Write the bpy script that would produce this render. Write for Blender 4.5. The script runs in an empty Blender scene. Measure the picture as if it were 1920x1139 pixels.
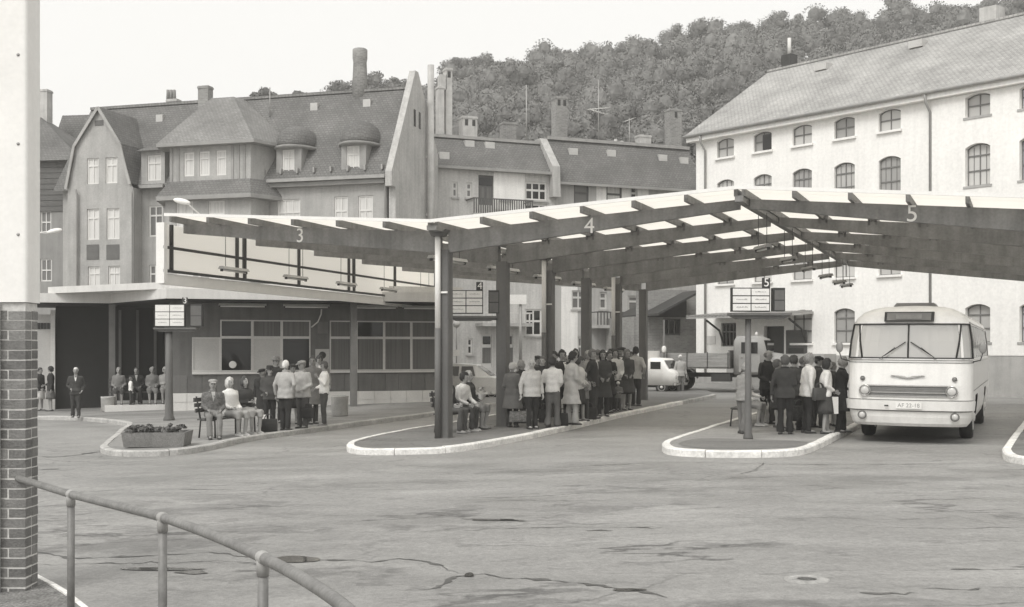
import bpy, bmesh, math, random
import numpy as np
from mathutils import Vector, Matrix, noise as mnoise

random.seed(7)
SC = bpy.context.scene
COL = SC.collection
R = math.radians

# ------------------------------------------------------------------ camera, sky, sun, exposure
FPX, HZ, CAMZ = 2170.0, 655.0, 2.0          # focal length in px of a 1920 px wide picture, horizon row, eye height
cam = bpy.data.cameras.new('camera')
cam.sensor_width = 36.0
cam.lens = 36.0 * FPX / 1920.0
cam.shift_y = (HZ - 569.5) / 1920.0
cam.clip_start = 0.1
cam.clip_end = 3000.0
cam_o = bpy.data.objects.new('camera', cam)
cam_o.location = (0, 0, CAMZ)
cam_o.rotation_euler = (R(90), 0, 0)
COL.objects.link(cam_o)
SC.camera = cam_o

SUN_EL, SUN_AZ = R(50), R(-150)              # soft light from behind and to the left of the camera
w = bpy.data.worlds.new('World'); SC.world = w; w.use_nodes = True
nt = w.node_tree; nt.nodes.clear()
out = nt.nodes.new('ShaderNodeOutputWorld')
sky = nt.nodes.new('ShaderNodeTexSky'); sky.sky_type = 'NISHITA'; sky.sun_disc = False
sky.sun_elevation = SUN_EL; sky.sun_rotation = SUN_AZ; sky.dust_density = 4.0; sky.air_density = 1.0
hs = nt.nodes.new('ShaderNodeHueSaturation'); hs.inputs['Saturation'].default_value = 0.0
b1 = nt.nodes.new('ShaderNodeBackground'); b1.inputs['Strength'].default_value = 0.05
b2 = nt.nodes.new('ShaderNodeBackground'); b2.inputs['Color'].default_value = (1.0, 0.988, 0.955, 1)
b2.inputs['Strength'].default_value = 0.61    # the even cloud layer of an overcast day
ad = nt.nodes.new('ShaderNodeAddShader')
nt.links.new(sky.outputs[0], hs.inputs['Color']); nt.links.new(hs.outputs[0], b1.inputs['Color'])
nt.links.new(b1.outputs[0], ad.inputs[0]); nt.links.new(b2.outputs[0], ad.inputs[1]); nt.links.new(ad.outputs[0], out.inputs[0])

sl = bpy.data.lights.new('sun', 'SUN'); sl.energy = 1.35; sl.angle = R(25); sl.color = (1.0, 0.985, 0.95)
so = bpy.data.objects.new('sun', sl); COL.objects.link(so)
sd = Vector((math.sin(SUN_AZ) * math.cos(SUN_EL), math.cos(SUN_AZ) * math.cos(SUN_EL), math.sin(SUN_EL)))
so.rotation_euler = sd.to_track_quat('Z', 'Y').to_euler()
so.location = (-20, -30, 40)

SC.view_settings.view_transform = 'Standard'
SC.view_settings.look = 'None'
SC.view_settings.exposure = 0.38
SC.view_settings.gamma = 1.0
SC.view_settings.use_curve_mapping = False
SC.render.engine = 'CYCLES'
SC.cycles.max_bounces = 6
SC.cycles.diffuse_bounces = 3
SC.cycles.glossy_bounces = 3
SC.cycles.transmission_bounces = 5
SC.cycles.transparent_max_bounces = 8
SC.cycles.caustics_reflective = False
SC.cycles.caustics_refractive = False
SC.cycles.use_denoising = True

# ------------------------------------------------------------------ ground shape and picking points on it
def g(x, y):
    return 0.022 * max(-40.0, min(x, 3.0)) + 0.02 * max(0.0, min(y, 80.0) - 45.0)

def gp(px, py, off=0.0):
    """point of the sloping yard seen at a picture position"""
    s = 25.0
    for _ in range(60):
        d = (px - 960.0) / FPX
        s2 = (CAMZ - off - g(d * s, s)) / ((py - HZ) / FPX)
        s = 0.5 * s + 0.5 * s2
    d = (px - 960.0) / FPX
    return Vector((d * s, s, g(d * s, s) + off))

def pt(px, py, Y):
    return Vector(((px - 960.0) / FPX * Y, Y, CAMZ + (HZ - py) / FPX * Y))

# ------------------------------------------------------------------ materials (a black and white print: warm greys)
TINT = (1.0, 0.982, 0.945)
MATS = {}
def tint(v):
    return (v * TINT[0], v * TINT[1], v * TINT[2], 1.0)

def mat(name, v, rough=0.75, var=0.12, scale=1.5, fine=0.06, fscale=25.0, bump=0.0, bscale=30.0, metal=0.0, spec=0.35, stretch=(1, 1, 1), coat=0.0, streak=0.0):
    if name in MATS:
        return MATS[name]
    m = bpy.data.materials.new(name); m.use_nodes = True
    t = m.node_tree; N = t.nodes; L = t.links
    p = N['Principled BSDF']
    p.inputs['Roughness'].default_value = rough
    p.inputs['Metallic'].default_value = metal
    p.inputs['Specular IOR Level'].default_value = spec
    if coat: p.inputs['Coat Weight'].default_value = coat
    tc = N.new('ShaderNodeTexCoord'); mp = N.new('ShaderNodeMapping'); mp.inputs['Scale'].default_value = stretch
    L.new(tc.outputs['Object'], mp.inputs['Vector'])
    n1 = N.new('ShaderNodeTexNoise'); n1.inputs['Scale'].default_value = scale; n1.inputs['Detail'].default_value = 6; n1.inputs['Roughness'].default_value = 0.62
    n2 = N.new('ShaderNodeTexNoise'); n2.inputs['Scale'].default_value = fscale; n2.inputs['Detail'].default_value = 4
    L.new(mp.outputs[0], n1.inputs['Vector']); L.new(mp.outputs[0], n2.inputs['Vector'])
    a = N.new('ShaderNodeMapRange'); a.inputs[1].default_value = 0.3; a.inputs[2].default_value = 0.7
    a.inputs[3].default_value = 1 - var; a.inputs[4].default_value = 1 + var; L.new(n1.outputs[0], a.inputs[0])
    b = N.new('ShaderNodeMapRange'); b.inputs[1].default_value = 0.3; b.inputs[2].default_value = 0.7
    b.inputs[3].default_value = 1 - fine; b.inputs[4].default_value = 1 + fine; L.new(n2.outputs[0], b.inputs[0])
    q = N.new('ShaderNodeMath'); q.operation = 'MULTIPLY'; L.new(a.outputs[0], q.inputs[0]); L.new(b.outputs[0], q.inputs[1])
    last = q
    if streak:
        mp2 = N.new('ShaderNodeMapping'); mp2.inputs['Scale'].default_value = (5, 5, 0.35); L.new(tc.outputs['Object'], mp2.inputs['Vector'])
        n3 = N.new('ShaderNodeTexNoise'); n3.inputs['Scale'].default_value = 1.0; n3.inputs['Detail'].default_value = 5; L.new(mp2.outputs[0], n3.inputs['Vector'])
        c = N.new('ShaderNodeMapRange'); c.inputs[1].default_value = 0.42; c.inputs[2].default_value = 0.75
        c.inputs[3].default_value = 1.0; c.inputs[4].default_value = 1 - streak; L.new(n3.outputs[0], c.inputs[0])
        q2 = N.new('ShaderNodeMath'); q2.operation = 'MULTIPLY'; L.new(q.outputs[0], q2.inputs[0]); L.new(c.outputs[0], q2.inputs[1]); last = q2
    vm = N.new('ShaderNodeVectorMath'); vm.operation = 'SCALE'; vm.inputs[0].default_value = tint(v)[:3]
    L.new(last.outputs[0], vm.inputs['Scale']); L.new(vm.outputs[0], p.inputs['Base Color'])
    if bump:
        n4 = N.new('ShaderNodeTexNoise'); n4.inputs['Scale'].default_value = bscale; n4.inputs['Detail'].default_value = 5
        L.new(tc.outputs['Object'], n4.inputs['Vector'])
        bp = N.new('ShaderNodeBump'); bp.inputs['Strength'].default_value = bump; bp.inputs['Distance'].default_value = 0.02
        L.new(n4.outputs[0], bp.inputs['Height']); L.new(bp.outputs[0], p.inputs['Normal'])
    MATS[name] = m
    return m

def tile_mat(name, v, bw, bh, var=0.3, mortar=0.012, mort=0.5, rough=0.8, bump=0.8, patch=0.22, offset=0.5):
    """rows of small tiles, slates or bricks by metric UV, for surfaces too far off to pick the pieces apart"""
    if name in MATS:
        return MATS[name]
    m = mat(name, v, rough=rough, var=patch, scale=0.6, fine=0.08, fscale=9.0)
    t = m.node_tree; N = t.nodes; L = t.links; p = N['Principled BSDF']
    src = p.inputs['Base Color'].links[0].from_socket
    uv = N.new('ShaderNodeUVMap')
    br = N.new('ShaderNodeTexBrick'); br.offset = offset
    br.inputs['Color1'].default_value = (1 - var,) * 3 + (1,); br.inputs['Color2'].default_value = (1 + var,) * 3 + (1,)
    br.inputs['Mortar'].default_value = (mort,) * 3 + (1,)
    br.inputs['Scale'].default_value = 1.0; br.inputs['Brick Width'].default_value = bw; br.inputs['Row Height'].default_value = bh
    br.inputs['Mortar Size'].default_value = mortar; br.inputs['Mortar Smooth'].default_value = 0.3; br.inputs['Bias'].default_value = 0.0
    L.new(uv.outputs[0], br.inputs['Vector'])
    mx = N.new('ShaderNodeMix'); mx.data_type = 'RGBA'; mx.blend_type = 'MULTIPLY'; mx.inputs[0].default_value = 1.0
    L.new(src, mx.inputs[6]); L.new(br.outputs['Color'], mx.inputs[7]); L.new(mx.outputs[2], p.inputs['Base Color'])
    bp = N.new('ShaderNodeBump'); bp.inputs['Strength'].default_value = bump; bp.inputs['Distance'].default_value = 0.02; bp.invert = True
    L.new(br.outputs['Fac'], bp.inputs['Height']); L.new(bp.outputs[0], p.inputs['Normal'])
    return m

def glass_mat(name, dark=0.05, clear=0.35, gloss=0.08, trans=0.8):
    if name in MATS:
        return MATS[name]
    m = bpy.data.materials.new(name); m.use_nodes = True
    t = m.node_tree; N = t.nodes; L = t.links
    p = N['Principled BSDF']; p.inputs['Base Color'].default_value = tint(dark); p.inputs['Roughness'].default_value = gloss
    p.inputs['Specular IOR Level'].default_value = 0.5; p.inputs['IOR'].default_value = 1.45
    tr = N.new('ShaderNodeBsdfTransparent'); tr.inputs[0].default_value = tint(trans)
    mx = N.new('ShaderNodeMixShader'); mx.inputs[0].default_value = clear
    L.new(p.outputs[0], mx.inputs[1]); L.new(tr.outputs[0], mx.inputs[2]); L.new(mx.outputs[0], N['Material Output'].inputs[0])
    MATS[name] = m
    return m

def trans_mat(name, v, tfac=0.6, ribs=None):
    """white translucent sheet: daylight comes through it"""
    if name in MATS:
        return MATS[name]
    m = bpy.data.materials.new(name); m.use_nodes = True
    t = m.node_tree; N = t.nodes; L = t.links
    p = N['Principled BSDF']; p.inputs['Base Color'].default_value = tint(v); p.inputs['Roughness'].default_value = 0.6
    tr = N.new('ShaderNodeBsdfTranslucent'); tr.inputs[0].default_value = tint(min(0.98, v * 1.05))
    mx = N.new('ShaderNodeMixShader'); mx.inputs[0].default_value = tfac
    L.new(p.outputs[0], mx.inputs[1]); L.new(tr.outputs[0], mx.inputs[2]); L.new(mx.outputs[0], N['Material Output'].inputs[0])
    if ribs:
        uv = N.new('ShaderNodeUVMap'); wv = N.new('ShaderNodeTexWave'); wv.inputs['Scale'].default_value = ribs; wv.bands_direction = 'X'
        L.new(uv.outputs[0], wv.inputs['Vector'])
        bp = N.new('ShaderNodeBump'); bp.inputs['Strength'].default_value = 0.4; bp.inputs['Distance'].default_value = 0.02
        L.new(wv.outputs[0], bp.inputs['Height']); L.new(bp.outputs[0], p.inputs['Normal']); L.new(bp.outputs[0], tr.inputs['Normal'])
    MATS[name] = m
    return m

# ------------------------------------------------------------------ mesh builder
class MB:
    def __init__(self):
        self.v = []; self.f = []; self.m = []; self.s = []
    def add(self, vs, fs, mi=0, smooth=False):
        o = len(self.v)
        self.v += [tuple(p) for p in vs]
        for f in fs:
            self.f.append(tuple(i + o for i in f)); self.m.append(mi); self.s.append(smooth)
        return self
    def poly(self, pts, mi=0, smooth=False):
        return self.add(pts, [tuple(range(len(pts)))], mi, smooth)
    def box(self, x0, x1, y0, y1, z0, z1, mi=0):
        vs = [(x, y, z) for z in (z0, z1) for y in (y0, y1) for x in (x0, x1)]
        return self.add(vs, [(0, 2, 3, 1), (4, 5, 7, 6), (0, 1, 5, 4), (2, 6, 7, 3), (0, 4, 6, 2), (1, 3, 7, 5)], mi)
    def bar(self, a, b, wd, ht, up=(0, 0, 1), mi=0):
        a = Vector(a); b = Vector(b); d = (b - a).normalized(); up = Vector(up)
        r = d.cross(up)
        if r.length < 1e-5: r = d.cross(Vector((0, 1, 0)))
        r.normalize(); u = r.cross(d).normalized()
        vs = []
        for q in (a, b):
            for i, j in ((-1, -1), (1, -1), (1, 1), (-1, 1)):
                vs.append(q + r * (i * wd / 2) + u * (j * ht / 2))
        return self.add(vs, [(0, 1, 2, 3), (7, 6, 5, 4), (0, 4, 5, 1), (1, 5, 6, 2), (2, 6, 7, 3), (3, 7, 4, 0)], mi)
    def prism(self, poly, a, b, axis='y', mi=0):
        """polygon in xz (axis y), xy (axis z) or yz (axis x), extruded from a to b"""
        n = len(poly)
        def P(q, t):
            return {'y': (q[0], t, q[1]), 'z': (q[0], q[1], t), 'x': (t, q[0], q[1])}[axis]
        vs = [P(q, a) for q in poly] + [P(q, b) for q in poly]
        fs = [tuple(range(n)), tuple(range(2 * n - 1, n - 1, -1))] + [(i, (i + 1) % n, n + (i + 1) % n, n + i) for i in range(n)]
        return self.add(vs, fs, mi)
    def loft(self, rings, mi=0, cap=True, smooth=True):
        n = len(rings[0]); vs = [p for r in rings for p in r]; fs = []
        for k in range(len(rings) - 1):
            for i in range(n):
                j = (i + 1) % n
                fs.append((k * n + i, k * n + j, (k + 1) * n + j, (k + 1) * n + i))
        if cap:
            fs.append(tuple(range(n - 1, -1, -1))); fs.append(tuple((len(rings) - 1) * n + i for i in range(n)))
        return self.add(vs, fs, mi, smooth)
    def tube(self, pts, r, n=8, mi=0, cap=True, flat=None, smooth=True):
        pts = [Vector(p) for p in pts]
        rs = list(r) if hasattr(r, '__len__') else [r] * len(pts)
        rings = []; prev = None
        for i, p in enumerate(pts):
            d = (pts[min(i + 1, len(pts) - 1)] - pts[max(i - 1, 0)]).normalized()
            if prev is None:
                a = d.cross(Vector((0, 0, 1)))
                if a.length < 1e-3: a = Vector((1, 0, 0))
                a.normalize()
            else:
                a = (prev - d * prev.dot(d)).normalized()
            prev = a; b = d.cross(a)
            fl = flat if flat else 1.0
            rings.append([p + a * (math.cos(t) * rs[i]) + b * (math.sin(t) * rs[i] * fl) for t in [2 * math.pi * k / n for k in range(n)]])
        return self.loft(rings, mi, cap, smooth)
    def lathe(self, c, prof, axis=(0, 0, 1), n=20, mi=0, smooth=True, cap=True):
        c = Vector(c); ax = Vector(axis).normalized()
        a = ax.orthogonal().normalized(); b = ax.cross(a)
        rings = [[c + ax * h + (a * math.cos(t) + b * math.sin(t)) * max(r, 1e-4) for t in [2 * math.pi * k / n for k in range(n)]] for r, h in prof]
        return self.loft(rings, mi, cap, smooth)
    def ell(self, c, r, nu=10, nv=7, mi=0, rot=None, smooth=True):
        c = Vector(c); vs = []; fs = []
        for j in range(nv + 1):
            ph = math.pi * j / nv
            for i in range(nu):
                th = 2 * math.pi * i / nu
                q = Vector((r[0] * math.sin(ph) * math.cos(th), r[1] * math.sin(ph) * math.sin(th), r[2] * math.cos(ph)))
                if rot is not None: q = rot @ q
                vs.append(c + q)
        for j in range(nv):
            for i in range(nu):
                k = (i + 1) % nu
                fs.append((j * nu + i, (j + 1) * nu + i, (j + 1) * nu + k, j * nu + k))
        return self.add(vs, fs, mi, smooth)
    def mesh(self, name, mats, uv=True):
        me = bpy.data.meshes.new(name)
        me.from_pydata(self.v, [], self.f)
        ms = mats if isinstance(mats, (list, tuple)) else [mats]
        for m in ms: me.materials.append(m)
        if len(ms) > 1: me.polygons.foreach_set('material_index', self.m)
        if any(self.s): me.polygons.foreach_set('use_smooth', self.s)
        me.update()
        if uv:
            ul = me.uv_layers.new(name='UVMap'); data = np.zeros((len(me.loops), 2), dtype=np.float32)
            for p in me.polygons:
                nn = p.normal
                u = Vector((-nn.y, nn.x, 0))
                if u.length < 0.05: u = Vector((1, 0, 0))
                u.normalize(); vv = nn.cross(u)
                for li in p.loop_indices:
                    q = me.vertices[me.loops[li].vertex_index].co
                    data[li] = (q.dot(u), q.dot(vv))
            ul.data.foreach_set('uv', data.ravel())
        return me
    def build(self, name, mats, parent=None, loc=None, rotz=0.0, uv=True):
        me = self.mesh(name, mats, uv)
        return link(name, me, parent, loc, rotz)

def link(name, me, parent=None, loc=None, rotz=0.0):
    o = bpy.data.objects.new(name, me); COL.objects.link(o)
    if parent is not None: o.parent = parent
    if loc is not None: o.location = loc
    if rotz: o.rotation_euler = (0, 0, rotz)
    return o

def tag(o, label, cat, group=None):
    o['label'] = label; o['category'] = cat
    if group: o['group'] = group
    return o

def thing(name, label, cat, loc=(0, 0, 0), rotz=0.0, group=None):
    o = bpy.data.objects.new(name, None); o.empty_display_size = 0.3; COL.objects.link(o)
    o.location = loc; o.rotation_euler = (0, 0, rotz)
    return tag(o, label, cat, group)

def struct(o):
    o['kind'] = 'structure'; return o
def stuff(o):
    o['kind'] = 'stuff'; return o

class Fr:
    """upright facade plane: x runs left to right as seen, y runs into the building, z up"""
    def __init__(self, O, deg):
        self.O = Vector(O); self.a = R(deg); c, s = math.cos(self.a), math.sin(self.a)
        self.u = Vector((c, s, 0)); self.n = Vector((-s, c, 0))
    def at(self, px, py, y=0.0):
        d = Vector(((px - 960.0) / FPX, 1.0, (HZ - py) / FPX)); c = Vector((0, 0, CAMZ))
        t = ((self.O + self.n * y) - c).dot(self.n) / d.dot(self.n)
        p = c + d * t - self.O
        return p.dot(self.u), p.z
    def rect(self, x0, y0, x1, y1, y=0.0):
        ym = (y0 + y1) / 2; xm = (x0 + x1) / 2
        return (self.at(x0, ym, y)[0], self.at(x1, ym, y)[0], self.at(xm, y1, y)[1], self.at(xm, y0, y)[1])

WORK = bpy.data.scenes.new('workbench')      # scratch scene, removed at the end
def text_mesh(s, size, depth=0.01):
    cu = bpy.data.curves.new('t', 'FONT'); cu.body = s; cu.size = size; cu.extrude = depth; cu.align_x = 'CENTER'; cu.align_y = 'CENTER'
    o = bpy.data.objects.new('t', cu); WORK.collection.objects.link(o)
    WORK.view_layers[0].update(); dg = WORK.view_layers[0].depsgraph
    me = bpy.data.meshes.new_from_object(o.evaluated_get(dg))
    bpy.data.objects.remove(o); bpy.data.curves.remove(cu)
    return me

def wall_cells(mb, x0, x1, z0, z1, holes, y=0.0, depth=0.16, mi=0, rmi=0):
    """wall sheet with rectangular openings and their reveals; hole = (xa, xb, za, zb[, arch rise])"""
    xs = sorted({x0, x1} | {min(max(v, x0), x1) for h in holes for v in h[:2]})
    zs = sorted({z0, z1} | {min(max(v, z0), z1) for h in holes for v in h[2:4]})
    for i in range(len(xs) - 1):
        for j in range(len(zs) - 1):
            cx = (xs[i] + xs[i + 1]) / 2; cz = (zs[j] + zs[j + 1]) / 2
            if any(h[0] < cx < h[1] and h[2] < cz < h[3] for h in holes): continue
            mb.poly([(xs[i], y, zs[j]), (xs[i + 1], y, zs[j]), (xs[i + 1], y, zs[j + 1]), (xs[i], y, zs[j + 1])], mi)
    for h in holes:
        a, b, c, d = h[:4]; rise = h[4] if len(h) > 4 else 0
        arc = [(b, d - rise), (a, d - rise)] if not rise else arch_pts(a, b, d - rise, rise)
        if rise:
            k = len(arc) // 2
            mb.poly([(b, y, d)] + [(q[0], y, q[1]) for q in arc[:k + 1]] + [(arc[k][0], y, d)] if arc[k][1] < d - 1e-6 else [(b, y, d)] + [(q[0], y, q[1]) for q in arc[:k + 1]], mi)
            mb.poly([(q[0], y, q[1]) for q in arc[k:]] + [(a, y, d)], mi)
        ring = [(a, c), (b, c)] + list(arc)
        for i in range(len(ring)):
            p, q = ring[i], ring[(i + 1) % len(ring)]
            mb.poly([(p[0], y, p[1]), (q[0], y, q[1]), (q[0], y + depth, q[1]), (p[0], y + depth, p[1])], rmi)

def arch_pts(a, b, z, rise, n=8):
    cx = (a + b) / 2; hw = (b - a) / 2
    rad = (hw * hw + rise * rise) / (2 * rise); cz = z + rise - rad
    t0 = math.asin(hw / rad)
    return [(cx + rad * math.sin(t0 - 2 * t0 * i / n), cz + rad * math.cos(t0 - 2 * t0 * i / n)) for i in range(n + 1)]

def window(parent, h, frame_m, pane_m, y=0.1, cols=2, rows=(0.66,), fw=0.06, bars=0.035, sill=None, sill_m=None, blind=None, deep=0.05, name='window'):
    """casement: frame and glazing bars as the part, panes (and blind) as sub-parts"""
    a, b, c, d = h[:4]; rise = h[4] if len(h) > 4 else 0
    mb = MB()
    mb.box(a, a + fw, y, y + deep, c, d - rise); mb.box(b - fw, b, y, y + deep, c, d - rise)
    mb.box(a + fw, b - fw, y, y + deep, c, c + fw)
    if rise:
        arc = arch_pts(a, b, d - rise, rise)
        inn = [(q[0] + ((a + b) / 2 - q[0]) * 0.1, q[1] - fw) for q in arc]
        for i in range(len(arc) - 1):
            mb.prism([arc[i], arc[i + 1], inn[i + 1], inn[i]], y, y + deep)
    else:
        mb.box(a + fw, b - fw, y, y + deep, d - fw, d)
    for k in range(1, cols):
        xm = a + (b - a) * k / cols
        mb.box(xm - bars / 2, xm + bars / 2, y - 0.004, y + deep - 0.002, c + fw, d - fw)
    for r_ in rows:
        zm = c + (d - c) * r_
        mb.box(a + fw, b - fw, y - 0.008, y + deep - 0.004, zm - bars * 0.7, zm + bars * 0.7)
    wo = mb.build(name, frame_m, parent)
    top = arch_pts(a, b, d - rise, rise) if rise else [(b, d), (a, d)]
    pb = MB(); pb.poly([(p[0], y + deep * 0.6, p[1]) for p in [(a, c), (b, c)] + list(top)])
    pb.build('pane', pane_m, wo)
    if sill:
        sb = MB(); sb.box(a - 0.08, b + 0.08, -sill, 0.1, c - 0.1, c - 0.004); sb.build('sill', sill_m or frame_m, wo)
    if blind:
        bb = MB(); bb.box(a + fw, b - fw, y + deep + 0.02, y + deep + 0.03, c + (d - c) * blind[0], c + (d - c) * blind[1]); bb.build('curtain', blind[2], wo)
    return wo
# ================================================================== THE SETTING
def asphalt(name, v, wet=True):
    m = mat(name, v, rough=0.85, var=0.13, scale=0.22, fine=0.10, fscale=38.0, bump=0.35, bscale=60.0)
    t = m.node_tree; N = t.nodes; L = t.links; p = N['Principled BSDF']
    src = p.inputs['Base Color'].links[0].from_socket
    tc = N.new('ShaderNodeTexCoord')
    # worn tracks and patched strips
    mp = N.new('ShaderNodeMapping'); mp.inputs['Scale'].default_value = (0.35, 1.1, 1.0); mp.inputs['Rotation'].default_value = (0, 0, R(18))
    L.new(tc.outputs['Object'], mp.inputs['Vector'])
    n = N.new('ShaderNodeTexNoise'); n.inputs['Scale'].default_value = 0.9; n.inputs['Detail'].default_value = 7; n.inputs['Roughness'].default_value = 0.7
    L.new(mp.outputs[0], n.inputs['Vector'])
    r = N.new('ShaderNodeMapRange'); r.inputs[1].default_value = 0.34; r.inputs[2].default_value = 0.68; r.inputs[3].default_value = 0.80; r.inputs[4].default_value = 1.20
    L.new(n.outputs[0], r.inputs[0])
    # hairline cracks
    nz = N.new('ShaderNodeTexNoise'); nz.inputs['Scale'].default_value = 1.3; nz.inputs['Detail'].default_value = 4; L.new(tc.outputs['Object'], nz.inputs['Vector'])
    sc = N.new('ShaderNodeVectorMath'); sc.operation = 'SCALE'; sc.inputs['Scale'].default_value = 1.1; L.new(nz.outputs['Color'], sc.inputs[0])
    adv = N.new('ShaderNodeVectorMath'); adv.operation = 'ADD'; L.new(tc.outputs['Object'], adv.inputs[0]); L.new(sc.outputs[0], adv.inputs[1])
    vo = N.new('ShaderNodeTexVoronoi'); vo.feature = 'DISTANCE_TO_EDGE'; vo.inputs['Scale'].default_value = 0.33; L.new(adv.outputs[0], vo.inputs['Vector'])
    c = N.new('ShaderNodeMapRange'); c.inputs[1].default_value = 0.0; c.inputs[2].default_value = 0.012; c.inputs[3].default_value = 0.62; c.inputs[4].default_value = 1.0
    L.new(vo.outputs['Distance'], c.inputs[0])
    # cracks show only in parts
    nm = N.new('ShaderNodeTexNoise'); nm.inputs['Scale'].default_value = 0.16; L.new(tc.outputs['Object'], nm.inputs['Vector'])
    mk = N.new('ShaderNodeMapRange'); mk.inputs[1].default_value = 0.48; mk.inputs[2].default_value = 0.6; L.new(nm.outputs[0], mk.inputs[0])
    mf = N.new('ShaderNodeMix'); mf.data_type = 'FLOAT'; mf.inputs[2].default_value = 1.0; L.new(mk.outputs[0], mf.inputs[0]); L.new(c.outputs[0], mf.inputs[3])
    q = N.new('ShaderNodeMath'); q.operation = 'MULTIPLY'; L.new(r.outputs[0], q.inputs[0]); L.new(mf.outputs[0], q.inputs[1])
    vm = N.new('ShaderNodeVectorMath'); vm.operation = 'SCALE'; L.new(src, vm.inputs[0]); L.new(q.outputs[0], vm.inputs['Scale'])
    L.new(vm.outputs[0], p.inputs['Base Color'])
    # damp stains, mostly in the hollows of the near yard
    mpd = N.new('ShaderNodeMapping'); mpd.inputs['Scale'].default_value = (0.45, 1.0, 1.0); mpd.inputs['Rotation'].default_value = (0, 0, R(-6)); L.new(adv.outputs[0], mpd.inputs['Vector'])
    nd = N.new('ShaderNodeTexNoise'); nd.inputs['Scale'].default_value = 0.75; nd.inputs['Detail'].default_value = 8; nd.inputs['Roughness'].default_value = 0.66; L.new(mpd.outputs[0], nd.inputs['Vector'])
    md = N.new('ShaderNodeMapRange'); md.inputs[1].default_value = 0.535; md.inputs[2].default_value = 0.61; L.new(nd.outputs[0], md.inputs[0])
    sp = N.new('ShaderNodeSeparateXYZ'); L.new(tc.outputs['Object'], sp.inputs[0])
    my = N.new('ShaderNodeMapRange'); my.inputs[1].default_value = 13.0; my.inputs[2].default_value = 21.0; my.inputs[3].default_value = 0.85 if wet else 0.25; my.inputs[4].default_value = 0.22; L.new(sp.outputs['Y'], my.inputs[0])
    dm = N.new('ShaderNodeMath'); dm.operation = 'MULTIPLY'; L.new(md.outputs[0], dm.inputs[0]); L.new(my.outputs[0], dm.inputs[1])
    dk = N.new('ShaderNodeMapRange'); dk.inputs[3].default_value = 1.0; dk.inputs[4].default_value = 0.58; L.new(dm.outputs[0], dk.inputs[0])
    # ragged damp seams: the contour lines of a broken noise
    mps = N.new('ShaderNodeMapping'); mps.inputs['Scale'].default_value = (0.22, 0.62, 1.0); mps.inputs['Location'].default_value = (3.1, 1.7, 0); mps.inputs['Rotation'].default_value = (0, 0, R(8)); L.new(tc.outputs['Object'], mps.inputs['Vector'])
    n5 = N.new('ShaderNodeTexNoise'); n5.inputs['Scale'].default_value = 1.0; n5.inputs['Detail'].default_value = 9; n5.inputs['Roughness'].default_value = 0.6; L.new(mps.outputs[0], n5.inputs['Vector'])
    s5 = N.new('ShaderNodeMath'); s5.operation = 'SUBTRACT'; s5.inputs[1].default_value = 0.5; L.new(n5.outputs[0], s5.inputs[0])
    a5 = N.new('ShaderNodeMath'); a5.operation = 'ABSOLUTE'; L.new(s5.outputs[0], a5.inputs[0])
    c5 = N.new('ShaderNodeMapRange'); c5.inputs[1].default_value = 0.004; c5.inputs[2].default_value = 0.016; c5.inputs[3].default_value = 1.0; c5.inputs[4].default_value = 0.0; L.new(a5.outputs[0], c5.inputs[0])
    n6 = N.new('ShaderNodeTexNoise'); n6.inputs['Scale'].default_value = 0.5; n6.inputs['Detail'].default_value = 5; L.new(tc.outputs['Object'], n6.inputs['Vector'])
    k6 = N.new('ShaderNodeMapRange'); k6.inputs[1].default_value = 0.46; k6.inputs[2].default_value = 0.60; L.new(n6.outputs[0], k6.inputs[0])
    m6 = N.new('ShaderNodeMath'); m6.operation = 'MULTIPLY'; L.new(c5.outputs[0], m6.inputs[0]); L.new(k6.outputs[0], m6.inputs[1])
    m7 = N.new('ShaderNodeMath'); m7.operation = 'MULTIPLY'; L.new(m6.outputs[0], m7.inputs[0]); L.new(my.outputs[0], m7.inputs[1])
    d7 = N.new('ShaderNodeMapRange'); d7.inputs[3].default_value = 1.0; d7.inputs[4].default_value = 0.32; L.new(m7.outputs[0], d7.inputs[0])
    dk2 = N.new('ShaderNodeMath'); dk2.operation = 'MULTIPLY'; L.new(dk.outputs[0], dk2.inputs[0]); L.new(d7.outputs[0], dk2.inputs[1]); dk = dk2
    # aggregate grain
    ng = N.new('ShaderNodeTexNoise'); ng.inputs['Scale'].default_value = 11.0; ng.inputs['Detail'].default_value = 9; ng.inputs['Roughness'].default_value = 0.85; L.new(tc.outputs['Object'], ng.inputs['Vector'])
    gr = N.new('ShaderNodeMapRange'); gr.inputs[1].default_value = 0.3; gr.inputs[2].default_value = 0.7; gr.inputs[3].default_value = 0.72; gr.inputs[4].default_value = 1.28; L.new(ng.outputs[0], gr.inputs[0])
    qg = N.new('ShaderNodeMath'); qg.operation = 'MULTIPLY'; L.new(dk.outputs[0], qg.inputs[0]); L.new(gr.outputs[0], qg.inputs[1])
    vm2 = N.new('ShaderNodeVectorMath'); vm2.operation = 'SCALE'; L.new(vm.outputs[0], vm2.inputs[0]); L.new(qg.outputs[0], vm2.inputs['Scale']); L.new(vm2.outputs[0], p.inputs['Base Color'])
    # damp patches shine a little
    if wet:
        rr = N.new('ShaderNodeMapRange'); rr.inputs[1].default_value = 0.34; rr.inputs[2].default_value = 0.6; rr.inputs[3].default_value = 0.42; rr.inputs[4].default_value = 0.85
        L.new(n.outputs[0], rr.inputs[0]); L.new(rr.outputs[0], p.inputs['Roughness'])
    return m

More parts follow.
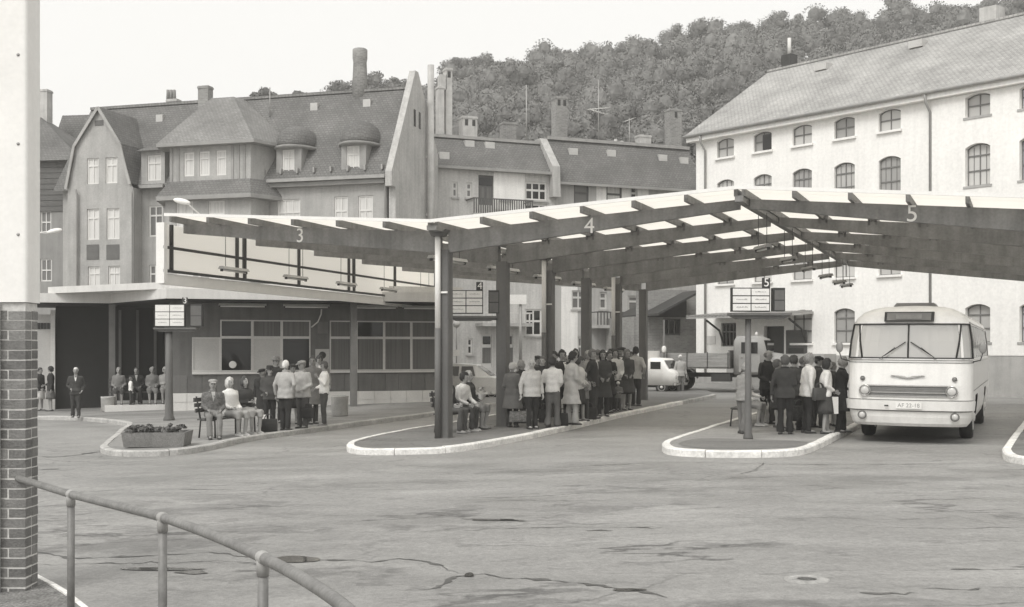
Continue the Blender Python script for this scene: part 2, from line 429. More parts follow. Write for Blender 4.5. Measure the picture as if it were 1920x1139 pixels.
M_ASPH = asphalt('asphalt', 0.27)
M_PLAT = asphalt('platform_asphalt', 0.18, wet=False)
M_PAVE = asphalt('platform_paving', 0.27, wet=False)
M_KERB_W = mat('kerb_whitewashed', 0.74, rough=0.8, var=0.2, scale=3.0, fine=0.15, fscale=20, bump=0.3)
M_KERB_G = mat('kerb_granite', 0.44, rough=0.85, var=0.22, scale=3.0, fine=0.15, fscale=25, bump=0.3)
M_WET = mat('wet_crack', 0.06, rough=0.3, var=0.5, scale=4, fine=0.2, spec=0.5)
M_WATER = mat('standing_water', 0.035, rough=0.06, var=0.2, scale=2, fine=0.0, spec=0.6)

gm = MB(); xs = [-900, -40, 3, 900]; ys = [-60, 45, 80, 1500]
for i in range(3):
    for j in range(3):
        gm.poly([(x, y, g(x, y)) for x, y in ((xs[i], ys[j]), (xs[i + 1], ys[j]), (xs[i + 1], ys[j + 1]), (xs[i], ys[j + 1]))])
struct(gm.build('ground', M_ASPH))

def sheet(name, poly, off, m, parent=None):
    """flat sheet on the sloping yard, cut at the yard's slope changes"""
    bm = bmesh.new()
    f = bm.faces.new([bm.verts.new((p[0], p[1], 0)) for p in poly])
    for co, no in (((3, 0, 0), (1, 0, 0)), ((0, 45, 0), (0, 1, 0))):
        bmesh.ops.bisect_plane(bm, geom=bm.verts[:] + bm.edges[:] + bm.faces[:], plane_co=co, plane_no=no)
    bmesh.ops.triangulate(bm, faces=bm.faces[:])
    for v in bm.verts: v.co.z = g(v.co.x, v.co.y) + off
    me = bpy.data.meshes.new(name); bm.to_mesh(me); bm.free(); me.materials.append(m)
    for p in me.polygons:
        if p.normal.z < 0: p.flip()
    return link(name, me, parent)

def smooth_path(pts, step=0.25, closed=False):
    """Catmull-Rom through 2D points, resampled evenly"""
    P = [Vector((p[0], p[1])) for p in pts]; n = len(P); out = []
    rng = range(n if closed else n - 1)
    for i in rng:
        p0 = P[(i - 1) % n] if closed or i > 0 else P[0]
        p1 = P[i]; p2 = P[(i + 1) % n]; p3 = P[(i + 2) % n] if closed or i + 2 < n else P[-1]
        k = max(2, int((p2 - p1).length / step))
        for j in range(k):
            t = j / k
            out.append(0.5 * ((2 * p1) + (p2 - p0) * t + (2 * p0 - 5 * p1 + 4 * p2 - p3) * t * t + (3 * p1 - p0 - 3 * p2 + p3) * t ** 3))
    if not closed: out.append(P[-1])
    return out

def kerb(parent, path, mats, h=0.13, wd=0.15, length=1.0, side=1):
    """kerb stones laid along a path (outer foot line); side +1 = platform lies left of the walking direction"""
    acc = [0.0]
    for i in range(1, len(path)): acc.append(acc[-1] + (path[i] - path[i - 1]).length)
    total = acc[-1]; n = max(1, int(total / length)); k0 = 0
    def at(s):
        s = min(max(s, 0), total)
        for i in range(1, len(acc)):
            if acc[i] >= s:
                t = (s - acc[i - 1]) / max(acc[i] - acc[i - 1], 1e-6)
                p = path[i - 1].lerp(path[i], t)
                a = path[max(i - 2, 0)]; b = path[min(i + 1, len(path) - 1)]
                return p, (b - a).normalized()
        return path[-1], (path[-1] - path[-2]).normalized()
    for k in range(n):
        s0 = total * k / n + 0.007; s1 = total * (k + 1) / n - 0.007
        dz = random.uniform(-0.008, 0.008); dw = random.uniform(-0.006, 0.006)
        rings = []
        for j in range(7):
            p, d = at(s0 + (s1 - s0) * j / 6)
            nn = Vector((-d.y, d.x)) * side
            o = p + nn * dw; i_ = p + nn * (wd + dw)
            zo = g(o.x, o.y); zi = g(i_.x, i_.y)
            b = 0.025
            rings.append([(o.x, o.y, zo - 0.1), (o.x, o.y, zo + h - b + dz), (o.x + nn.x * b, o.y + nn.y * b, zo + h + dz), (i_.x, i_.y, zi + h + dz), (i_.x, i_.y, zi - 0.1)])
        mb = MB(); mb.loft(rings, cap=True, smooth=False)
        mb.build('kerb_stone', mats(k / n) if callable(mats) else mats, parent, uv=False)

def platform(name, out_px, kerb_px, m_top, kmats, closed_back, side=1):
    """kerb_px: picture points of the kerb foot; closed_back: points closing the outline behind"""
    path = smooth_path([gp(*p).xy for p in kerb_px])
    back = [gp(*p).xy for p in closed_back]
    inset = []
    for i, p in enumerate(path):
        d = (path[min(i + 2, len(path) - 1)] - path[max(i - 2, 0)]).normalized(); inset.append(p + Vector((-d.y, d.x)) * side * 0.11)
    o = sheet(name, inset + back, 0.118, m_top)
    struct(o)
    kerb(o, path, kmats, side=side)
    return o

def white_near(lo, hi):
    return lambda t: M_KERB_W if lo < t < hi else M_KERB_G

plat4 = platform('platform_with_roof_columns', None,
    [(1200, 738), (1000, 772), (850, 799), (735, 819), (675, 833), (652, 842), (655, 850), (690, 854), (770, 853), (850, 849), (950, 833), (1065, 808), (1200, 776), (1342, 745)],
    M_PLAT, lambda t: M_KERB_W if 0.24 < t < 0.88 else M_KERB_G, [(1325, 737)])
plat5 = platform('platform_with_bus_queue', None,
    [(1575, 729), (1500, 753), (1420, 780), (1330, 809), (1262, 832), (1241, 843), (1255, 854), (1310, 858), (1400, 859), (1490, 856), (1535, 843), (1575, 823), (1640, 790), (1730, 748)],
    M_PAVE, lambda t: M_KERB_W if 0.12 < t < 0.86 else M_KERB_G, [(1715, 731)])
plat3 = platform('platform_by_station', None,
    [(40, 788), (140, 789), (232, 799), (222, 815), (196, 838), (188, 849), (215, 856), (270, 857), (335, 854), (400, 844), (465, 829), (560, 815), (700, 796), (815, 780), (950, 759), (1040, 744)],
    M_PAVE, M_KERB_G, [(1030, 735), (40, 752)])
plat6 = platform('platform_at_frame_edge', None,
    [(1960, 752), (1925, 790), (1888, 840), (1880, 858), (1898, 869), (1960, 874), (2080, 872)],
    M_PLAT, M_KERB_W, [(2080, 760)])
sheet('asphalt_patch', [p for p in smooth_path([gp(x, y, 0.13).xy for x, y in ((1272, 832), (1310, 822), (1400, 823), (1490, 826), (1518, 831), (1480, 838), (1400, 841), (1315, 840))], closed=True)], 0.124, M_PLAT, plat5)

# long wet cracks and puddles in the worn surface
def crack(px_pts, w0, w1, m=None, seed=0):
    rnd = random.Random(seed)
    P = smooth_path([gp(*p).xy for p in px_pts], step=0.06)
    L_, R_ = [], []
    for i, p in enumerate(P):
        d = (P[min(i + 1, len(P) - 1)] - P[max(i - 1, 0)]).normalized(); nn = Vector((-d.y, d.x))
        t = i / (len(P) - 1); taper = min(1, 6 * t, 6 * (1 - t)) + 0.05
        ww = max(0.004, (w0 * (0.55 + 0.9 * mnoise.noise((i * 0.21, seed, 3))) + (w1 - w0) * mnoise.noise((i * 0.13, seed, 0)) ** 2 * 4) * (0.15 + 1.7 * max(0.0, mnoise.noise((i * 0.55, seed + 2, 7)) + 0.45))) * taper * 1.2
        jit = mnoise.noise((i * 0.3, seed + 5, 1)) * 0.07 + mnoise.noise((i * 0.9, seed + 8, 1)) * 0.06 + mnoise.noise((i * 2.7, seed + 8, 4)) * 0.03
        L_.append(p + nn * (ww / 2 + jit)); R_.append(p - nn * (ww / 2 - jit))
    mb = MB()
    for i in range(len(P) - 1):
        mb.poly([(q.x, q.y, g(q.x, q.y) + 0.004) for q in (L_[i], R_[i], R_[i + 1], L_[i + 1])])
    return struct(mb.build('road_crack', m or M_WET, uv=False))
crack([(60, 1034), (130, 1046), (200, 1046), (290, 1042), (400, 1037), (470, 1046), (520, 1048), (600, 1050), (700, 1053), (760, 1049), (800, 1055), (870, 1078)], 0.035, 0.10, seed=1)
crack([(60, 1062), (150, 1058), (300, 1056), (430, 1052)], 0.02, 0.05, seed=2)
crack([(740, 1108), (820, 1102), (868, 1079), (960, 1084), (1080, 1094), (1150, 1102), (1215, 1112), (1250, 1125)], 0.03, 0.10, seed=3)
crack([(865, 973), (930, 975), (992, 978)], 0.08, 0.10, seed=4)
crack([(1095, 996), (1150, 995)], 0.05, 0.06, seed=5)
crack([(840, 998), (1000, 990), (1260, 990)], 0.012, 0.03, seed=6)
crack([(1385, 890), (1415, 882), (1434, 868)], 0.03, 0.05, seed=7)
crack([(1610, 1112), (1660, 1114), (1720, 1113)], 0.06, 0.09, seed=8)
crack([(1720, 1103), (1775, 1106), (1840, 1104)], 0.05, 0.08, seed=9)
crack([(1780, 1068), (1845, 1069)], 0.06, 0.07, seed=10)
crack([(75, 857), (110, 857), (150, 853), (188, 847)], 0.10, 0.2, seed=11)
crack([(72, 881), (112, 880)], 0.08, 0.1, seed=12)
crack([(330, 918), (470, 920), (500, 924)], 0.02, 0.04, seed=13)
crack([(130, 925), (240, 918)], 0.02, 0.03, seed=14)
crack([(1000, 880), (1240, 868), (1560, 872), (1880, 868)], 0.02, 0.05, seed=15)
crack([(700, 870), (900, 880), (1000, 878)], 0.012, 0.03, seed=16)

def puddle(cx, cy, wpx, hpx, seed):
    rnd = random.Random(seed); pts = []
    for k in range(22):
        a = 2 * math.pi * k / 22
        r_ = 1 + 0.35 * mnoise.noise((math.cos(a) * 1.3 + seed, math.sin(a) * 1.3, seed))
        pts.append(gp(cx + wpx / 2 * r_ * math.cos(a), cy + hpx / 2 * r_ * math.sin(a) * (0.5 + 0.5 * abs(math.cos(a / 2 + seed)))).xy)
    return struct(sheet('puddle', pts, 0.007, M_WATER))
puddle(556, 1051, 92, 15, 1); puddle(1180, 1107, 60, 6, 2); puddle(930, 976, 90, 4, 3)
puddle(880, 1080, 20, 9, 4); puddle(300, 1068, 160, 6, 5); puddle(360, 1074, 60, 8, 6)

# manhole: pale concrete ring with a sunken dark lid
p = gp(1513, 1087)
mh = thing('manhole', 'round manhole with pale concrete collar and dark sunken lid in the yard', 'manhole', p)
mb = MB(); mb.lathe((0, 0, 0), [(0.085, -0.02), (0.085, 0.010), (0.15, 0.012), (0.19, 0.004), (0.195, -0.02)], n=28, cap=False); mb.build('collar', mat('manhole_concrete', 0.33, rough=0.9, var=0.25, scale=9, fine=0.2), mh)
mb = MB(); mb.lathe((0, 0, 0), [(0.083, 0.004), (0.01, 0.005)], n=24); mb.build('lid', M_WET, mh)

# verge in the near corner below the pillar, with its kerb line
vg = [gp(-120, 1075).xy, gp(20, 1080).xy, gp(70, 1086).xy, gp(115, 1112).xy, gp(160, 1145).xy, gp(260, 1230).xy, gp(-120, 1230).xy]
M_SOIL = mat('gritty_soil', 0.2, rough=0.95, var=0.35, scale=3, fine=0.5, fscale=45, bump=0.9, bscale=60)
verge = struct(sheet('verge', vg, 0.05, M_SOIL))
kerb(verge, smooth_path([gp(60, 1081).xy, gp(75, 1088).xy, gp(118, 1112).xy, gp(165, 1145).xy, gp(262, 1230).xy]), M_KERB_W, h=0.06, wd=0.07, length=0.6, side=-1)

# ------------------------------------------------------------------ wooded hill
SKY = [(380, 330), (560, 300), (600, 200), (640, 172), (740, 175), (800, 150), (830, 140), (870, 118), (960, 105), (1100, 95), (1200, 80), (1270, 55), (1400, 32), (1530, 30), (1600, 24), (1720, 8), (1903, -10), (2200, -60)]
def skyrow(px):
    for (a, b), (c, d) in zip(SKY, SKY[1:]):
        if a <= px <= c: return b + (d - b) * (px - a) / (c - a)
    return SKY[0][1] if px < SKY[0][0] else SKY[-1][1]
YB, YC = 95.0, 215.0
def hill_z(px, t):
    """height of the hill at bearing px, t = 0 foot .. 1 crest"""
    top = CAMZ + (HZ - skyrow(px)) / FPX * YC - 8.5
    return 0.7 + (max(top, 1.0) - 0.7) * (t ** 0.85)
hb = MB(); npx = list(range(300, 2300, 50)); rows = [i / 10 for i in range(11)]
V = [[((x - 960) / FPX * (YB + (YC - YB) * t), YB + (YC - YB) * t, hill_z(x, t)) for t in rows] + [((x - 960) / FPX * 420, 420, hill_z(x, 1) - 30)] for x in npx]
for i in range(len(npx) - 1):
    for j in range(len(rows)):
        hb.poly([V[i][j], V[i + 1][j], V[i + 1][j + 1], V[i][j + 1]], smooth=True)
M_HILL = mat('forest_floor', 0.05, rough=0.95, var=0.3, scale=0.3)
struct(hb.build('hill', M_HILL, uv=False))

def leaf_mat(name, v):
    m = mat(name, v, rough=0.7, var=0.28, scale=0.25, fine=0.2, fscale=1.2, spec=0.25)
    return m
M_LEAF = leaf_mat('foliage', 0.205)
def add_translucency(m, fac, v):
    t = m.node_tree; p = t.nodes['Principled BSDF']; o = t.nodes['Material Output']
    tr = t.nodes.new('ShaderNodeBsdfTranslucent'); tr.inputs[0].default_value = tint(v)
    mx = t.nodes.new('ShaderNodeMixShader'); mx.inputs[0].default_value = fac
    t.links.new(p.outputs[0], mx.inputs[1]); t.links.new(tr.outputs[0], mx.inputs[2]); t.links.new(mx.outputs[0], o.inputs[0])
add_translucency(M_LEAF, 0.15, 0.2)
M_BARK = mat('bark', 0.09, rough=0.95, var=0.3, scale=4)

_bm = bmesh.new(); bmesh.ops.create_icosphere(_bm, subdivisions=1, radius=1.0)
ICO_V = np.array([v.co[:] for v in _bm.verts]); ICO_F = np.array([[v.index for v in f.verts] for f in _bm.faces]); _bm.free()
def unit(v): return v / np.linalg.norm(v, axis=-1, keepdims=True)
def crown_np(rng, rad, hgt, blobs, per, leaf, half=False, core=0.0):
    """crown of leaf clumps round the origin: (n,3,3) leaf triangles and one soft normal for each leaf"""
    out = []; nor = []
    for b in range(blobs):
        a = rng.uniform(0, 2 * math.pi); ph = math.acos(rng.uniform(-0.5, 1.0)); rr = rng.uniform(0.45, 0.88)
        if half and math.sin(a) > 0.25: a = -a
        c = np.array([math.cos(a) * math.sin(ph) * rad * rr, math.sin(a) * math.sin(ph) * rad * rr, math.cos(ph) * hgt * rr])
        br = rng.uniform(0.22, 0.46) * rad
        if core:
            tri = ICO_V[ICO_F]; out.append(c + tri * br * core); nor.append(unit(unit(c) * 0.6 + unit(tri.mean(1)) * 0.8))
        d = unit(rng.normal(size=(per, 3))); d[:, 2] = np.where(d[:, 2] < -0.35, -d[:, 2], d[:, 2])
        pos = c + d * br * rng.uniform(0.45, 1.12, size=(per, 1)) ** 0.7 * np.array([1, 1, 0.85])
        nn = unit(d + rng.normal(scale=0.6, size=(per, 3)))
        t1 = unit(np.cross(nn, rng.normal(size=(per, 3)))); t2 = np.cross(nn, t1)
        s1 = rng.uniform(0.6, 1.3, size=(per, 1)) * leaf; s2 = s1 * rng.uniform(0.7, 1.3, size=(per, 1))
        out.append(np.stack([pos - t1 * s1, pos + t1 * s1, pos + t2 * s2 * 1.4], axis=1))
        nor.append(unit(unit(pos / np.array([rad, rad, hgt])) * 0.7 + d * 0.75 + rng.normal(scale=0.16, size=(per, 3))))
    return np.concatenate(out), np.concatenate(nor)

def leaf_mesh(name, q, nor, m):
    n = len(q); me = bpy.data.meshes.new(name)
    me.vertices.add(n * 3); me.vertices.foreach_set('co', q.reshape(-1).astype(np.float32))
    me.loops.add(n * 3); me.loops.foreach_set('vertex_index', np.arange(n * 3, dtype=np.int32))
    me.polygons.add(n); me.polygons.foreach_set('loop_start', np.arange(0, n * 3, 3, dtype=np.int32)); me.polygons.foreach_set('loop_total', np.full(n, 3, dtype=np.int32))
    me.polygons.foreach_set('use_smooth', np.ones(n, dtype=bool))
    # wind every leaf so that it faces its soft normal
    me.update(calc_edges=True); me.materials.append(m)
    me.normals_split_custom_set_from_vertices(np.repeat(nor, 3, axis=0).astype(np.float32))
    return me
def face_out(q, nor):
    fn = np.cross(q[:, 1] - q[:, 0], q[:, 2] - q[:, 0]); flip = (fn * nor).sum(1) < 0
    q = q.copy(); q[flip] = q[flip][:, ::-1]
    return q

rng = np.random.default_rng(11)
allq = []; alln = []; spots = []; tries = 0
while len(spots) < 560 and tries < 30000:
    tries += 1
    px = rng.uniform(560, 2060); t = rng.uniform(0.0, 1.0) ** 0.8
    Y = YB + (YC - YB) * t; X = (px - 960) / FPX * Y
    if px < 740 and t < 0.55: continue
    if any((X - a) ** 2 + (Y - b) ** 2 < 4.6 ** 2 for a, b in spots): continue
    z = hill_z(px, t); rad = rng.uniform(2.6, 5.2); h = rad * rng.uniform(0.9, 1.3)
    # only what can be seen over the roofs
    if HZ - (z + 9 - CAMZ) / Y * FPX > 300: continue
    spots.append((X, Y))
    far = Y > 170
    q, n_ = crown_np(rng, rad, h, int(7 + rad * 1.9), 170 if far else 215, 0.185 if far else 0.155, True, 0.66)
    allq.append(q + np.array([X, Y, z + rng.uniform(3.0, 5.5)])); alln.append(n_)
qa, na = np.concatenate(allq), np.concatenate(alln)
woods = stuff(link('hillside_woods', leaf_mesh('hillside_woods', face_out(qa, na), na, M_LEAF)))
woods['label'] = 'dense leafy woods covering the hillside behind the houses'; woods['category'] = 'woods'

# trees that stand out against the sky
def tree(px, py_top, Y, rad, label, group, seed, hscale=1.15, kind=0):
    r2 = np.random.default_rng(seed)
    top = pt(px, py_top, Y); h = rad * hscale; cz = top.z - h * 1.05
    base_z = cz - h * 1.0 - 4.0
    o = thing('broadleaf_tree', label, 'tree', (top.x, top.y, base_z), 0, group)
    mb = MB(); hh = cz - base_z
    mb.tube([(0, 0, -3), (0.1, 0, hh * 0.5), (0, 0.1, hh), (0.1, 0, hh + h * 0.5)], [0.3, 0.24, 0.16, 0.05], 7)
    for k in range(6):
        a = k * 1.05 + seed; mb.tube([(0, 0, hh * (0.6 + 0.05 * k)), (math.cos(a) * rad * 0.35, math.sin(a) * rad * 0.35, hh * 0.9), (math.cos(a) * rad * 0.7, math.sin(a) * rad * 0.7, hh + h * 0.3)], [0.12, 0.08, 0.03], 5)
    mb.build('trunk', M_BARK, o, uv=False)
    q, n_ = crown_np(r2, rad, h, 22, 300, 0.13, False, 0.6); q = q + np.array([0, 0, hh])
    link('crown', leaf_mesh('crown', face_out(q, n_), n_, M_LEAF), o)
TREES = [(655, 143, 150, 3.2), (695, 138, 140, 2.9), (735, 142, 150, 2.4), (618, 166, 150, 1.8), (860, 100, 205, 3.6), (905, 98, 208, 3.4), (1010, 90, 208, 4.2), (1100, 86, 210, 3.6), (1180, 72, 210, 4.0), (1268, 42, 212, 4.6), (1330, 48, 212, 3.8), (1400, 22, 212, 4.8), (1460, 18, 212, 4.4), (1600, 16, 212, 4.6)]
ords = ['leftmost', 'second from left', 'third from left', 'fourth from left', 'fifth from left', 'sixth from left', 'seventh from left', 'eighth from left', 'ninth from left', 'tenth from left']
k = 0
for i, (px, py, Y, rad) in enumerate(TREES):
    if i < 4:
        lb = ['bushy tree just in front of the round roof chimney, rising over the ridge', 'bushy tree just beyond the round roof chimney, above the ridge', 'bushy tree close to the pointed gable peak, above the ridge', 'small low tree top over the ridge, beside the round chimney'][i]
    else:
        lb = 'leafy tree crown on the hill skyline, %s along the crest' % ords[i - 4]
    tree(px, py, Y, rad, lb, 'trees standing against the sky', 40 + i)
tree(560, 172, 130, 1.2, 'low tuft of leaves just above the ridge left of the round chimney', None, 78)
tree(498, 163, 120, 1.5, 'small loose tree top peeping over the roof ridge, standing alone', None, 77)
# ================================================================== CANOPY OVER THE PLATFORMS
M_BEAM = mat('canopy_paint', 0.225, rough=0.6, var=0.22, scale=1.2, fine=0.1, fscale=20, streak=0.3)
M_COLM = mat('column_paint', 0.135, rough=0.6, var=0.15, scale=1.0, fine=0.05, streak=0.2)
M_SHEET = trans_mat('translucent_roof_sheet', 0.97, 0.80, ribs=2.2)
M_WHITE = mat('white_paint', 0.82, rough=0.5, var=0.05, scale=2, fine=0.03)
M_OFFW = mat('offwhite_paint', 0.66, rough=0.55, var=0.08, scale=2, fine=0.04, streak=0.1)
M_DARK = mat('dark_steel', 0.045, rough=0.5, var=0.2, scale=3)
M_GREYM = mat('grey_steel', 0.3, rough=0.45, var=0.12, scale=3, metal=0.2)

def dirv(deg): return Vector((math.sin(R(deg)), math.cos(R(deg))))
LINES = [  # roof-edge start point (x, y), direction, top height of the beam there, beam depth
    (Vector((-8.25, 27.5)), 16.6, 5.04, 0.23),
    (Vector((-1.715, 24.34)), 20.5, 4.54, 0.46),
    (Vector((4.47, 22.86)), 22.4, 5.04, 0.19),
    (Vector((10.4, 20.7)), 24.5, 4.54, 0.46)]
OVER, SPAN, NB = 0.75, 3.52, 6
def lp(k, s): return LINES[k][0] + dirv(LINES[k][1]) * s
cx0, cy0 = lp(1, OVER)
canopy = thing('platform_canopy', 'long folded canopy on dark posts over the platforms, white translucent sheets between dark beams', 'canopy', (cx0, cy0, 0))
CO = Vector((cx0, cy0, 0))
def cl(p): return Vector(p) - CO
stations = [OVER + SPAN * i for i in range(NB)]
# beams
for b in range(3):
    for i, s in enumerate(stations):
        a = lp(b, s); c = lp(b + 1, s)
        za, da = LINES[b][2:]; zc, dc = LINES[b + 1][2:]
        d = (c - a).normalized(); nn = Vector((-d.y, d.x)) * 0.08
        e = 0.10
        a2 = a + d * e; c2 = c - d * e
        vs = []
        for q, z, dd in ((a2, za, da), (c2, zc, dc)):
            for sgn in (-1, 1):
                vs.append(cl((q.x + nn.x * sgn, q.y + nn.y * sgn, z - dd))); vs.append(cl((q.x + nn.x * sgn, q.y + nn.y * sgn, z)))
        mb = MB(); mb.add(vs, [(0, 1, 5, 4), (2, 6, 7, 3), (0, 4, 6, 2), (1, 3, 7, 5), (0, 2, 3, 1), (4, 5, 7, 6)])
        bo = mb.build('beam', M_BEAM, canopy)
        if i == 0:   # painted bay numbers
            px, py = [(562, 443), (1105, 425), (1710, 402)][b]
            f_ = [0.5, 0.5, 0.5][b]
            fr = Fr((a.x - nn.x * 0, a.y - nn.y * 0, 0), math.degrees(math.atan2(d.y, d.x)))
            u, z = fr.at(px, py, -0.09)
            w3 = fr.O + fr.u * u - fr.n * 0.083
            me = text_mesh('345'[b], 0.46, 0.003); me.materials.append(M_WHITE)
            to = link('bay_number', me, bo); to.location = cl((w3.x, w3.y, z)); to.rotation_euler = (R(90), 0, fr.a)
# purlins and sheets
NP = 6
s0, s1 = 0.0, stations[-1] + 0.5
def roofp(b, t, s, dz):
    a = lp(b, s); c = lp(b + 1, s); q = a.lerp(c, t)
    return Vector((q.x, q.y, LINES[b][2] + (LINES[b + 1][2] - LINES[b][2]) * t + dz))
for b in range(3):
    for k in range(NP + 1):
        t = min(max(k / NP, 0.012), 0.988)
        mb = MB(); mb.bar(cl(roofp(b, t, s0 + 0.12, 0.075)), cl(roofp(b, t, s1, 0.075)), 0.07, 0.145)
        mb.build('purlin', M_BEAM, canopy)
    for k in range(NP):
        t0, t1 = k / NP + 0.004, (k + 1) / NP - 0.004
        if k == 0 and b != 1: t0 = 0.012
        for i in range(NB):
            sa = s0 if i == 0 else stations[i - 1] + 0.0; sb = stations[i] if i < NB else s1
            if i == NB - 1: sb = s1
            vs = []
            for dz in (0.15, 0.175):
                vs += [cl(roofp(b, t0, sa, dz)), cl(roofp(b, t1, sa, dz)), cl(roofp(b, t1, sb - 0.02, dz)), cl(roofp(b, t0, sb - 0.02, dz))]
            mb = MB(); mb.add(vs, [(0, 1, 2, 3), (7, 6, 5, 4), (0, 4, 5, 1), (1, 5, 6, 2), (2, 6, 7, 3), (3, 7, 4, 0)])
            mb.build('roof_sheet', M_SHEET, canopy)
# cleats where the purlins sit on the beams
for b in range(3):
    for k in range(1, NP):
        for s in stations[1:]:
            q = roofp(b, k / NP, s, 0.0); d = (lp(b + 1, s) - lp(b, s)).normalized()
            for sg in (-1, 1):
                mb = MB(); c_ = cl((q.x + d.x * sg * 0.075, q.y + d.y * sg * 0.075, q.z))
                mb.bar(c_ + Vector((0, 0, -0.09)), c_ + Vector((0, 0, 0.11)), 0.16, 0.05, up=(d.x, d.y, 0)); mb.build('cleat', M_COLM, canopy, uv=False)
# edge trims along the front of the sheets
for b in range(3):
    mb = MB(); mb.bar(cl(roofp(b, 0.0, -0.02, 0.155)), cl(roofp(b, 1.0, -0.02, 0.155)), 0.03, 0.07)
    mb.build('verge_trim', M_WHITE, canopy)
# valley gutters
for kk in (1, 3):
    mb = MB(); a = lp(kk, 0.05); c = lp(kk, s1); z = LINES[kk][2]
    mb.bar(cl((a.x, a.y, z + 0.02)), cl((c.x, c.y, z + 0.02)), 0.22, 0.10); mb.build('gutter', M_BEAM, canopy)
# ridge rail
mb = MB(); a = lp(2, 0.05); c = lp(2, s1); z = LINES[2][2]
mb.bar(cl((a.x, a.y, z - 0.06)), cl((c.x, c.y, z - 0.06)), 0.16, 0.12); mb.build('ridge_rail', M_BEAM, canopy)
# columns with down pipes
for kk in (1, 3):
    ang = -R(LINES[kk][1])
    for i, s in enumerate(stations):
        q = lp(kk, s); base = g(q.x, q.y) + 0.1; top = LINES[kk][2] - LINES[kk][3] + 0.06
        M2 = Matrix.Rotation(ang, 4, 'Z')
        mb = MB(); hw, hd = 0.135, 0.14
        e_ = 0.02; prof = [(-hw + e_, -hd), (hw - e_, -hd), (hw, -hd + e_), (hw, hd - e_), (hw - e_, hd), (-hw + e_, hd), (-hw, hd - e_), (-hw, -hd + e_)]
        mb.prism(prof, base, top, 'z'); mb.box(-0.17, 0.17, -0.18, 0.18, base, base + 0.03)
        co = mb.build('column', M_COLM, canopy); co.location = cl((q.x, q.y, 0)); co.rotation_euler = (0, 0, ang)
        if kk == 1 and i % 2 == 0:
            yb = -hd - 0.07
            mb = MB(); mb.lathe((-0.075, yb, 0), [(0.062, 2.45), (0.062, 4.5)], n=12); mb.box(-0.02, 0.13, yb + 0.03, yb + 0.068, 3.2, 3.24)
            mb.build('drain_pipe', M_WHITE, co)
            mb = MB(); mb.lathe((-0.075, yb, 0), [(0.068, base), (0.068, 2.45)], n=12); mb.build('drain_pipe_foot', M_COLM, co)
            mb = MB(); mb.prism([(-0.26, 4.56), (0.16, 4.56), (0.06, 4.42), (-0.18, 4.42)], yb - 0.1, yb + 0.14); mb.build('rain_hopper', M_COLM, co)

# ------------------------------------------------------------------ fluorescent lamps under the canopy
M_LAMPG = mat('lamp_housing_grey', 0.48, rough=0.5, var=0.08)
def tube_lamp(name, label, group, p, yaw, length=1.25, drop=0.0, wires=0, col=None):
    o = thing(name, label, 'lamp', p, yaw, group)
    mb = MB(); mb.prism([(-0.09, 0.0), (0.09, 0.0), (0.05, 0.07), (-0.05, 0.07)], -length / 2, length / 2); mb.build('housing', col or M_OFFW, o)
    mb = MB(); mb.lathe((0, -length / 2 + 0.04, -0.03), [(0.02, 0), (0.02, length - 0.08)], axis=(0, 1, 0), n=8); mb.build('tube', M_WHITE, o)
    for sgn in (-1, 1):
        mb = MB(); mb.box(-0.03, 0.03, sgn * (length / 2 - 0.03) - 0.02, sgn * (length / 2 - 0.03) + 0.02, -0.06, 0.001); mb.build('end_holder', M_DARK, o)
    if wires:
        for sgn in (-1, 1):
            mb = MB(); mb.tube([(0, sgn * length * 0.33, 0.06), (0, sgn * length * 0.33, drop)], 0.008, 5); mb.build('wire', M_DARK, o)
    return o
onames = ['first', 'second', 'third', 'fourth', 'fifth', 'sixth']
for i in range(5):
    s = stations[i] + 1.2; q = lp(1, s) + Vector((-0.42, 0.15))
    tube_lamp('platform_lamp', 'fluorescent lamp below the valley beside the posts, %s from the front' % onames[i], 'lamps under the canopy valley', (q.x, q.y, 4.02), -R(LINES[1][1] + 8), 1.5, 0.25, 1)
for i in range(6):
    s = stations[i] + 1.9 if i < 5 else stations[5] + 0.4
    q = lp(2, s)
    tube_lamp('ridge_lamp', 'lamp hanging on wires from the canopy ridge, %s from the front' % onames[i], 'lamps hanging along the canopy ridge', (q.x, q.y, 4.20), -R(LINES[2][1] - 30), 0.8, 0.75, 1, M_GREYM)

# ------------------------------------------------------------------ glazed screen along the outer edge of the canopy
scr = thing('glazed_screen', 'pale glazed screen with dark glazing bars hanging below the canopy edge above station roof', 'screen', (lp(0, 0.0).x, lp(0, 0.0).y, 0), math.pi / 2 - R(LINES[0][1]))
LS = 18.4; ZB, ZT = 3.86, 4.98
M_SCR = trans_mat('screen_sheet', 0.98, 0.82)
posts = [0.28, 3.35, 3.75, 6.9, 10.4, 10.8, 14.3, LS]
edges = [0.0] + posts
for a, b in zip(edges, edges[1:]):
    for z0, z1 in ((ZB + 0.05, 4.40), (4.45, ZT)):
        if b - a > 0.1:
            mb = MB(); mb.box(a + 0.02, b - 0.02, 0.03, 0.05, z0, z1); mb.build('pane', M_SCR, scr)
for x in posts:
    mb = MB(); mb.box(x - 0.045, x + 0.045, -0.03, 0.07, ZB - 0.02, ZT); mb.build('post', M_DARK, scr)
for z in (ZB, 4.42):
    mb = MB(); mb.box(-0.12, LS, -0.05, -0.032, z - 0.035, z + 0.035); mb.build('rail', M_DARK, scr)
mb = MB(); mb.box(-0.1, LS, 0.0, 0.12, ZB - 0.32, ZB - 0.06); mb.build('bottom_fascia', M_WHITE, scr)
mb = MB(); mb.box(-0.12, 0.02, -0.06, 0.16, ZB - 0.3, ZT + 0.02); mb.build('end_board', M_WHITE, scr)
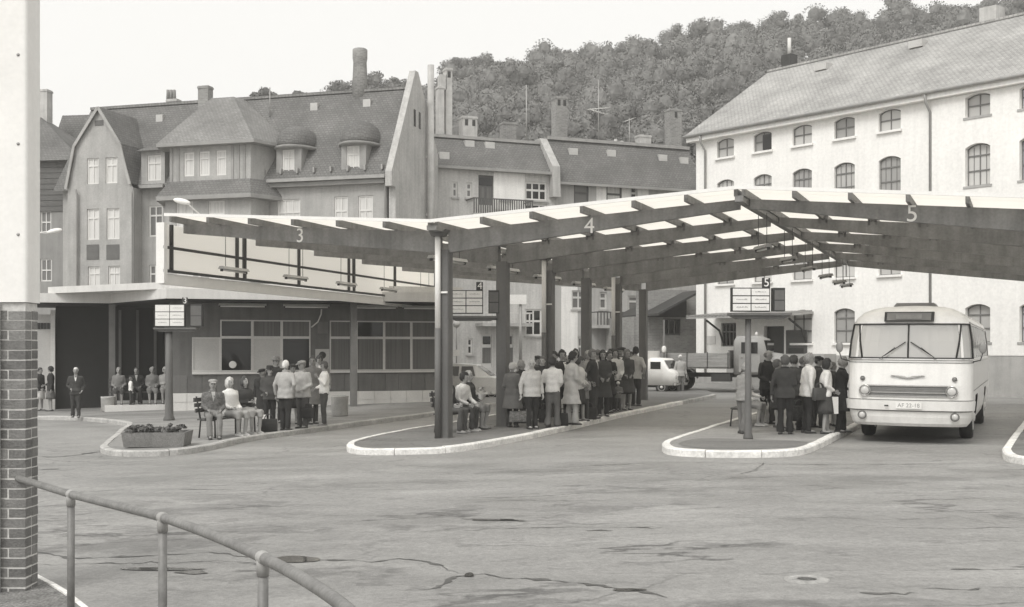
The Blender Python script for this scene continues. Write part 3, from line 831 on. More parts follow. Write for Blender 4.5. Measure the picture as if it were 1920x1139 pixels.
for i in range(5):
    s = 1.9 + 3.35 * i
    q = lp(0, s) + Vector((math.cos(R(16.6)), -math.sin(R(16.6)))) * 0.75
    tube_lamp('screen_lamp', 'long lamp hanging on two wires before the glazed screen, %s from the front' % onames[i], 'lamps hanging before the glazed screen', (q.x, q.y, 3.98), -R(16.6), 1.25, 0.85, 1, M_LAMPG)
# ================================================================== STATION BUILDING (low, flat roofed)
M_STW = mat('station_panel_dark', 0.15, rough=0.7, var=0.15, scale=2.0, streak=0.25)
M_STL = mat('station_panel_mid', 0.17, rough=0.7, var=0.15, scale=2.0, streak=0.2)
M_PLINTH = mat('plinth_tiles', 0.68, rough=0.5, var=0.08, scale=2)
M_FASC = mat('roof_fascia_white', 0.66, rough=0.5, var=0.06, scale=1.5, streak=0.1)
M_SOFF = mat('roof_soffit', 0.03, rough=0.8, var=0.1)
M_FRAME = mat('pale_window_frame', 0.60, rough=0.5, var=0.06)
M_WFR = mat('white_window_frame', 0.68, rough=0.5, var=0.06)
M_DGL = glass_mat('dark_glass', 0.012, 0.0, 0.05)
M_MGL = glass_mat('mid_glass', 0.17, 0.0, 0.08)
M_CURT = mat('dark_curtain', 0.14, rough=0.9, var=0.3, scale=1.0, stretch=(14, 14, 0.2), fine=0.1)
M_CURTL = mat('net_curtain', 0.62, rough=0.9, var=0.14, scale=1.2, stretch=(9, 9, 0.3), fine=0.08)
M_BOARD = mat('pale_board', 0.50, rough=0.6, var=0.06, scale=1.5)

SF = Fr((-11.8, 40.0, -0.15), 18.9)
st = thing('station_building', 'low flat-roofed station building with white fascia, ticket windows and tiled plinth', 'building', SF.O, SF.a)
def zs(z): return z - SF.O.z
uR = SF.at(838, 650)[0]
win_px = [(413, 603, 473, 632), (473, 603, 528, 632), (528, 603, 582, 632), (618, 603, 668, 633), (668, 603, 720, 633), (720, 603, 771, 633), (771, 603, 828, 633)]
low_px = [(360, 633, 413, 696), (413, 633, 473, 696), (473, 633, 528, 696), (528, 633, 582, 696), (618, 634, 668, 696), (668, 634, 720, 696), (720, 634, 771, 696), (771, 634, 828, 696)]
holes = [SF.rect(*w_) for w_ in win_px + low_px]
zt_ = [h[3] for h in holes[:7]]; zl = sum(h[2] for h in holes[7:]) / 8; zu = max(zt_); zm_ = sum(h[3] for h in holes[7:]) / 8
H2 = []
for i, h in enumerate(holes):
    H2.append((h[0], h[1], zm_ if i < 7 else zl, zu if i < 7 else zm_))
mb = MB(); wall_cells(mb, 0.0, uR, 0.62, zs(3.65), H2, 0, 0.12)
mb.box(0, uR, 0.16, 0.3, 0.0, zs(3.65)); mb.build('wall', M_STW, st)
mb = MB(); mb.box(-0.06, uR, -0.06, 0.1, -0.3, 0.62); mb.build('plinth', M_PLINTH, st)
tx = -0.06
while tx < uR - 0.1:    # plinth tiles
    for r_ in range(2):
        x1_ = min(tx + 0.6, uR)
        mb = MB(); mb.box(tx + 0.008, x1_ - 0.008, -0.085, -0.058, 0.0 + r_ * 0.31 + 0.008, 0.31 + r_ * 0.31 - 0.008); mb.build('tile', M_PLINTH, st, uv=False)
    tx += 0.6
# vertical cladding boards below the sills
bx = 0.05
k = 0
while bx < uR - 0.2:
    mb = MB(); mb.box(bx + 0.01, bx + 0.49, -0.025, -0.002, 0.64, zl - 0.12); mb.build('cladding_board', M_STW if k % 3 else M_STL, st, uv=False); bx += 0.5; k += 1
kinds = ['d', 'c', 'c', 'c', 'd', 'c', 'c'] + ['w', 'd', 'w', 'd', 'c', 'c', 'c', 'c']
for h, kd in zip(H2, kinds):
    pm = {'d': M_DGL, 'c': M_CURT, 'w': M_BOARD}[kd]
    window(st, h, M_FRAME, pm, y=-0.03 if kd != 'w' else -0.02, cols=1, rows=(), fw=0.045)
sb = MB(); sb.box(SF.at(360, 697)[0], SF.at(582, 697)[0], -0.12, 0.05, zl - 0.09, zl - 0.005); sb.build('sill', M_WFR, st)
sb = MB(); sb.box(SF.at(618, 697)[0], uR, -0.1, 0.05, zl - 0.07, zl - 0.005); sb.build('sill', M_WFR, st)
# ticket clerk's scale dial behind the glass, notice door, small meter box
h = SF.rect(591, 655, 617, 735); mb = MB(); mb.box(h[0], h[1], -0.05, -0.004, h[2], h[3]); dr = mb.build('door', M_BOARD, st)
mb = MB(); mb.lathe(((h[0] + h[1]) / 2, -0.052, (h[2] + h[3]) / 2 + 0.55), [(0.13, 0), (0.13, -0.01)], axis=(0, 1, 0), n=18); mb.build('speaking_hole', M_DARK, dr)
h = SF.rect(594, 604, 614, 626); mb = MB(); mb.box(h[0], h[1], -0.14, -0.004, h[2], h[3]); mb.build('meter_box', M_STL, st)
h = SF.rect(430, 676, 442, 692); mb = MB(); mb.lathe(((h[0] + h[1]) / 2, -0.06, (h[2] + h[3]) / 2), [(0.13, 0), (0.13, -0.02), (0.09, -0.03)], axis=(0, 1, 0), n=16); mb.build('dial', M_WHITE, st)
# recessed waiting hall to the left of the ticket front
uL = SF.at(104, 650, 5.2)[0]
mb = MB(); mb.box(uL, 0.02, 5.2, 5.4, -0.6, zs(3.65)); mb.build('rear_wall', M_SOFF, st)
mb = MB(); mb.box(0.0, 0.12, 0.3, 5.2, 0, zs(3.65)); mb.build('return_wall', M_STL, st)
for px in (225, 258, 291):
    u = SF.at(px, 650, 5.1)[0]; mb = MB(); mb.box(u - 0.05, u + 0.05, 5.08, 5.19, 0.2, zs(3.5)); mb.build('mullion', M_STL, st)
mb = MB(); mb.box(SF.at(196, 765, 1.2)[0], 0.0, 1.2, 5.2, -0.4, 0.18); mb.build('step', M_PLINTH, st)
mb = MB(); mb.box(SF.at(50, 650, 5.2)[0], uL, 5.1, 5.5, -0.8, zs(3.3)); mb.build('side_wall', M_BOARD, st)
mb = MB(); mb.box(uL - 0.16, uL, 4.9, 5.1, -0.8, zs(3.45)); mb.build('pilaster', M_WFR, st)
for i in range(5):
    u = SF.at(70 + i * 6, 632, 5.1)[0]; mb = MB(); mb.box(u, u + 0.1, 5.08, 5.099, zs(2.75), zs(2.98)); mb.build('vent_pane', M_DGL, st)
# roof: lower slab with angled edge, upper slab set back
def su(px, y): return SF.at(px, 568, y)[0]
poly = [(su(40, 2.6), 2.6), (su(207, 2.6), 2.6), (su(312, -2.2), -2.2), (uR + 0.3, -2.2), (uR + 0.3, 7.0), (su(40, 2.6), 7.0)]
mb = MB(); mb.prism(poly, zs(3.66), zs(3.99), 'z'); mb.build('roof', M_FASC, st)
poly2 = [(su(312, -1.9) - 0.1, -1.7), (uR + 0.1, -1.7), (uR + 0.1, 6.6), (su(90, 2.9), 6.6), (su(90, 2.9), 2.9)]
mb = MB(); mb.prism(poly2, zs(3.992), zs(4.22), 'z'); mb.build('roof_parapet', M_FASC, st)
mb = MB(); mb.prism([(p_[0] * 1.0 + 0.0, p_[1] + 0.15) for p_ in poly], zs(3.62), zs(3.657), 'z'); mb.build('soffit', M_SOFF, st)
for px, y in ((663, -1.5), (210, 2.7)):
    u = SF.at(px, 660, y)[0]; mb = MB(); mb.box(u - 0.11, u + 0.11, y - 0.09, y + 0.09, -0.35, zs(3.62)); mb.build('roof_post', M_STL, st)
for i, px in enumerate((455, 575, 704, 795)):
    u = SF.at(px, 573, -0.9)[0]; q = SF.O + SF.u * u - SF.n * 0.9
    tube_lamp('eaves_lamp', 'fluorescent lamp under the station eaves, %s along the front from the ticket windows' % onames[i], 'lamps under the station eaves', (q.x, q.y, 3.50), SF.a + math.pi / 2, 1.6)
# loose cable hanging from the eaves
mb = MB(); pts = [SF.O + SF.u * SF.at(px, py, -0.6)[0] - SF.n * 0.6 + Vector((0, 0, SF.at(px, py, -0.6)[1])) for px, py in ((603, 580), (602, 590), (596, 604), (584, 614))]
mb.tube(pts, 0.025, 6); tag(mb.build('hanging_cable', M_OFFW, uv=False), 'pale curved cable hanging from the station eaves above the meter box', 'cable')

# ================================================================== BIG TENEMENT ON THE LEFT
M_HWALL = mat('house_render_grey', 0.40, rough=0.9, var=0.16, scale=0.7, fine=0.08, fscale=14, streak=0.16)
M_HWALL2 = mat('house_render_dark', 0.29, rough=0.9, var=0.16, scale=0.7, fine=0.08, streak=0.16)
M_GABLE = mat('fire_wall_render', 0.46, rough=0.9, var=0.16, scale=0.5, fine=0.1, fscale=10, streak=0.18)
M_TILE = tile_mat('dark_roof_tiles', 0.165, 0.20, 0.15, var=0.10, mortar=0.018, mort=0.7)
M_TILE2 = tile_mat('grey_roof_tiles', 0.23, 0.20, 0.15, var=0.10, mortar=0.018, mort=0.72)
M_CORN = mat('cornice_grey', 0.30, rough=0.8, var=0.14, scale=1.2)
M_CHIM = tile_mat('chimney_brick', 0.26, 0.25, 0.08, var=0.16, mortar=0.012, mort=1.3)
M_CHIML = mat('chimney_render', 0.50, rough=0.9, var=0.2, scale=1.5, streak=0.2)
M_PANEL = mat('dark_infill_panel', 0.13, rough=0.9, var=0.15, scale=3)
M_SKYL = mat('skylight_pane', 0.5, rough=0.3, var=0.1)
M_ZINC = mat('zinc', 0.34, rough=0.5, var=0.15, scale=3, metal=0.3)

HF = Fr((-6.06, 56.0, -0.6), -16.2)
hs_ = thing('tenement', 'big grey tenement with steep tiled roof, pointed gable, bay and domed dormers', 'building', HF.O, HF.a)
def hz(z): return z - HF.O.z
EZ = HF.at(600, 334)[1]                 # eaves
RZ = HF.at(752, 167, 2.8)[1]            # ridge
xl = HF.at(118, 400)[0]
gx0, gx1 = HF.at(131, 400, -0.9)[0], HF.at(250, 400, -0.9)[0]
bx0, bx1 = HF.at(292, 400, -1.3)[0], HF.at(482, 400, -1.3)[0]
holes = []; wins = []
for w_ in [(520, 374, 563, 440), (627, 369, 652, 440), (672, 367, 699, 440), (520, 470, 563, 540), (627, 470, 652, 540)]:
    holes.append(HF.rect(*w_))
side_w = [(279, 386, 305, 444), (280, 497, 302, 550)]
hs2 = [HF.rect(*w_) for w_ in side_w]
mb = MB(); wall_cells(mb, xl, 0.0, 0.0, EZ, holes + hs2, 0, 0.18)
mb.box(xl, 0, 5.6, 5.8, 0, EZ); mb.box(xl, -0.02, 0.2, 0.4, 0, EZ)
mb.build('wall', M_HWALL, hs_)
for i, h in enumerate(holes): window(hs_, h, M_WFR, M_CURTL, y=0.05, cols=3 if i in (0, 3) else 2, rows=(0.62,), fw=0.07, bars=0.05)
for h in hs2: window(hs_, h, M_WFR, M_MGL, y=0.05, cols=2, rows=(0.68,), fw=0.08, bars=0.06)
# main roof slopes
ridge_y = 2.8
mb = MB()
mb.poly([(xl - 0.3, -0.4, EZ - 0.12), (0.12, -0.4, EZ - 0.12), (0.12, ridge_y, RZ), (xl - 0.3, ridge_y, RZ)])
mb.poly([(xl - 0.3, 6.1, EZ - 0.12), (0.12, 6.1, EZ - 0.12), (0.12, ridge_y, RZ), (xl - 0.3, ridge_y, RZ)])
roof = mb.build('roof', M_TILE, hs_)
mb = MB(); mb.bar((xl - 0.3, ridge_y, RZ + 0.03), (0.12, ridge_y, RZ + 0.03), 0.22, 0.14); mb.build('ridge_tiles', M_TILE2, roof)
mb = MB(); mb.box(bx1 + 0.1, 0.1, -0.55, -0.36, EZ - 0.2, EZ - 0.04); mb.box(gx1 + 0.1, bx0 - 0.1, -0.55, -0.36, EZ - 0.2, EZ - 0.04); mb.build('gutter', M_ZINC, hs_)
mb = MB(); mb.box(bx1 + 0.1, 0.0, -0.35, -0.002, EZ - 0.42, EZ - 0.22); mb.build('cornice', M_CORN, hs_)
# fire wall (pale gable end) proud of the roof
gp_ = [(-0.5, EZ - 0.6), (-0.5, EZ + 0.1), (ridge_y - 0.12, RZ + 0.85), (ridge_y + 0.28, RZ + 0.85), (6.0, EZ + 1.9), (6.0, 0), (-0.02, 0), (-0.02, EZ - 0.6)]
mb = MB(); mb.prism(gp_, 0.122, 0.46, 'x'); fw_ = mb.build('fire_wall', M_GABLE, hs_)
for w_ in ((765, 224, 4), (775, 224, 4)):
    pass
for yy in (2.55, 3.25):
    mb = MB(); mb.box(0.461, 0.475, yy - 0.13, yy + 0.13, RZ - 2.0, RZ - 1.15); mb.build('slit_window', M_DGL, fw_)
# tall pipe in front of the fire wall
q = HF.at(787, 300, 4.0)
mb = MB(); mb.lathe((0.72, 4.2, 0), [(0.17, 4.0), (0.17, HF.at(787, 124, 4.2)[1])], n=12); mb.box(0.46, 0.6, 4.15, 4.25, 12.5, 12.6); mb.box(0.46, 0.6, 4.15, 4.25, 9.5, 9.6); mb.build('flue_pipe', M_CHIML, hs_)
# bay
z_sk0, z_sk1 = HF.at(390, 366, -1.6)[1], HF.at(390, 338, -1.2)[1]
z_be = HF.at(390, 268, -1.2)[1]
bxa, bxb = HF.at(316, 300, -1.2)[0], HF.at(468, 300, -1.2)[0]
holes = [HF.rect(*w_, y=-1.3) for w_ in ((330, 378, 362, 440), (391, 377, 421, 440), (330, 480, 362, 540), (391, 480, 421, 540))]
mb = MB(); lx0, lx1 = HF.at(310, 400, -1.3)[0], HF.at(470, 400, -1.3)[0]
wall_cells(mb, lx0, lx1, 0, z_sk0, holes, -1.3, 0.15)
for a, b in (((lx0, -1.3), (bx0, 0)), ((lx1, -1.3), (bx1, 0))):
    mb.poly([(a[0], a[1], 0), (b[0], b[1], 0), (b[0], b[1], z_sk0), (a[0], a[1], z_sk0)])
bw = mb.build('bay_wall', M_HWALL, hs_)
for h in holes: window(hs_, h, M_WFR, M_CURTL, y=-1.25, cols=2, rows=(0.62,), fw=0.07, bars=0.05)
def ringf(x0, x1, yf, c, z): return [(x0 - c, 0.3, z), (x0, yf, z), (x1, yf, z), (x1 + c, 0.3, z)]
mb = MB(); r0 = ringf(lx0 - 0.25, lx1 + 0.25, -1.75, 0.9, z_sk0); r1 = ringf(bxa, bxb, -1.15, 0.7, z_sk1)
for i in range(3): mb.poly([r0[i], r0[i + 1], r1[i + 1], r1[i]])
mb.build('skirt_roof', M_TILE, hs_)
mb = MB(); r2 = [(p_[0], p_[1], p_[2] - 0.2) for p_ in r0]
for i in range(3): mb.poly([r2[i], r2[i + 1], r0[i + 1], r0[i]])
mb.poly(r2); mb.build('bay_cornice', M_CORN, hs_)
holes = [HF.rect(*w_, y=-1.1) for w_ in ((345, 286, 364, 331), (374, 284, 393, 330), (405, 282, 424, 329))]
mb = MB(); wall_cells(mb, bxa, bxb, z_sk1 - 0.1, z_be, holes, -1.1, 0.12)
for a, b in (((bxa, -1.1), (bxa - 0.7, 0.9)), ((bxb, -1.1), (bxb + 0.7, 0.9))):
    mb.poly([(a[0], a[1], z_sk1 - 0.1), (b[0], b[1], z_sk1 - 0.1), (b[0], b[1], z_be), (a[0], a[1], z_be)])
bu = mb.build('upper_bay_wall', M_HWALL, hs_)
for h in holes: window(hs_, h, M_WFR, M_CURTL, y=-1.06, cols=1, rows=(0.7,), fw=0.08, bars=0.05)
for px in (322, 334, 436, 447, 458):
    u = HF.at(px, 300, -1.1)[0]; mb = MB(); mb.box(u - 0.07, u + 0.07, -1.14, -1.101, z_sk1, z_be - 0.03); mb.build('pilaster', M_CORN, bu)
r0 = ringf(bxa - 0.45, bxb + 0.45, -1.6, 1.0, z_be); pk0, pk1 = HF.at(398, 183, 1.8)[0], HF.at(440, 183, 1.8)[0]; zp = HF.at(418, 184, 1.8)[1]
r0[0] = (r0[0][0], 1.3, z_be); r0[3] = (r0[3][0], 1.3, z_be)
r1 = [(pk0 - 0.2, 3.0, zp), (pk0, 1.7, zp), (pk1, 1.7, zp), (pk1 + 0.2, 3.0, zp)]
mb = MB()
for i in range(3): mb.poly([r0[i], r0[i + 1], r1[i + 1], r1[i]])
mb.poly(r1); br_ = mb.build('bay_roof', M_TILE2, hs_)
mb = MB(); r2 = [(p_[0], p_[1], p_[2] - 0.16) for p_ in r0]
for i in range(3): mb.poly([r2[i], r2[i + 1], r0[i + 1], r0[i]])
mb.poly(r2); mb.build('bay_eaves', M_CORN, hs_)
# steep pointed gable with flared feet
yg = -0.9
gpx = [(127, 356), (134, 318), (142, 276), (164, 240), (187, 203), (207, 236), (228, 271), (237, 310), (247, 347)]
gl = [HF.at(a, b, yg) for a, b in gpx]
holes = [HF.rect(*w_, y=yg) for w_ in ((163, 392, 186, 450), (200, 391, 224, 449), (165, 500, 187, 545), (203, 499, 225, 544))]
zg = min(gl[0][1], gl[-1][1]) - 0.02
mb = MB(); wall_cells(mb, gl[0][0], gl[-1][0], 0, zg, holes, yg, 0.15)
up = [HF.rect(*w_, y=yg) for w_ in ((163, 297, 185, 344), (198, 297, 220, 344))]
# upper gable triangle in strips so that the two upper windows are real openings
zu0 = min(h[2] for h in up); zu1 = max(h[3] for h in up)
up = [(h[0], h[1], zu0, zu1) for h in up]
def edge_x(z, left):
    pts_ = gl[:5] if left else gl[:3:-1]
    for (xa, za), (xb, zb) in zip(pts_, pts_[1:]):
        if min(za, zb) <= z <= max(za, zb): return xa + (xb - xa) * (z - za) / (zb - za) if zb != za else xa
    return pts_[0][0] if z < pts_[0][1] else pts_[-1][0]
zz = sorted({zg, zu0, zu1} | {q_[1] for q_ in gl} | {zg + 0.01})
zz = [z for z in zz if z >= zg]
for a, b in zip(zz, zz[1:]):
    xa0, xb0, xa1, xb1 = edge_x(a + 1e-4, True), edge_x(b - 1e-4, True), edge_x(a + 1e-4, False), edge_x(b - 1e-4, False)
    if a >= zu0 - 1e-6 and b <= zu1 + 1e-6:
        cuts = [(xa0, xb0), (up[0][0],) * 2, (up[0][1],) * 2, (up[1][0],) * 2, (up[1][1],) * 2, (xa1, xb1)]
        for i in (0, 2, 4): mb.poly([(cuts[i][0], yg, a), (cuts[i + 1][0], yg, a), (cuts[i + 1][1], yg, b), (cuts[i][1], yg, b)])
    else:
        mb.poly([(xa0, yg, a), (xa1, yg, a), (xb1, yg, b), (xb0, yg, b)])
for h in up:
    for p_, q_ in (((h[0], h[2]), (h[1], h[2])), ((h[1], h[2]), (h[1], h[3])), ((h[1], h[3]), (h[0], h[3])), ((h[0], h[3]), (h[0], h[2]))):
        mb.poly([(p_[0], yg, p_[1]), (q_[0], yg, q_[1]), (q_[0], yg + 0.15, q_[1]), (p_[0], yg + 0.15, p_[1])])
for x in (gl[0][0], gl[-1][0]): mb.poly([(x, yg, 0), (x, 0.0, 0), (x, 0.0, zg), (x, yg, zg)])
gw = mb.build('gable_wall', M_HWALL, hs_)
for h in holes + up: window(hs_, h, M_WFR, M_CURTL, y=yg + 0.06, cols=2, rows=(0.7,), fw=0.07, bars=0.05)
for w_ in ((163, 459, 186, 487), (200, 459, 224, 487)):
    h = HF.rect(*w_, y=yg); mb = MB(); mb.box(h[0], h[1], yg - 0.03, yg - 0.002, h[2], h[3]); mb.build('infill_panel', M_PANEL, gw)
mb = MB()
for (xa, za), (xb, zb) in zip(gl, gl[1:]):
    mb.poly([(xa, yg - 0.15, za + 0.06), (xb, yg - 0.15, zb + 0.06), (xb, 3.0, zb + 0.06), (xa, 3.0, za + 0.06)])
grf = mb.build('gable_roof', M_TILE, hs_)
mb = MB()
for (xa, za), (xb, zb) in zip(gl, gl[1:]): mb.bar((xa, yg - 0.17, za), (xb, yg - 0.17, zb), 0.06, 0.15, up=(0, 0, 1))
mb.build('verge_board', M_HWALL, grf)
mb = MB(); mb.box(HF.at(178, 230, yg)[0], HF.at(194, 230, yg)[0], yg - 0.02, yg - 0.002, HF.at(187, 236, yg)[1], HF.at(187, 226, yg)[1]); mb.build('attic_slit', M_PANEL, gw)
# window bay in the mansard zone beside the gable
h = HF.rect(276, 291, 302, 339, y=-0.3)
mb = MB(); wall_cells(mb, HF.at(265, 310, -0.3)[0], HF.at(309, 310, -0.3)[0], EZ - 0.2, h[3] + 0.25, [h], -0.3, 0.1)
x_ = HF.at(309, 310, -0.3)[0]; mb.poly([(x_, -0.3, EZ), (x_, 1.5, EZ), (x_, 1.5, h[3] + 0.25), (x_, -0.3, h[3] + 0.25)])
dw = mb.build('dormer_wall', M_HWALL, hs_); window(hs_, h, M_WFR, M_CURTL, y=-0.25, cols=2, rows=(0.68,), fw=0.07, bars=0.05)
mb = MB(); mb.poly([(HF.at(258, 290, -0.5)[0], -0.6, h[3] + 0.2), (HF.at(314, 290, -0.5)[0], -0.6, h[3] + 0.2), (HF.at(314, 290, -0.5)[0], 1.2, h[3] + 0.9), (HF.at(258, 290, -0.5)[0], 1.2, h[3] + 0.9)]); mb.build('dormer_roof', M_TILE, hs_)
# two domed dormers
for (w_, x0, x1, ztop) in (((529, 281, 552, 327), 518, 565, 238), ((650, 274, 674, 322), 640, 686, 228)):
    yd = -0.1
    h = HF.rect(*w_, y=yd); xa, xb = HF.at(x0, 300, yd)[0], HF.at(x1, 300, yd)[0]; zt = h[3] + 0.18
    mb = MB(); wall_cells(mb, xa, xb, h[2] - 0.12, zt, [h], yd, 0.12)
    for x in (xa, xb): mb.poly([(x, yd, h[2] - 0.12), (x, 1.9, h[2] - 0.12), (x, 1.9, zt), (x, yd, zt)])
    d_ = mb.build('dormer', M_CORN, hs_)
    window(hs_, h, M_WFR, M_CURTL, y=yd + 0.05, cols=2, rows=(0.68,), fw=0.07, bars=0.04)
    xm = (xa + xb) / 2; hw = (xb - xa) / 2 + 0.36; dome = HF.at((x0 + x1) / 2, ztop, yd + 0.8)[1] - zt
    rings = []
    for t in [0, 0.15, 0.35, 0.55, 0.75, 0.9, 1.0]:
        s = math.cos(t * math.pi / 2) ** 0.75 if t < 1 else 0.02
        rings.append([(xm + hw * s * math.cos(a), 0.95 + 1.4 * s * math.sin(a), zt + dome * math.sin(t * math.pi / 2)) for a in [2 * math.pi * k_ / 20 for k_ in range(20)]])
    mb = MB(); mb.loft(rings); dr_ = mb.build('dome_roof', M_TILE, d_)
    mb = MB(); mb.lathe((xm, 0.95, 0), [(hw + 0.06, zt - 0.12), (hw + 0.1, zt - 0.02), (hw, zt + 0.03)], n=20); 
    for i_, v_ in enumerate(mb.v): mb.v[i_] = (v_[0], 0.95 + (v_[1] - 0.95) * 1.4 / hw, v_[2])
    mb.build('dome_eaves', M_HWALL2, d_)
# skylights, chimneys, snow guards, downpipes
def slope_y(z): return -0.4 + (ridge_y + 0.4) * (z - (EZ - 0.12)) / (RZ - (EZ - 0.12))
for px, py in ((298, 222), (587, 200), (686, 193)):
    for yy in [2.2]:
        u, z = HF.at(px, py, 2.1)
    y_ = slope_y(z); mb = MB(); mb.box(u - 0.2, u + 0.2, y_ - 0.12, y_ + 0.15, z - 0.2, z + 0.2); mb.build('skylight', M_SKYL, roof)
def chimney(parent, fr, x0, x1, ytop, ybot, y, dep, m, name='chimney', cap=True, pots=0):
    a, _ = fr.at(x0, ytop, y); b, zt = fr.at(x1, ytop, y); zb = fr.at(x0, ybot, y)[1] - 0.8
    mb = MB(); mb.box(a, b, y, y + dep, zb, zt)
    if cap: mb.box(a - 0.03, b + 0.03, y - 0.03, y + dep + 0.03, zt - 0.14, zt - 0.04)
    c = mb.build(name, m, parent)
    for k_ in range(pots):
        mb = MB(); xx = a + (b - a) * (k_ + 0.5) / pots; mb.box(xx - 0.09, xx + 0.09, y - 0.012, y + 0.05, zt - 0.55, zt - 0.2); mb.build('flue_opening', M_DARK, c)
    return c
chimney(roof, HF, 371, 390, 160, 215, 1.6, 0.5, M_CHIM)
chimney(roof, HF, 312, 331, 185, 195, 2.8, 0.5, M_CHIML)
for px in (315, 321, 327):
    u, z = HF.at(px, 169, 3.0); mb = MB(); mb.lathe((u, 3.0, 0), [(0.1, z - 0.6), (0.08, z)], n=8); mb.build('chimney_pot', M_CHIM, roof)
u, z = HF.at(675, 92, 2.9); zb = HF.at(675, 170, 2.9)[1]
mb = MB(); mb.lathe((u, 2.9, 0), [(0.40, zb - 1.0), (0.38, zb + 0.6), (0.34, z - 0.7), (0.38, z - 0.5), (0.38, z - 0.05), (0.30, z)], n=16); mb.build('round_chimney', M_CHIM, roof)
u, z = HF.at(506, 168, 2.0); mb = MB(); mb.tube([(u, 2.0, z - 1.4), (u, 2.0, z + 0.1)], 0.03, 6); mb.build('vent_pipe', M_ZINC, roof)
for px, y in ((250.5, -1.0), (722, -0.15), (145, -1.02)):
    u, _ = HF.at(px, 450, y); mb = MB(); mb.tube([(u, y, 0.2), (u, y, EZ - 0.5), (u, y - 0.15, EZ - 0.2)], 0.055, 8); mb.build('downpipe', M_CORN, hs_)
x_ = HF.at(500, 320)[0]
while x_ < 0:
    y_ = slope_y(EZ + 0.35); mb = MB(); mb.box(x_ - 0.04, x_ + 0.04, y_ - 0.2, y_ + 0.05, EZ + 0.25, EZ + 0.5); mb.build('snow_guard', M_ZINC, roof, uv=False); x_ += 0.9

# ------------------------------------------------------------------ house beside the pillar, further left
LF = Fr((HF.O + HF.u * (xl - 0.6) + HF.n * 1.5), -8.0)
lh = thing('corner_house', 'grey house with dark roof just beside the foreground pillar, left of the tenement', 'building', LF.O, LF.a)
x0 = -7.0; ez = LF.at(95, 300, 0)[1]
holes = [LF.rect(*w_) for w_ in ((76, 396, 96, 438), (76, 486, 97, 528))]
mb = MB(); wall_cells(mb, x0, 0.4, 0, ez, holes, 0, 0.15); mb.poly([(0.4, 0, 0), (0.4, 6, 0), (0.4, 6, ez), (0.4, 0, ez)]); mb.build('wall', M_HWALL2, lh)
for h in holes: window(lh, h, M_WFR, M_MGL, y=0.05, cols=2, rows=(0.5,), fw=0.07, bars=0.05)
for i in range(9):
    z = ez - 0.15 - i * 0.3; mb = MB(); mb.box(x0, 0.42, -0.06, -0.002, z - 0.26, z); mb.build('cladding_board', M_PANEL, lh, uv=False)
zr = LF.at(75, 215, 2.6)[1]
mb = MB(); xr = LF.at(72, 215, 2.6)[0]
mb.poly([(x0, -0.4, ez - 0.1), (0.8, -0.4, ez - 0.1), (xr, 2.6, zr), (x0, 2.6, zr)]); mb.poly([(0.8, -0.4, ez - 0.1), (0.8, 6, ez - 0.1), (xr, 2.6, zr)]); rf2 = mb.build('roof', M_TILE, lh)
chimney(rf2, LF, 66, 88, 167, 212, 2.4, 0.6, M_CHIML)
mb = MB(); mb.box(LF.at(112, 217, 4)[0], LF.at(180, 217, 4)[0], 4.0, 8.0, ez - 1, ez + 0.05); mb.build('rear_wing', M_HWALL2, lh)
mb = MB(); a, zt = LF.at(117, 217, 5.0); b = LF.at(215, 217, 5.0)[0]
mb.poly([(a - 0.2, 3.0, ez - 0.6), (b, 3.0, ez - 0.6), (b, 5.0, zt), (a, 5.0, zt)]); mb.build('rear_roof', M_TILE, lh)

# ================================================================== THE TWO LIGHT HOUSES BEHIND THE CANOPY
M_PLA = mat('old_plaster', 0.56, rough=0.9, var=0.14, scale=0.6, fine=0.1, fscale=10, streak=0.22)
M_PLB = mat('white_plaster', 0.84, rough=0.9, var=0.10, scale=0.6, fine=0.08, streak=0.15)
M_PLC = mat('grey_plaster', 0.45, rough=0.9, var=0.15, scale=0.6, fine=0.1, streak=0.22)
M_BROWN = mat('dark_door', 0.10, rough=0.7, var=0.15, scale=3)
MF = Fr((-4.43, 62.0, -0.3), 22.3)
ez = MF.at(820, 311)[1]; rz = MF.at(820, 257, 1.3)[1]
xsp = MF.at(1040, 400)[0]; xe = MF.at(1312, 400)[0]; x0 = MF.at(800, 400)[0]
ez2 = MF.at(1290, 368)[1]; ez2b = (MF.at(1060, 331)[1] + ez2) / 2; rz2 = MF.at(1180, 273, 1.3)[1]
A = thing('plaster_house', 'pale plaster house with balcony between the fire wall and the next house', 'building', MF.O, MF.a)
Wd = [(938, 336, 959, 376), (985, 342, 1025, 376), (985, 383, 1025, 410), (848, 341, 858, 370), (874, 343, 885, 371), (985, 580, 1016, 630), (876, 635, 886, 665)]
Dd = [(897, 329, 925, 385), (904, 627, 922, 690), (950, 627, 962, 690)]
holes = [MF.rect(*w_) for w_ in Wd + Dd]
mb = MB(); wall_cells(mb, x0, xsp, 0, ez, holes, 0, 0.2); mb.box(x0, xsp, 8.8, 9, 0, ez); mb.box(x0, xsp, 0.3, 0.32, 0, ez); mb.build('wall', M_PLA, A)
for i, h in enumerate(holes[:7]): window(A, h, M_WFR if i in (0, 1, 2, 5) else M_FRAME, M_DGL if i in (1, 2, 5, 6) else M_MGL, y=0.06, cols=(2, 3, 3, 1, 1, 2, 1)[i], rows=(0.55,), fw=0.09, bars=0.08, sill=0.1, sill_m=M_PLC)
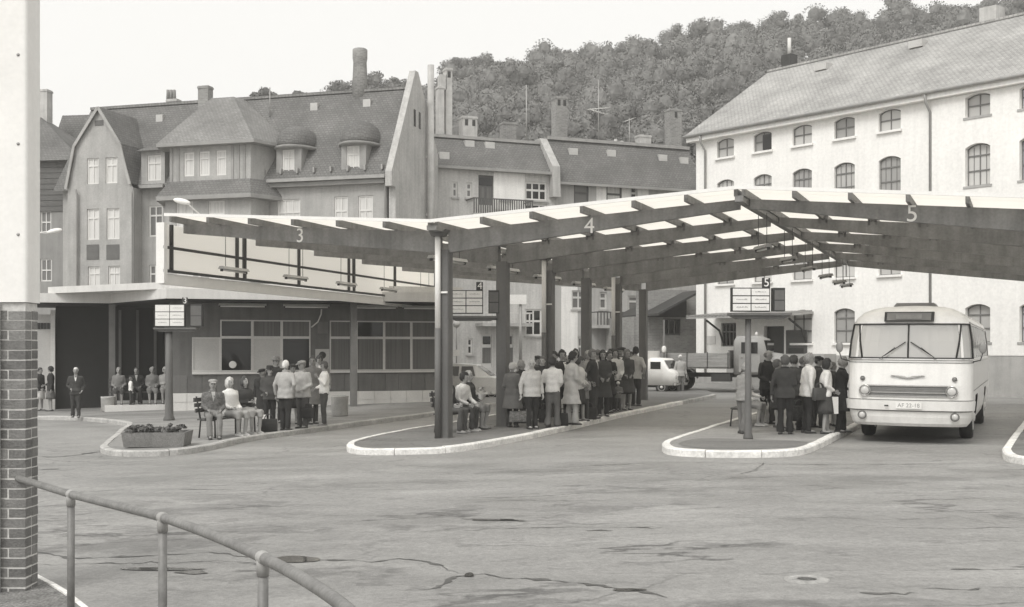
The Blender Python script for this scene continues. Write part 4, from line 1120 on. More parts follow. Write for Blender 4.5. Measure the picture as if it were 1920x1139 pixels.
for h in holes[7:]:
    mb = MB(); mb.box(h[0], h[1], 0.06, 0.12, h[2], h[3]); d_ = mb.build('door', M_BROWN if h is holes[7] else M_FRAME, A)
    for s in (0.28, 0.72):
        xx = h[0] + (h[1] - h[0]) * s; mb = MB(); mb.box(xx - 0.12, xx + 0.12, 0.045, 0.058, h[2] + 0.25, h[2] + (h[3] - h[2]) * 0.6); mb.build('door_panel', M_CURT, d_)
    mb = MB(); mb.box(h[0] + 0.06, h[1] - 0.06, 0.04, 0.055, h[3] - 0.55, h[3] - 0.12); mb.build('fanlight', M_DGL, d_)
hw_ = MF.rect(930, 325, 985, 395); mb = MB(); mb.box(MF.at(926, 350)[0], MF.at(984, 350)[0], -0.03, -0.003, ez - 2.2, ez - 0.15); mb.build('render_patch', M_PLB, A)
for h in (holes[0],): pass
def balcony(parent, fr, x0, x1, ytop, ybot, dep, m_slab, m_rail, solid=False, step=0.13):
    a, b, zb, zt = fr.rect(x0, ytop, x1, ybot, y=-dep)
    mb = MB(); mb.box(a, b, -dep, -0.004, zb - 0.18, zb); bo = mb.build('balcony', m_slab, parent)
    mb = MB(); mb.box(a, b, -dep, -dep + 0.06, zt - 0.06, zt); mb.box(a, a + 0.05, -dep, 0, zt - 0.06, zt - 0.001); mb.box(b - 0.05, b, -dep, 0, zt - 0.06, zt - 0.001); mb.build('handrail', m_rail, bo)
    x = a + 0.04
    while x < b:
        mb = MB(); mb.box(x - 0.035, x + 0.035, -dep + 0.01, -dep + 0.04, zb, zt - 0.06); mb.build('baluster', m_rail, bo, uv=False); x += step
    return bo
balcony(A, MF, 888, 1000, 373, 402, 1.2, M_PLC, M_BROWN)
balcony(A, MF, 905, 1000, 586, 606, 1.1, M_PLC, M_FRAME, step=0.3)
mb = MB(); mb.poly([(x0, -0.3, ez - 0.05), (xsp - 0.1, -0.3, ez - 0.05), (xsp - 0.1, 1.3, rz), (x0, 1.3, rz)]); mb.poly([(x0, 1.3, rz), (xsp - 0.1, 1.3, rz), (xsp - 0.1, 9, rz + 0.3), (x0, 9, rz + 0.3)]); ra = mb.build('roof', M_TILE, A)
mb = MB(); mb.box(x0, xsp - 0.1, -0.42, -0.3, ez - 0.16, ez - 0.02); mb.build('gutter', M_CORN, A)
mb = MB(); mb.box(x0, xsp - 0.1, 1.16, 1.3, rz - 0.02, rz + 0.14); mb.build('roof_edge', M_ZINC, A)
for px, py in ((882, 270), (920, 273), (826, 296)):
    u, z = MF.at(px, py, 0.8); y_ = -0.3 + 1.6 * (z - ez) / (rz - ez); mb = MB(); mb.box(u - 0.27, u + 0.27, y_ - 0.12, y_ + 0.2, z - 0.18, z + 0.2); mb.build('skylight', M_SKYL, ra)
chimney(A, MF, 836, 848, 128, 258, 2.2, 0.5, M_CHIML, pots=1); chimney(A, MF, 822, 833, 162, 258, 2.0, 0.5, M_CHIML)
mb = MB(); a, z = MF.at(826, 150, 2.2); b = MF.at(838, 150, 2.2)[0]; mb.box(a, b, 2.2, 2.7, MF.at(830, 168, 2.2)[1], MF.at(830, 140, 2.2)[1]); mb.build('chimney_bridge', M_CHIML, ra)
chimney(A, MF, 868, 895, 219, 258, 2.4, 0.7, M_CHIML, pots=2); chimney(A, MF, 944, 968, 230, 262, 3.5, 0.6, M_CHIM)
for px, y0, y1 in ((987, 160, 258),):
    u, z = MF.at(px, y0, 3.0); mb = MB(); mb.tube([(u, 3.0, rz - 0.2), (u, 3.0, z)], 0.04, 6); mb.build('mast', M_ZINC, ra)
u = MF.at(1008, 350)[0]; mb = MB(); mb.tube([(x0 + 0.5, -0.1, 0.2), (x0 + 0.5, -0.1, ez - 0.2)], 0.07, 8); mb.build('downpipe', M_CORN, A)

Bq = thing('rear_house', 'house with white and grey plaster sections next to the white building', 'building', MF.O + MF.u * xsp, MF.a)
BF = Fr(MF.O + MF.u * xsp, 22.3)
X1 = xe - xsp
Wd = [(1076, 345, 1104, 390), (1137, 346, 1166, 395), (1182, 346, 1195, 390), (1072, 545, 1098, 580), (1124, 548, 1138, 580), (1178, 555, 1198, 583), (1083, 632, 1093, 680), (1140, 628, 1160, 680), (1182, 625, 1200, 680)]
holes = [BF.rect(*w_) for w_ in Wd]
mb = MB(); wall_cells(mb, 0, X1, 0, ez2b, holes, 0, 0.2); mb.box(0, X1, 0.3, 0.32, 0, ez2b); mb.box(0, X1, 8.8, 9, 0, ez2b); mb.build('wall', M_PLC, Bq)
pa, pb_ = BF.at(1118, 400)[0], BF.at(1216, 400)[0]
mb = MB(); wall_cells(mb, pa, pb_, BF.at(1150, 420)[1], ez2b - 0.1, holes[1:3], -0.012, 0.012); mb.build('render_patch', M_PLB, Bq)
mb = MB(); wall_cells(mb, BF.at(1052, 600)[0], BF.at(1083, 600)[0], 0.2, BF.at(1060, 538)[1], [holes[3]], -0.012, 0.012); mb.build('render_patch', M_PLB, Bq)
for i, h in enumerate(holes): window(Bq, h, M_BROWN if i in (0, 1) else M_FRAME, M_DGL if i in (2, 7, 8) else (M_CURTL if i == 1 else M_MGL), y=0.06, cols=(1, 1, 1, 2, 1, 1, 1, 2, 1)[i], rows=(0.62,), fw=0.1, bars=0.08, sill=0.08 if i < 6 else None, sill_m=M_PLC)
balcony(Bq, BF, 1120, 1214, 585, 610, 1.1, M_PLC, M_BROWN, step=0.2)
mb = MB(); mb.poly([(0.1, -0.3, ez2b - 0.05), (X1, -0.3, ez2b - 0.05), (X1, 1.3, rz2), (0.1, 1.3, rz2)]); mb.poly([(0.1, 1.3, rz2), (X1, 1.3, rz2), (X1, 9, rz2 + 0.3), (0.1, 9, rz2 + 0.3)]); rb = mb.build('roof', M_TILE, Bq)
mb = MB(); mb.box(0.1, X1, -0.42, -0.3, ez2b - 0.16, ez2b - 0.02); mb.build('gutter', M_CORN, Bq)
mb = MB(); mb.box(0.1, X1, 1.14, 1.3, rz2 - 0.02, rz2 + 0.16); mb.build('roof_edge', M_ZINC, Bq)
mb = MB(); mb.prism([(-0.6, ez - 1.4), (-0.5, ez + 0.3), (1.3, rz + 0.35), (2.0, rz + 0.35), (2.0, ez - 1.4)], -0.35, 0.1, 'x'); mb.build('party_wall', M_PLC, Bq)
for px, py in ((1075, 285), (1147, 288), (1243, 297), (1282, 302)):
    u, z = BF.at(px, py, 0.8); y_ = -0.3 + 1.6 * (z - ez2b) / (rz2 - ez2b); mb = MB(); mb.box(u - 0.27, u + 0.27, y_ - 0.12, y_ + 0.2, z - 0.18, z + 0.2); mb.build('skylight', M_SKYL, rb)
chimney(Bq, BF, 1043, 1064, 182, 268, 2.4, 0.7, M_CHIM, pots=2); chimney(Bq, BF, 1257, 1278, 205, 285, 2.4, 0.7, M_CHIM, pots=1); chimney(Bq, BF, 1200, 1221, 254, 280, 2.4, 0.6, M_CHIML)
for px, y0 in ((1154, 262), (1166, 265)):
    u, z = BF.at(px, y0, 2.0); mb = MB(); mb.lathe((u, 2.0, 0), [(0.1, z - 0.9), (0.1, z)], n=8); mb.build('chimney_pot', M_CHIML, rb)
def antenna(fr, px, ytop, ybot, y, arms, label):
    u, z = fr.at(px, ytop, y); zb = fr.at(px, ybot, y)[1] - 0.4
    q = fr.O + fr.u * u + fr.n * y
    o = thing('roof_antenna', label, 'antenna', (q.x, q.y, fr.O.z + zb), fr.a)
    mb = MB(); mb.tube([(0, 0, 0), (0, 0, z - zb)], 0.035, 6); mb.build('mast', M_ZINC, o)
    for zz_, L_, tilt in arms:
        mb = MB(); mb.tube([(-L_ / 2, 0, z - zb - zz_ - tilt), (L_ / 2, 0, z - zb - zz_ + tilt)], 0.03, 6)
        for k_ in range(5):
            xx = -L_ / 2 + L_ * k_ / 4; mb.tube([(xx, -0.25, z - zb - zz_ + tilt * (2 * k_ / 4 - 1)), (xx, 0.25, z - zb - zz_ + tilt * (2 * k_ / 4 - 1))], 0.015, 5)
        mb.build('dipole_arm', M_OFFW, o)
antenna(BF, 1122, 150, 270, 2.0, [(1.7, 1.3, 0.1), (1.9, 1.0, -0.1)], 'tall television antenna mast with cross arms above the rear house roof')
antenna(BF, 1180, 222, 275, 2.0, [(0.1, 0.6, 0.12)], 'short antenna with one slanting pale arm on the rear house roof')

# ================================================================== WHITE BUILDING
M_WWALL = mat('white_render', 0.87, rough=0.85, var=0.06, scale=0.35, fine=0.05, fscale=8, bump=0.25, bscale=14, streak=0.07)
M_SLATE = tile_mat('slate_roof', 0.38, 0.22, 0.15, var=0.10, mortar=0.02, mort=0.7, patch=0.22)
M_WPL = mat('grey_plinth', 0.40, rough=0.9, var=0.15, scale=1.0, streak=0.15)
M_IRON = mat('iron_window_bars', 0.17, rough=0.6, var=0.1)
M_WGL = glass_mat('factory_glass', 0.46, 0.0, 0.12); M_WGL2 = glass_mat('factory_glass_dim', 0.34, 0.0, 0.1); M_WGL3 = glass_mat('factory_glass_dusty', 0.56, 0.0, 0.2)
WF = Fr((9.26, 58.2, 0.2), -49.9)
wb = thing('white_building', 'long white building with grey slate roof and rows of arched windows', 'building', WF.O, WF.a)
xe = 34.0
ez = WF.at(1668, 190)[1] - 0.0
ctr = [1360, 1432, 1505, 1584, 1668, 1835]
us = [WF.at(c, 400)[0] for c in ctr]; du = (us[4] - us[0]) / 4
us = [us[0] + du * i for i in range(5)] + [us[5], us[5] + du, us[5] + 2 * du, us[5] + 3 * du, us[5] + 4 * du]
wz = WF.O.z
rows = [(11.42 - wz, 12.34 - wz, 0.13), (8.62 - wz, 10.32 - wz, 0.16), (5.2 - wz, 6.95 - wz, 0.16), (2.28 - wz, 3.82 - wz, 0.16)]
hw = 0.53
holes = []
for r_, (za, zb, ri) in enumerate(rows):
    for i, u in enumerate(us):
        if r_ == 3 and i in (1,): continue
        if r_ == 3 and i == 0: continue
        holes.append((u - hw, u + hw, za, zb, ri, r_, i))
door = WF.rect(1432, 612, 1470, 690); door = (door[0], door[1], 0.35, door[3])
barw = WF.rect(1352, 606, 1380, 650)
mb = MB(); wall_cells(mb, 0, xe, 0.35, ez, [h[:5] for h in holes] + [door, barw], 0, 0.22)
mb.poly([(0, 0, 0.35), (0, 12, 0.35), (0, 12, ez), (0, 0, ez)]); mb.box(0.05, xe, 0.5, 0.52, 0, ez); mb.build('wall', M_WWALL, wb)
mb = MB(); mb.poly([(0, 0.0, ez), (0, 12.0, ez), (0, 6.0, 16.88 - wz - 0.1)]); mb.build('gable_wall', M_WWALL, wb)
mb = MB(); mb.box(2.0, xe, -0.07, 0.1, -0.6, 2.02 - wz - 0.3); mb.build('plinth', M_WPL, wb)
mb = MB(); mb.box(-0.07, 2.0, -0.05, 0.1, -0.6, 0.4); mb.build('plinth', M_WPL, wb)
for h in holes:
    r_, i = h[5], h[6]
    op = (r_ == 0 and i == 1)
    window(wb, h[:5], M_IRON, (M_WGL, M_WGL2, M_WGL3)[(r_ * 5 + i * 7 + i // 3) % 3], y=0.12, cols=2, rows=(0.5,) if r_ == 0 else ((0.72, 0.36) if r_ else (0.5,)), fw=0.04, bars=0.04, sill=0.12, sill_m=M_WWALL if i < 5 else M_WPL)
    if op:
        mb = MB(); mb.box(h[0] + 0.5, h[1] - 0.06, 0.05, 0.1, h[2] + 0.06, h[3] - 0.15); mb.build('open_casement', M_DGL, wb)
for i in range(0, len(us)):   # fine glazing bars of the tall windows
    for (za, zb, ri) in rows[1:2]:
        for fx in (0.25, 0.75):
            xx = us[i] - hw + 2 * hw * fx; mb = MB(); mb.box(xx - 0.012, xx + 0.012, 0.13, 0.145, za + 0.05, zb - 0.12); mb.build('glazing_bar', M_IRON, wb, uv=False)
window(wb, barw, M_IRON, M_DGL, y=0.1, cols=4, rows=(0.62,), fw=0.06, bars=0.05)
mb = MB(); mb.box(door[0], door[1], 0.3, 0.36, door[2], door[3]); mb.build('door', M_DARK, wb)
mb = MB(); mb.box(door[1] + 0.15, door[1] + 1.3, -0.06, -0.002, 0.35, door[3] - 0.2); ld = mb.build('door_leaf', M_BROWN, wb)
for z in (0.6, 1.3):
    mb = MB(); mb.box(door[1] + 0.3, door[1] + 1.15, -0.075, -0.061, z, z + 0.55); mb.build('door_panel', M_DARK, ld)
# the right-hand section stands a little proud from the rain pipe on
mb = MB(); us_ = WF.at(1749, 400)[0]; wall_cells(mb, us_, xe, 2.02 - wz - 0.28, ez - 0.31, [h[:5] for h in holes if h[0] > us_], -0.09, 0.09); mb.poly([(us_, -0.09, 1.6), (us_, 0, 1.6), (us_, 0, ez - 0.31), (us_, -0.09, ez - 0.31)]); mb.build('projecting_wall', M_WWALL, wb)
# eaves, roof
mb = MB(); mb.box(-0.35, xe, -0.36, 0.0, ez - 0.30, ez - 0.05); mb.build('eaves_cornice', M_WWALL, wb)
mb = MB(); mb.tube([(-0.45, -0.46, ez - 0.03), (xe, -0.46, ez - 0.03)], 0.08, 8); mb.build('gutter', M_ZINC, wb)
zr = 16.88 - wz
mb = MB(); mb.poly([(-0.5, -0.5, ez - 0.06), (xe, -0.5, ez - 0.06), (xe, 6.0, zr), (-0.1, 6.0, zr)]); mb.poly([(-0.1, 6, zr), (xe, 6, zr), (xe, 12.5, ez), (-0.5, 12.5, ez)]); wr = mb.build('roof', M_SLATE, wb)
mb = MB(); mb.bar((-0.1, 6.0, zr + 0.02), (xe, 6.0, zr + 0.02), 0.25, 0.12); mb.build('ridge_cap', M_SLATE, wr)
def wslope(z): return -0.5 + 6.5 * (z - ez) / (zr - ez)
for px, py in ((1550, 130), (1722, 86)):
    u, z = WF.at(px, py, 5.0); y_ = wslope(z); mb = MB(); mb.box(u - 0.35, u + 0.35, y_ - 0.3, y_ + 0.25, z - 0.12, z + 0.22); mb.build('skylight', M_SKYL, wr)
u, z = WF.at(1480, 104, 6.6); mb = MB(); mb.box(u - 0.3, u + 0.3, 6.3, 6.9, zr - 0.6, z); mb.build('chimney', M_DARK, wr)
z2 = WF.at(1480, 72, 6.6)[1]; mb = MB(); mb.lathe((u, 6.6, 0), [(0.1, z), (0.1, z2)], n=8); mb.build('flue', M_OFFW, wr)
u, z = WF.at(1856, 14, 6.2); mb = MB(); mb.box(u - 0.4, u + 0.4, 6.0, 6.8, zr - 0.6, z); mb.build('chimney', M_CHIML, wr)
for px in (1322, 1744):
    u = WF.at(px, 400, -0.1)[0]; mb = MB(); mb.tube([(u - 0.05, -0.46, ez - 0.1), (u - 0.02, -0.4, ez - 0.45), (u, -0.1, ez - 0.8), (u, -0.1, 0.5)], 0.055, 8); mb.build('downpipe', M_CORN, wb)
# porch roof over the door
a = WF.at(1292, 596, -2.0)[0]; b = WF.at(1478, 590, -1.9)[0]
zc = WF.at(1400, 594, -1.8)[1]
pr = MB(); pr.prism([(-2.2, zc - 0.05), (0.0, zc + 0.12), (0.0, zc + 0.22), (-2.2, zc + 0.05)], a, b, 'x')
po = pr.build('porch_roof', M_WPL, wb)
x = a
while x < b - 0.1:
    mb = MB(); mb.prism([(-2.25, zc + 0.06), (0.0, zc + 0.235), (0.0, zc + 0.285), (-2.25, zc + 0.11)], x + 0.02, x + 0.14, 'x'); mb.build('corrugation', M_ZINC, po, uv=False); x += 0.22
for u in (a + 0.5, b - 0.4):
    mb = MB(); mb.tube([(u, 0.0, zc - 1.3), (u, -0.35, zc - 0.6), (u, -1.3, zc - 0.12)], 0.05, 6); mb.build('bracket', M_DARK, po)
h = WF.rect(1324, 630, 1342, 646); mb = MB(); mb.box(h[0], h[1], -0.03, -0.002, h[2], h[3]); mb.build('notice', M_OFFW, wb)
# loading ramp edge under the windows
mb = MB(); mb.box(WF.at(1470, 660, -1.0)[0], WF.at(1545, 660, -1.0)[0], -1.0, -0.08, -0.4, WF.at(1500, 664, -1.0)[1]); mb.build('ramp', M_WPL, wb)

# annex with pent roof left of the white building
AF = Fr(pt(1226, 700, 61.0), 14.0); AF.O.z = g(AF.O.x, AF.O.y) - 0.1
an = thing('brick_annex', 'grey annex with overhanging pent roof toned dark for shade at the corner of the white building', 'building', AF.O, AF.a)
w1 = AF.at(1318, 640)[0]; zt = AF.at(1260, 594)[1]
h = AF.rect(1243, 598, 1276, 629)
M_ABR = tile_mat('annex_brick', 0.30, 0.25, 0.085, var=0.12, mortar=0.012, mort=1.15)
mb = MB(); wall_cells(mb, -1.0, w1, 0, zt + 1.4, [h], 0, 0.2); mb.box(-1, w1, 0.3, 5, 0, zt); mb.build('wall', M_ABR, an)
window(an, h, M_BROWN, M_DGL, y=0.05, cols=3, rows=(), fw=0.08, bars=0.07)
l0 = AF.at(1233, 592, -2.5); l1 = AF.at(1309, 548, -2.5)
mb = MB(); mb.prism([(l0[0], l0[1]), (l1[0] + 0.2, l1[1]), (l1[0] + 0.2, l1[1] + 0.12), (l0[0], l0[1] + 0.12)], -2.5, 4.0); mb.build('pent_roof', M_DARK, an)  # whole slab coloured dark: the deep shade of its underside is painted in
mb = MB(); mb.prism([(l0[0], l0[1] - 0.02), (l1[0] + 0.2, l1[1] - 0.02), (l1[0] + 0.2, l0[1] - 0.02)], -0.5, -0.4); mb.build('gable_shade', M_DARK, an)  # dark sheet standing in for the deep shade below the roof line
# ================================================================== FOREGROUND PILLAR, RAILING
M_BRICK = [mat('brick_%d' % i, v, rough=0.9, var=0.2, scale=6, fine=0.15, fscale=60, bump=0.5, bscale=60) for i, v in enumerate((0.17, 0.20, 0.235, 0.15))]
M_MORT = mat('mortar', 0.6, rough=0.95, var=0.15, scale=8, fine=0.15, bump=0.4)
M_CASE = mat('white_casing', 0.84, rough=0.5, var=0.05, scale=1.5, fine=0.03, streak=0.08)
YP = 9.75
PW, PD = 0.40, 0.25
xR = (71 - 960) / FPX * (YP + PD); bz = g(xR, YP)
pil = thing('brick_pillar', 'brick pillar carrying a tall white casing at the frame edge beside the handrail', 'pillar', (xR - PW / 2, YP + PD / 2, bz))
ztop = CAMZ + (HZ - 568) / FPX * YP - bz
mb = MB(); mb.box(-PW / 2 + 0.004, PW / 2 - 0.004, -PD / 2 + 0.004, PD / 2 - 0.004, 0, ztop); mb.build('mortar_core', M_MORT, pil)
rnd = random.Random(3)
CH, J = 0.0835, 0.011
nc = int(ztop / CH)
for c in range(nc):
    z0 = c * CH + 0.002; z1 = z0 + CH - J
    def put(x0, x1, y0, y1):
        e = rnd.uniform(0, 0.002)
        mb = MB(); mb.box(x0 + rnd.uniform(-0.002, 0.004), x1 + rnd.uniform(-0.004, 0.001), y0 - e, y1, z0 + rnd.uniform(-0.003, 0.003), z1 + rnd.uniform(-0.005, 0.002)); mb.build('brick', M_BRICK[rnd.choice((0, 0, 1, 1, 2, 3))], pil, uv=False)
    if c % 2 == 0:
        xs_ = [(-PW / 2, -PW / 2 + 0.245), (-PW / 2 + 0.257, PW / 2)]
    else:
        xs_ = [(-PW / 2, -PW / 2 + 0.13), (-PW / 2 + 0.142, PW / 2)]
    for a, b in xs_:
        put(a, b, -PD / 2, -PD / 2 + 0.120)
        put(a, b, PD / 2 - 0.118, PD / 2 + 0.0)
mb = MB()
r_ = 0.03; cs = []
hx, hy = PW / 2 + 0.02, PD / 2 + 0.02
for (sx, sy, a0) in ((1, -1, -90), (1, 1, 0), (-1, 1, 90), (-1, -1, 180)):
    for k_ in range(4):
        a = R(a0 + 30 * k_); cs.append((sx * (hx - r_) + r_ * math.cos(a), sy * (hy - r_) + r_ * math.sin(a)))
mb.loft([[(x, y, z) for x, y in cs] for z in (ztop + 0.004, 6.2)], smooth=False); ca = mb.build('casing', M_CASE, pil)
for py in (103, 270, 440):
    q = pt(34, py, YP - 0.02); mb = MB(); mb.lathe((q.x - pil.location.x, -hy, q.z - bz), [(0.014, 0), (0.012, -0.006), (0.002, -0.008)], axis=(0, 1, 0), n=10)
    mb.build('screw', M_ZINC, ca)
mb = MB(); mb.box(-PW / 2 - 0.06, -PW / 2 + 0.19, -PD / 2 - 0.06, -PD / 2 - 0.008, 0.0, ztop - 0.004); mb.build('jamb_board', M_OFFW, pil)

M_RAIL = mat('galvanised_rail', 0.21, rough=0.5, var=0.25, scale=5, fine=0.12, fscale=40, metal=0.15)
M_RAILP = mat('rail_post', 0.19, rough=0.55, var=0.25, scale=6, fine=0.12, metal=0.15)
M_FIT = mat('rail_fitting', 0.34, rough=0.5, var=0.2, scale=8)
def rp(px, py, h=1.0):
    s = 6.0
    for _ in range(60):
        d = (px - 960) / FPX; s2 = (CAMZ - h - g(d * s, s)) / ((py - HZ) / FPX); s = 0.5 * (s + s2)
    return Vector(((px - 960) / FPX * s, s, g((px - 960) / FPX * s, s) + h))
hr = [rp(*p_) for p_ in ((8, 890), (60, 905), (133, 927), (220, 949), (305, 971), (400, 1005), (493, 1046), (575, 1090), (650, 1142), (760, 1250))]
ra_ = thing('handrail', 'curved galvanised pipe handrail on round posts in the near corner', 'railing', (hr[2].x, hr[2].y, g(hr[2].x, hr[2].y)))
ro = Vector(ra_.location)
path3 = []
for i in range(len(hr) - 1):
    p0 = hr[max(i - 1, 0)]; p1 = hr[i]; p2 = hr[i + 1]; p3 = hr[min(i + 2, len(hr) - 1)]
    for k_ in range(6):
        t = k_ / 6
        path3.append(0.5 * ((2 * p1) + (p2 - p0) * t + (2 * p0 - 5 * p1 + 4 * p2 - p3) * t * t + (3 * p1 - p0 - 3 * p2 + p3) * t ** 3))
path3.append(hr[-1])
mb = MB(); mb.tube([q - ro for q in path3], 0.029, 14); mb.build('top_pipe', M_RAIL, ra_)
for i in (2, 4, 6, 9):
    q = hr[i] - ro; zb = g(hr[i].x, hr[i].y) - ro.z - 0.1
    mb = MB(); mb.lathe((q.x, q.y, 0), [(0.027, zb), (0.027, q.z - 0.06)], n=14); po_ = mb.build('post', M_RAILP, ra_)
    mb = MB(); mb.lathe((q.x, q.y, 0), [(0.031, q.z - 0.09), (0.033, q.z - 0.03), (0.03, q.z)], n=14)
    d_ = (hr[min(i + 1, 9)] - hr[i - 1]).normalized()
    mb.lathe(q - d_ * 0.05, [(0.031, 0.015), (0.034, 0.03), (0.034, 0.07), (0.031, 0.085)], axis=d_, n=14)
    mb.build('tee_fitting', M_FIT, ra_)

# ================================================================== STOP SIGNS
M_SIGNW = mat('sign_panel_white', 0.78, rough=0.4, var=0.04, scale=3)
M_INK = mat('sign_lettering', 0.3, rough=0.6, var=0.3, scale=20)
def text_rows(parent, x0, x1, zc, seed, h=0.024, y=0.0):
    """faded, unreadable line of lettering: short strokes"""
    rnd = random.Random(seed); mb = MB(); x = x0
    while x < x1:
        w_ = rnd.uniform(0.008, 0.016); hh = h * rnd.choice((0.6, 0.6, 1.0))
        mb.box(x, x + w_, y - 0.003, y - 0.001, zc - h / 2, zc - h / 2 + hh); x += w_ + rnd.uniform(0.006, 0.012)
    return mb.build('lettering', M_INK, parent, uv=False)
def stop_sign(label, base, yaw, board, num, post_r, zb, shelf, box2, seed, num_at, mount=None):
    """board = (x0, x1, z0, z1) relative to the post foot; faces -y"""
    o = thing('stop_sign', label, 'sign', base, yaw, 'departure boards of the platforms')
    x0, x1, z0, z1 = board
    if mount is None:
        mb = MB(); mb.lathe((0, 0.05, 0), [(post_r * 1.5, -0.02), (post_r * 1.5, 0.04), (post_r * 1.15, 0.12), (post_r, 0.9), (post_r * 0.92, zb)], n=16); mb.build('post', M_COLM, o)
    else:
        mb = MB(); mb.box(mount[0], mount[1], 0.02, 0.1, zb - 0.05, zb); mb.build('bracket', M_COLM, o)
    mb = MB(); mb.box(shelf[0], shelf[1], -0.16, 0.22, zb, zb + 0.05); mb.prism([(shelf[0], zb), (shelf[1], zb), (shelf[1] - 0.15, zb - 0.07), (shelf[0] + 0.15, zb - 0.07)], -0.1, 0.16); mb.build('shelf', M_COLM, o)
    mb = MB(); mb.box(x0, x1, -0.06, 0.06, z0, z1); bd = mb.build('board', M_DARK, o)
    m_ = 0.022; cw = (x1 - x0 - 3 * m_) / 2; ch = (z1 - z0 - 4 * m_) / 3
    k_ = 0
    for r_ in range(3):
        for c in range(2):
            a = x0 + m_ + c * (cw + m_); b = z0 + m_ + r_ * (ch + m_)
            mb = MB(); mb.box(a, a + cw, -0.075, -0.061, b, b + ch); mb.build('panel', M_SIGNW, bd)
            if (seed * 3 + k_) % 6 != 1: text_rows(bd, a + cw * 0.2, a + cw * 0.82, b + ch * 0.55, seed * 10 + k_, y=-0.076)
            k_ += 1
    a, b = box2
    mb = MB(); mb.box(a, b, -0.05, 0.14, z0 + 0.01, z1 + 0.0); bx_ = mb.build('side_box', M_DARK, o)
    for r_ in range(2):
        zz = z0 + 0.03 + r_ * (z1 - z0 - 0.06) / 2; mb = MB(); mb.box(a + 0.02, b - 0.02, -0.058, -0.051, zz, zz + (z1 - z0) / 2 - 0.05); mb.build('side_panel', M_COLM, bx_)
    me = text_mesh(num, 0.24, 0.004); me.materials.append(M_WHITE)
    mb = MB(); mb.box(num_at[0] - 0.09, num_at[0] + 0.075, -0.03, -0.01, z1 + 0.001, z1 + 0.2); pl = mb.build('number_plate', M_DARK, o)
    t = link('number', me, pl); t.location = (num_at[0], -0.035, z1 + 0.10); t.rotation_euler = (R(90), 0, 0)
    return o
b5 = gp(1404, 823, 0.13)
s_ = b5.y / FPX
stop_sign('departure board with the number 5 on its own thin post at the bus queue', b5, R(4), (-34 * s_, 39 * s_, (655 - 585) * s_ + CAMZ - b5.z, (655 - 540) * s_ + CAMZ - b5.z), '5', 0.065, (655 - 592) * s_ + CAMZ - b5.z, (-36 * s_, 78 * s_), (46 * s_, 68 * s_), 5, (33 * s_, 0))
b3 = gp(316, 788, 0.13); s_ = b3.y / FPX
stop_sign('departure board with the number 3 on a thick post beside the flower trough', b3, R(-2), (-25 * s_, 32 * s_, (655 - 613) * s_ + CAMZ - b3.z, (655 - 571) * s_ + CAMZ - b3.z), '3', 0.11, (655 - 618) * s_ + CAMZ - b3.z, (-26 * s_, 55 * s_), (42 * s_, 64 * s_), 3, (32 * s_, 0))
q = lp(1, stations[1]); s_ = q.y / FPX; xx = (874 - 960) * s_
stop_sign('departure board with the number 4 bracketed to the second canopy post', (xx, q.y - 0.1, 0), R(2), (-32 * s_, 32 * s_, (655 - 589) * s_ + CAMZ, (655 - 545) * s_ + CAMZ), '4', 0.1, (655 - 597) * s_ + CAMZ, (-30 * s_, 58 * s_), (42 * s_, 62 * s_), 4, (26 * s_, 0), mount=(0.2, q.x - xx))
# plain white board on a post behind
q = pt(978, 700, 47.0); zb = g(q.x, q.y) + 0.1
o = thing('white_board', 'blank white board on a grey post behind the second canopy post', 'sign', (q.x, q.y, zb))
s_ = 47.0 / FPX
mb = MB(); mb.lathe((-2 * s_, 0.03, 0), [(0.07, 0), (0.07, (655 - 556) * s_ + CAMZ - zb)], n=12); mb.build('post', M_GREYM, o)
mb = MB(); mb.box(-40 * s_, 9 * s_, -0.1, -0.042, (655 - 571) * s_ + CAMZ - zb, (655 - 553) * s_ + CAMZ - zb); mb.build('panel', M_SIGNW, o)
# round traffic mirror / disc sign on a thin pole and small white plate
q = pt(856, 700, 47.0); zb = g(q.x, q.y); s_ = 47.0 / FPX
o = thing('disc_sign', 'round pale disc sign with a white plate below, on thin pole beside first canopy post', 'sign', (q.x, q.y, zb))
mb = MB(); mb.lathe((0, 0.03, 0), [(0.03, 0), (0.03, (655 - 600) * s_ + CAMZ - zb)], n=8); mb.build('pole', M_GREYM, o)
mb = MB(); mb.lathe((0, 0, (655 - 608) * s_ + CAMZ - zb), [(0.15, 0), (0.15, -0.02)], axis=(0, 1, 0), n=20); mb.build('disc', M_BOARD, o)
mb = MB(); mb.box(-6 * s_, 6 * s_, -0.02, -0.0, (655 - 668) * s_ + CAMZ - zb, (655 - 656) * s_ + CAMZ - zb); mb.build('plate', M_SIGNW, o)
# thin pole at the parked van
q = gp(1245, 736); o = thing('thin_pole', 'thin dark pole with a small light on top beside the delivery van', 'pole', q)
mb = MB(); hh = (736 - 600) * q.y / FPX; mb.lathe((0, 0, 0), [(0.045, 0), (0.045, hh * 0.5), (0.035, hh)], n=8); mb.build('shaft', M_COLM, o)
mb = MB(); mb.lathe((0, 0, hh * 0.55), [(0.07, 0), (0.1, 0.05), (0.1, 0.2), (0.05, 0.28)], n=10); mb.build('lantern', M_OFFW, o)

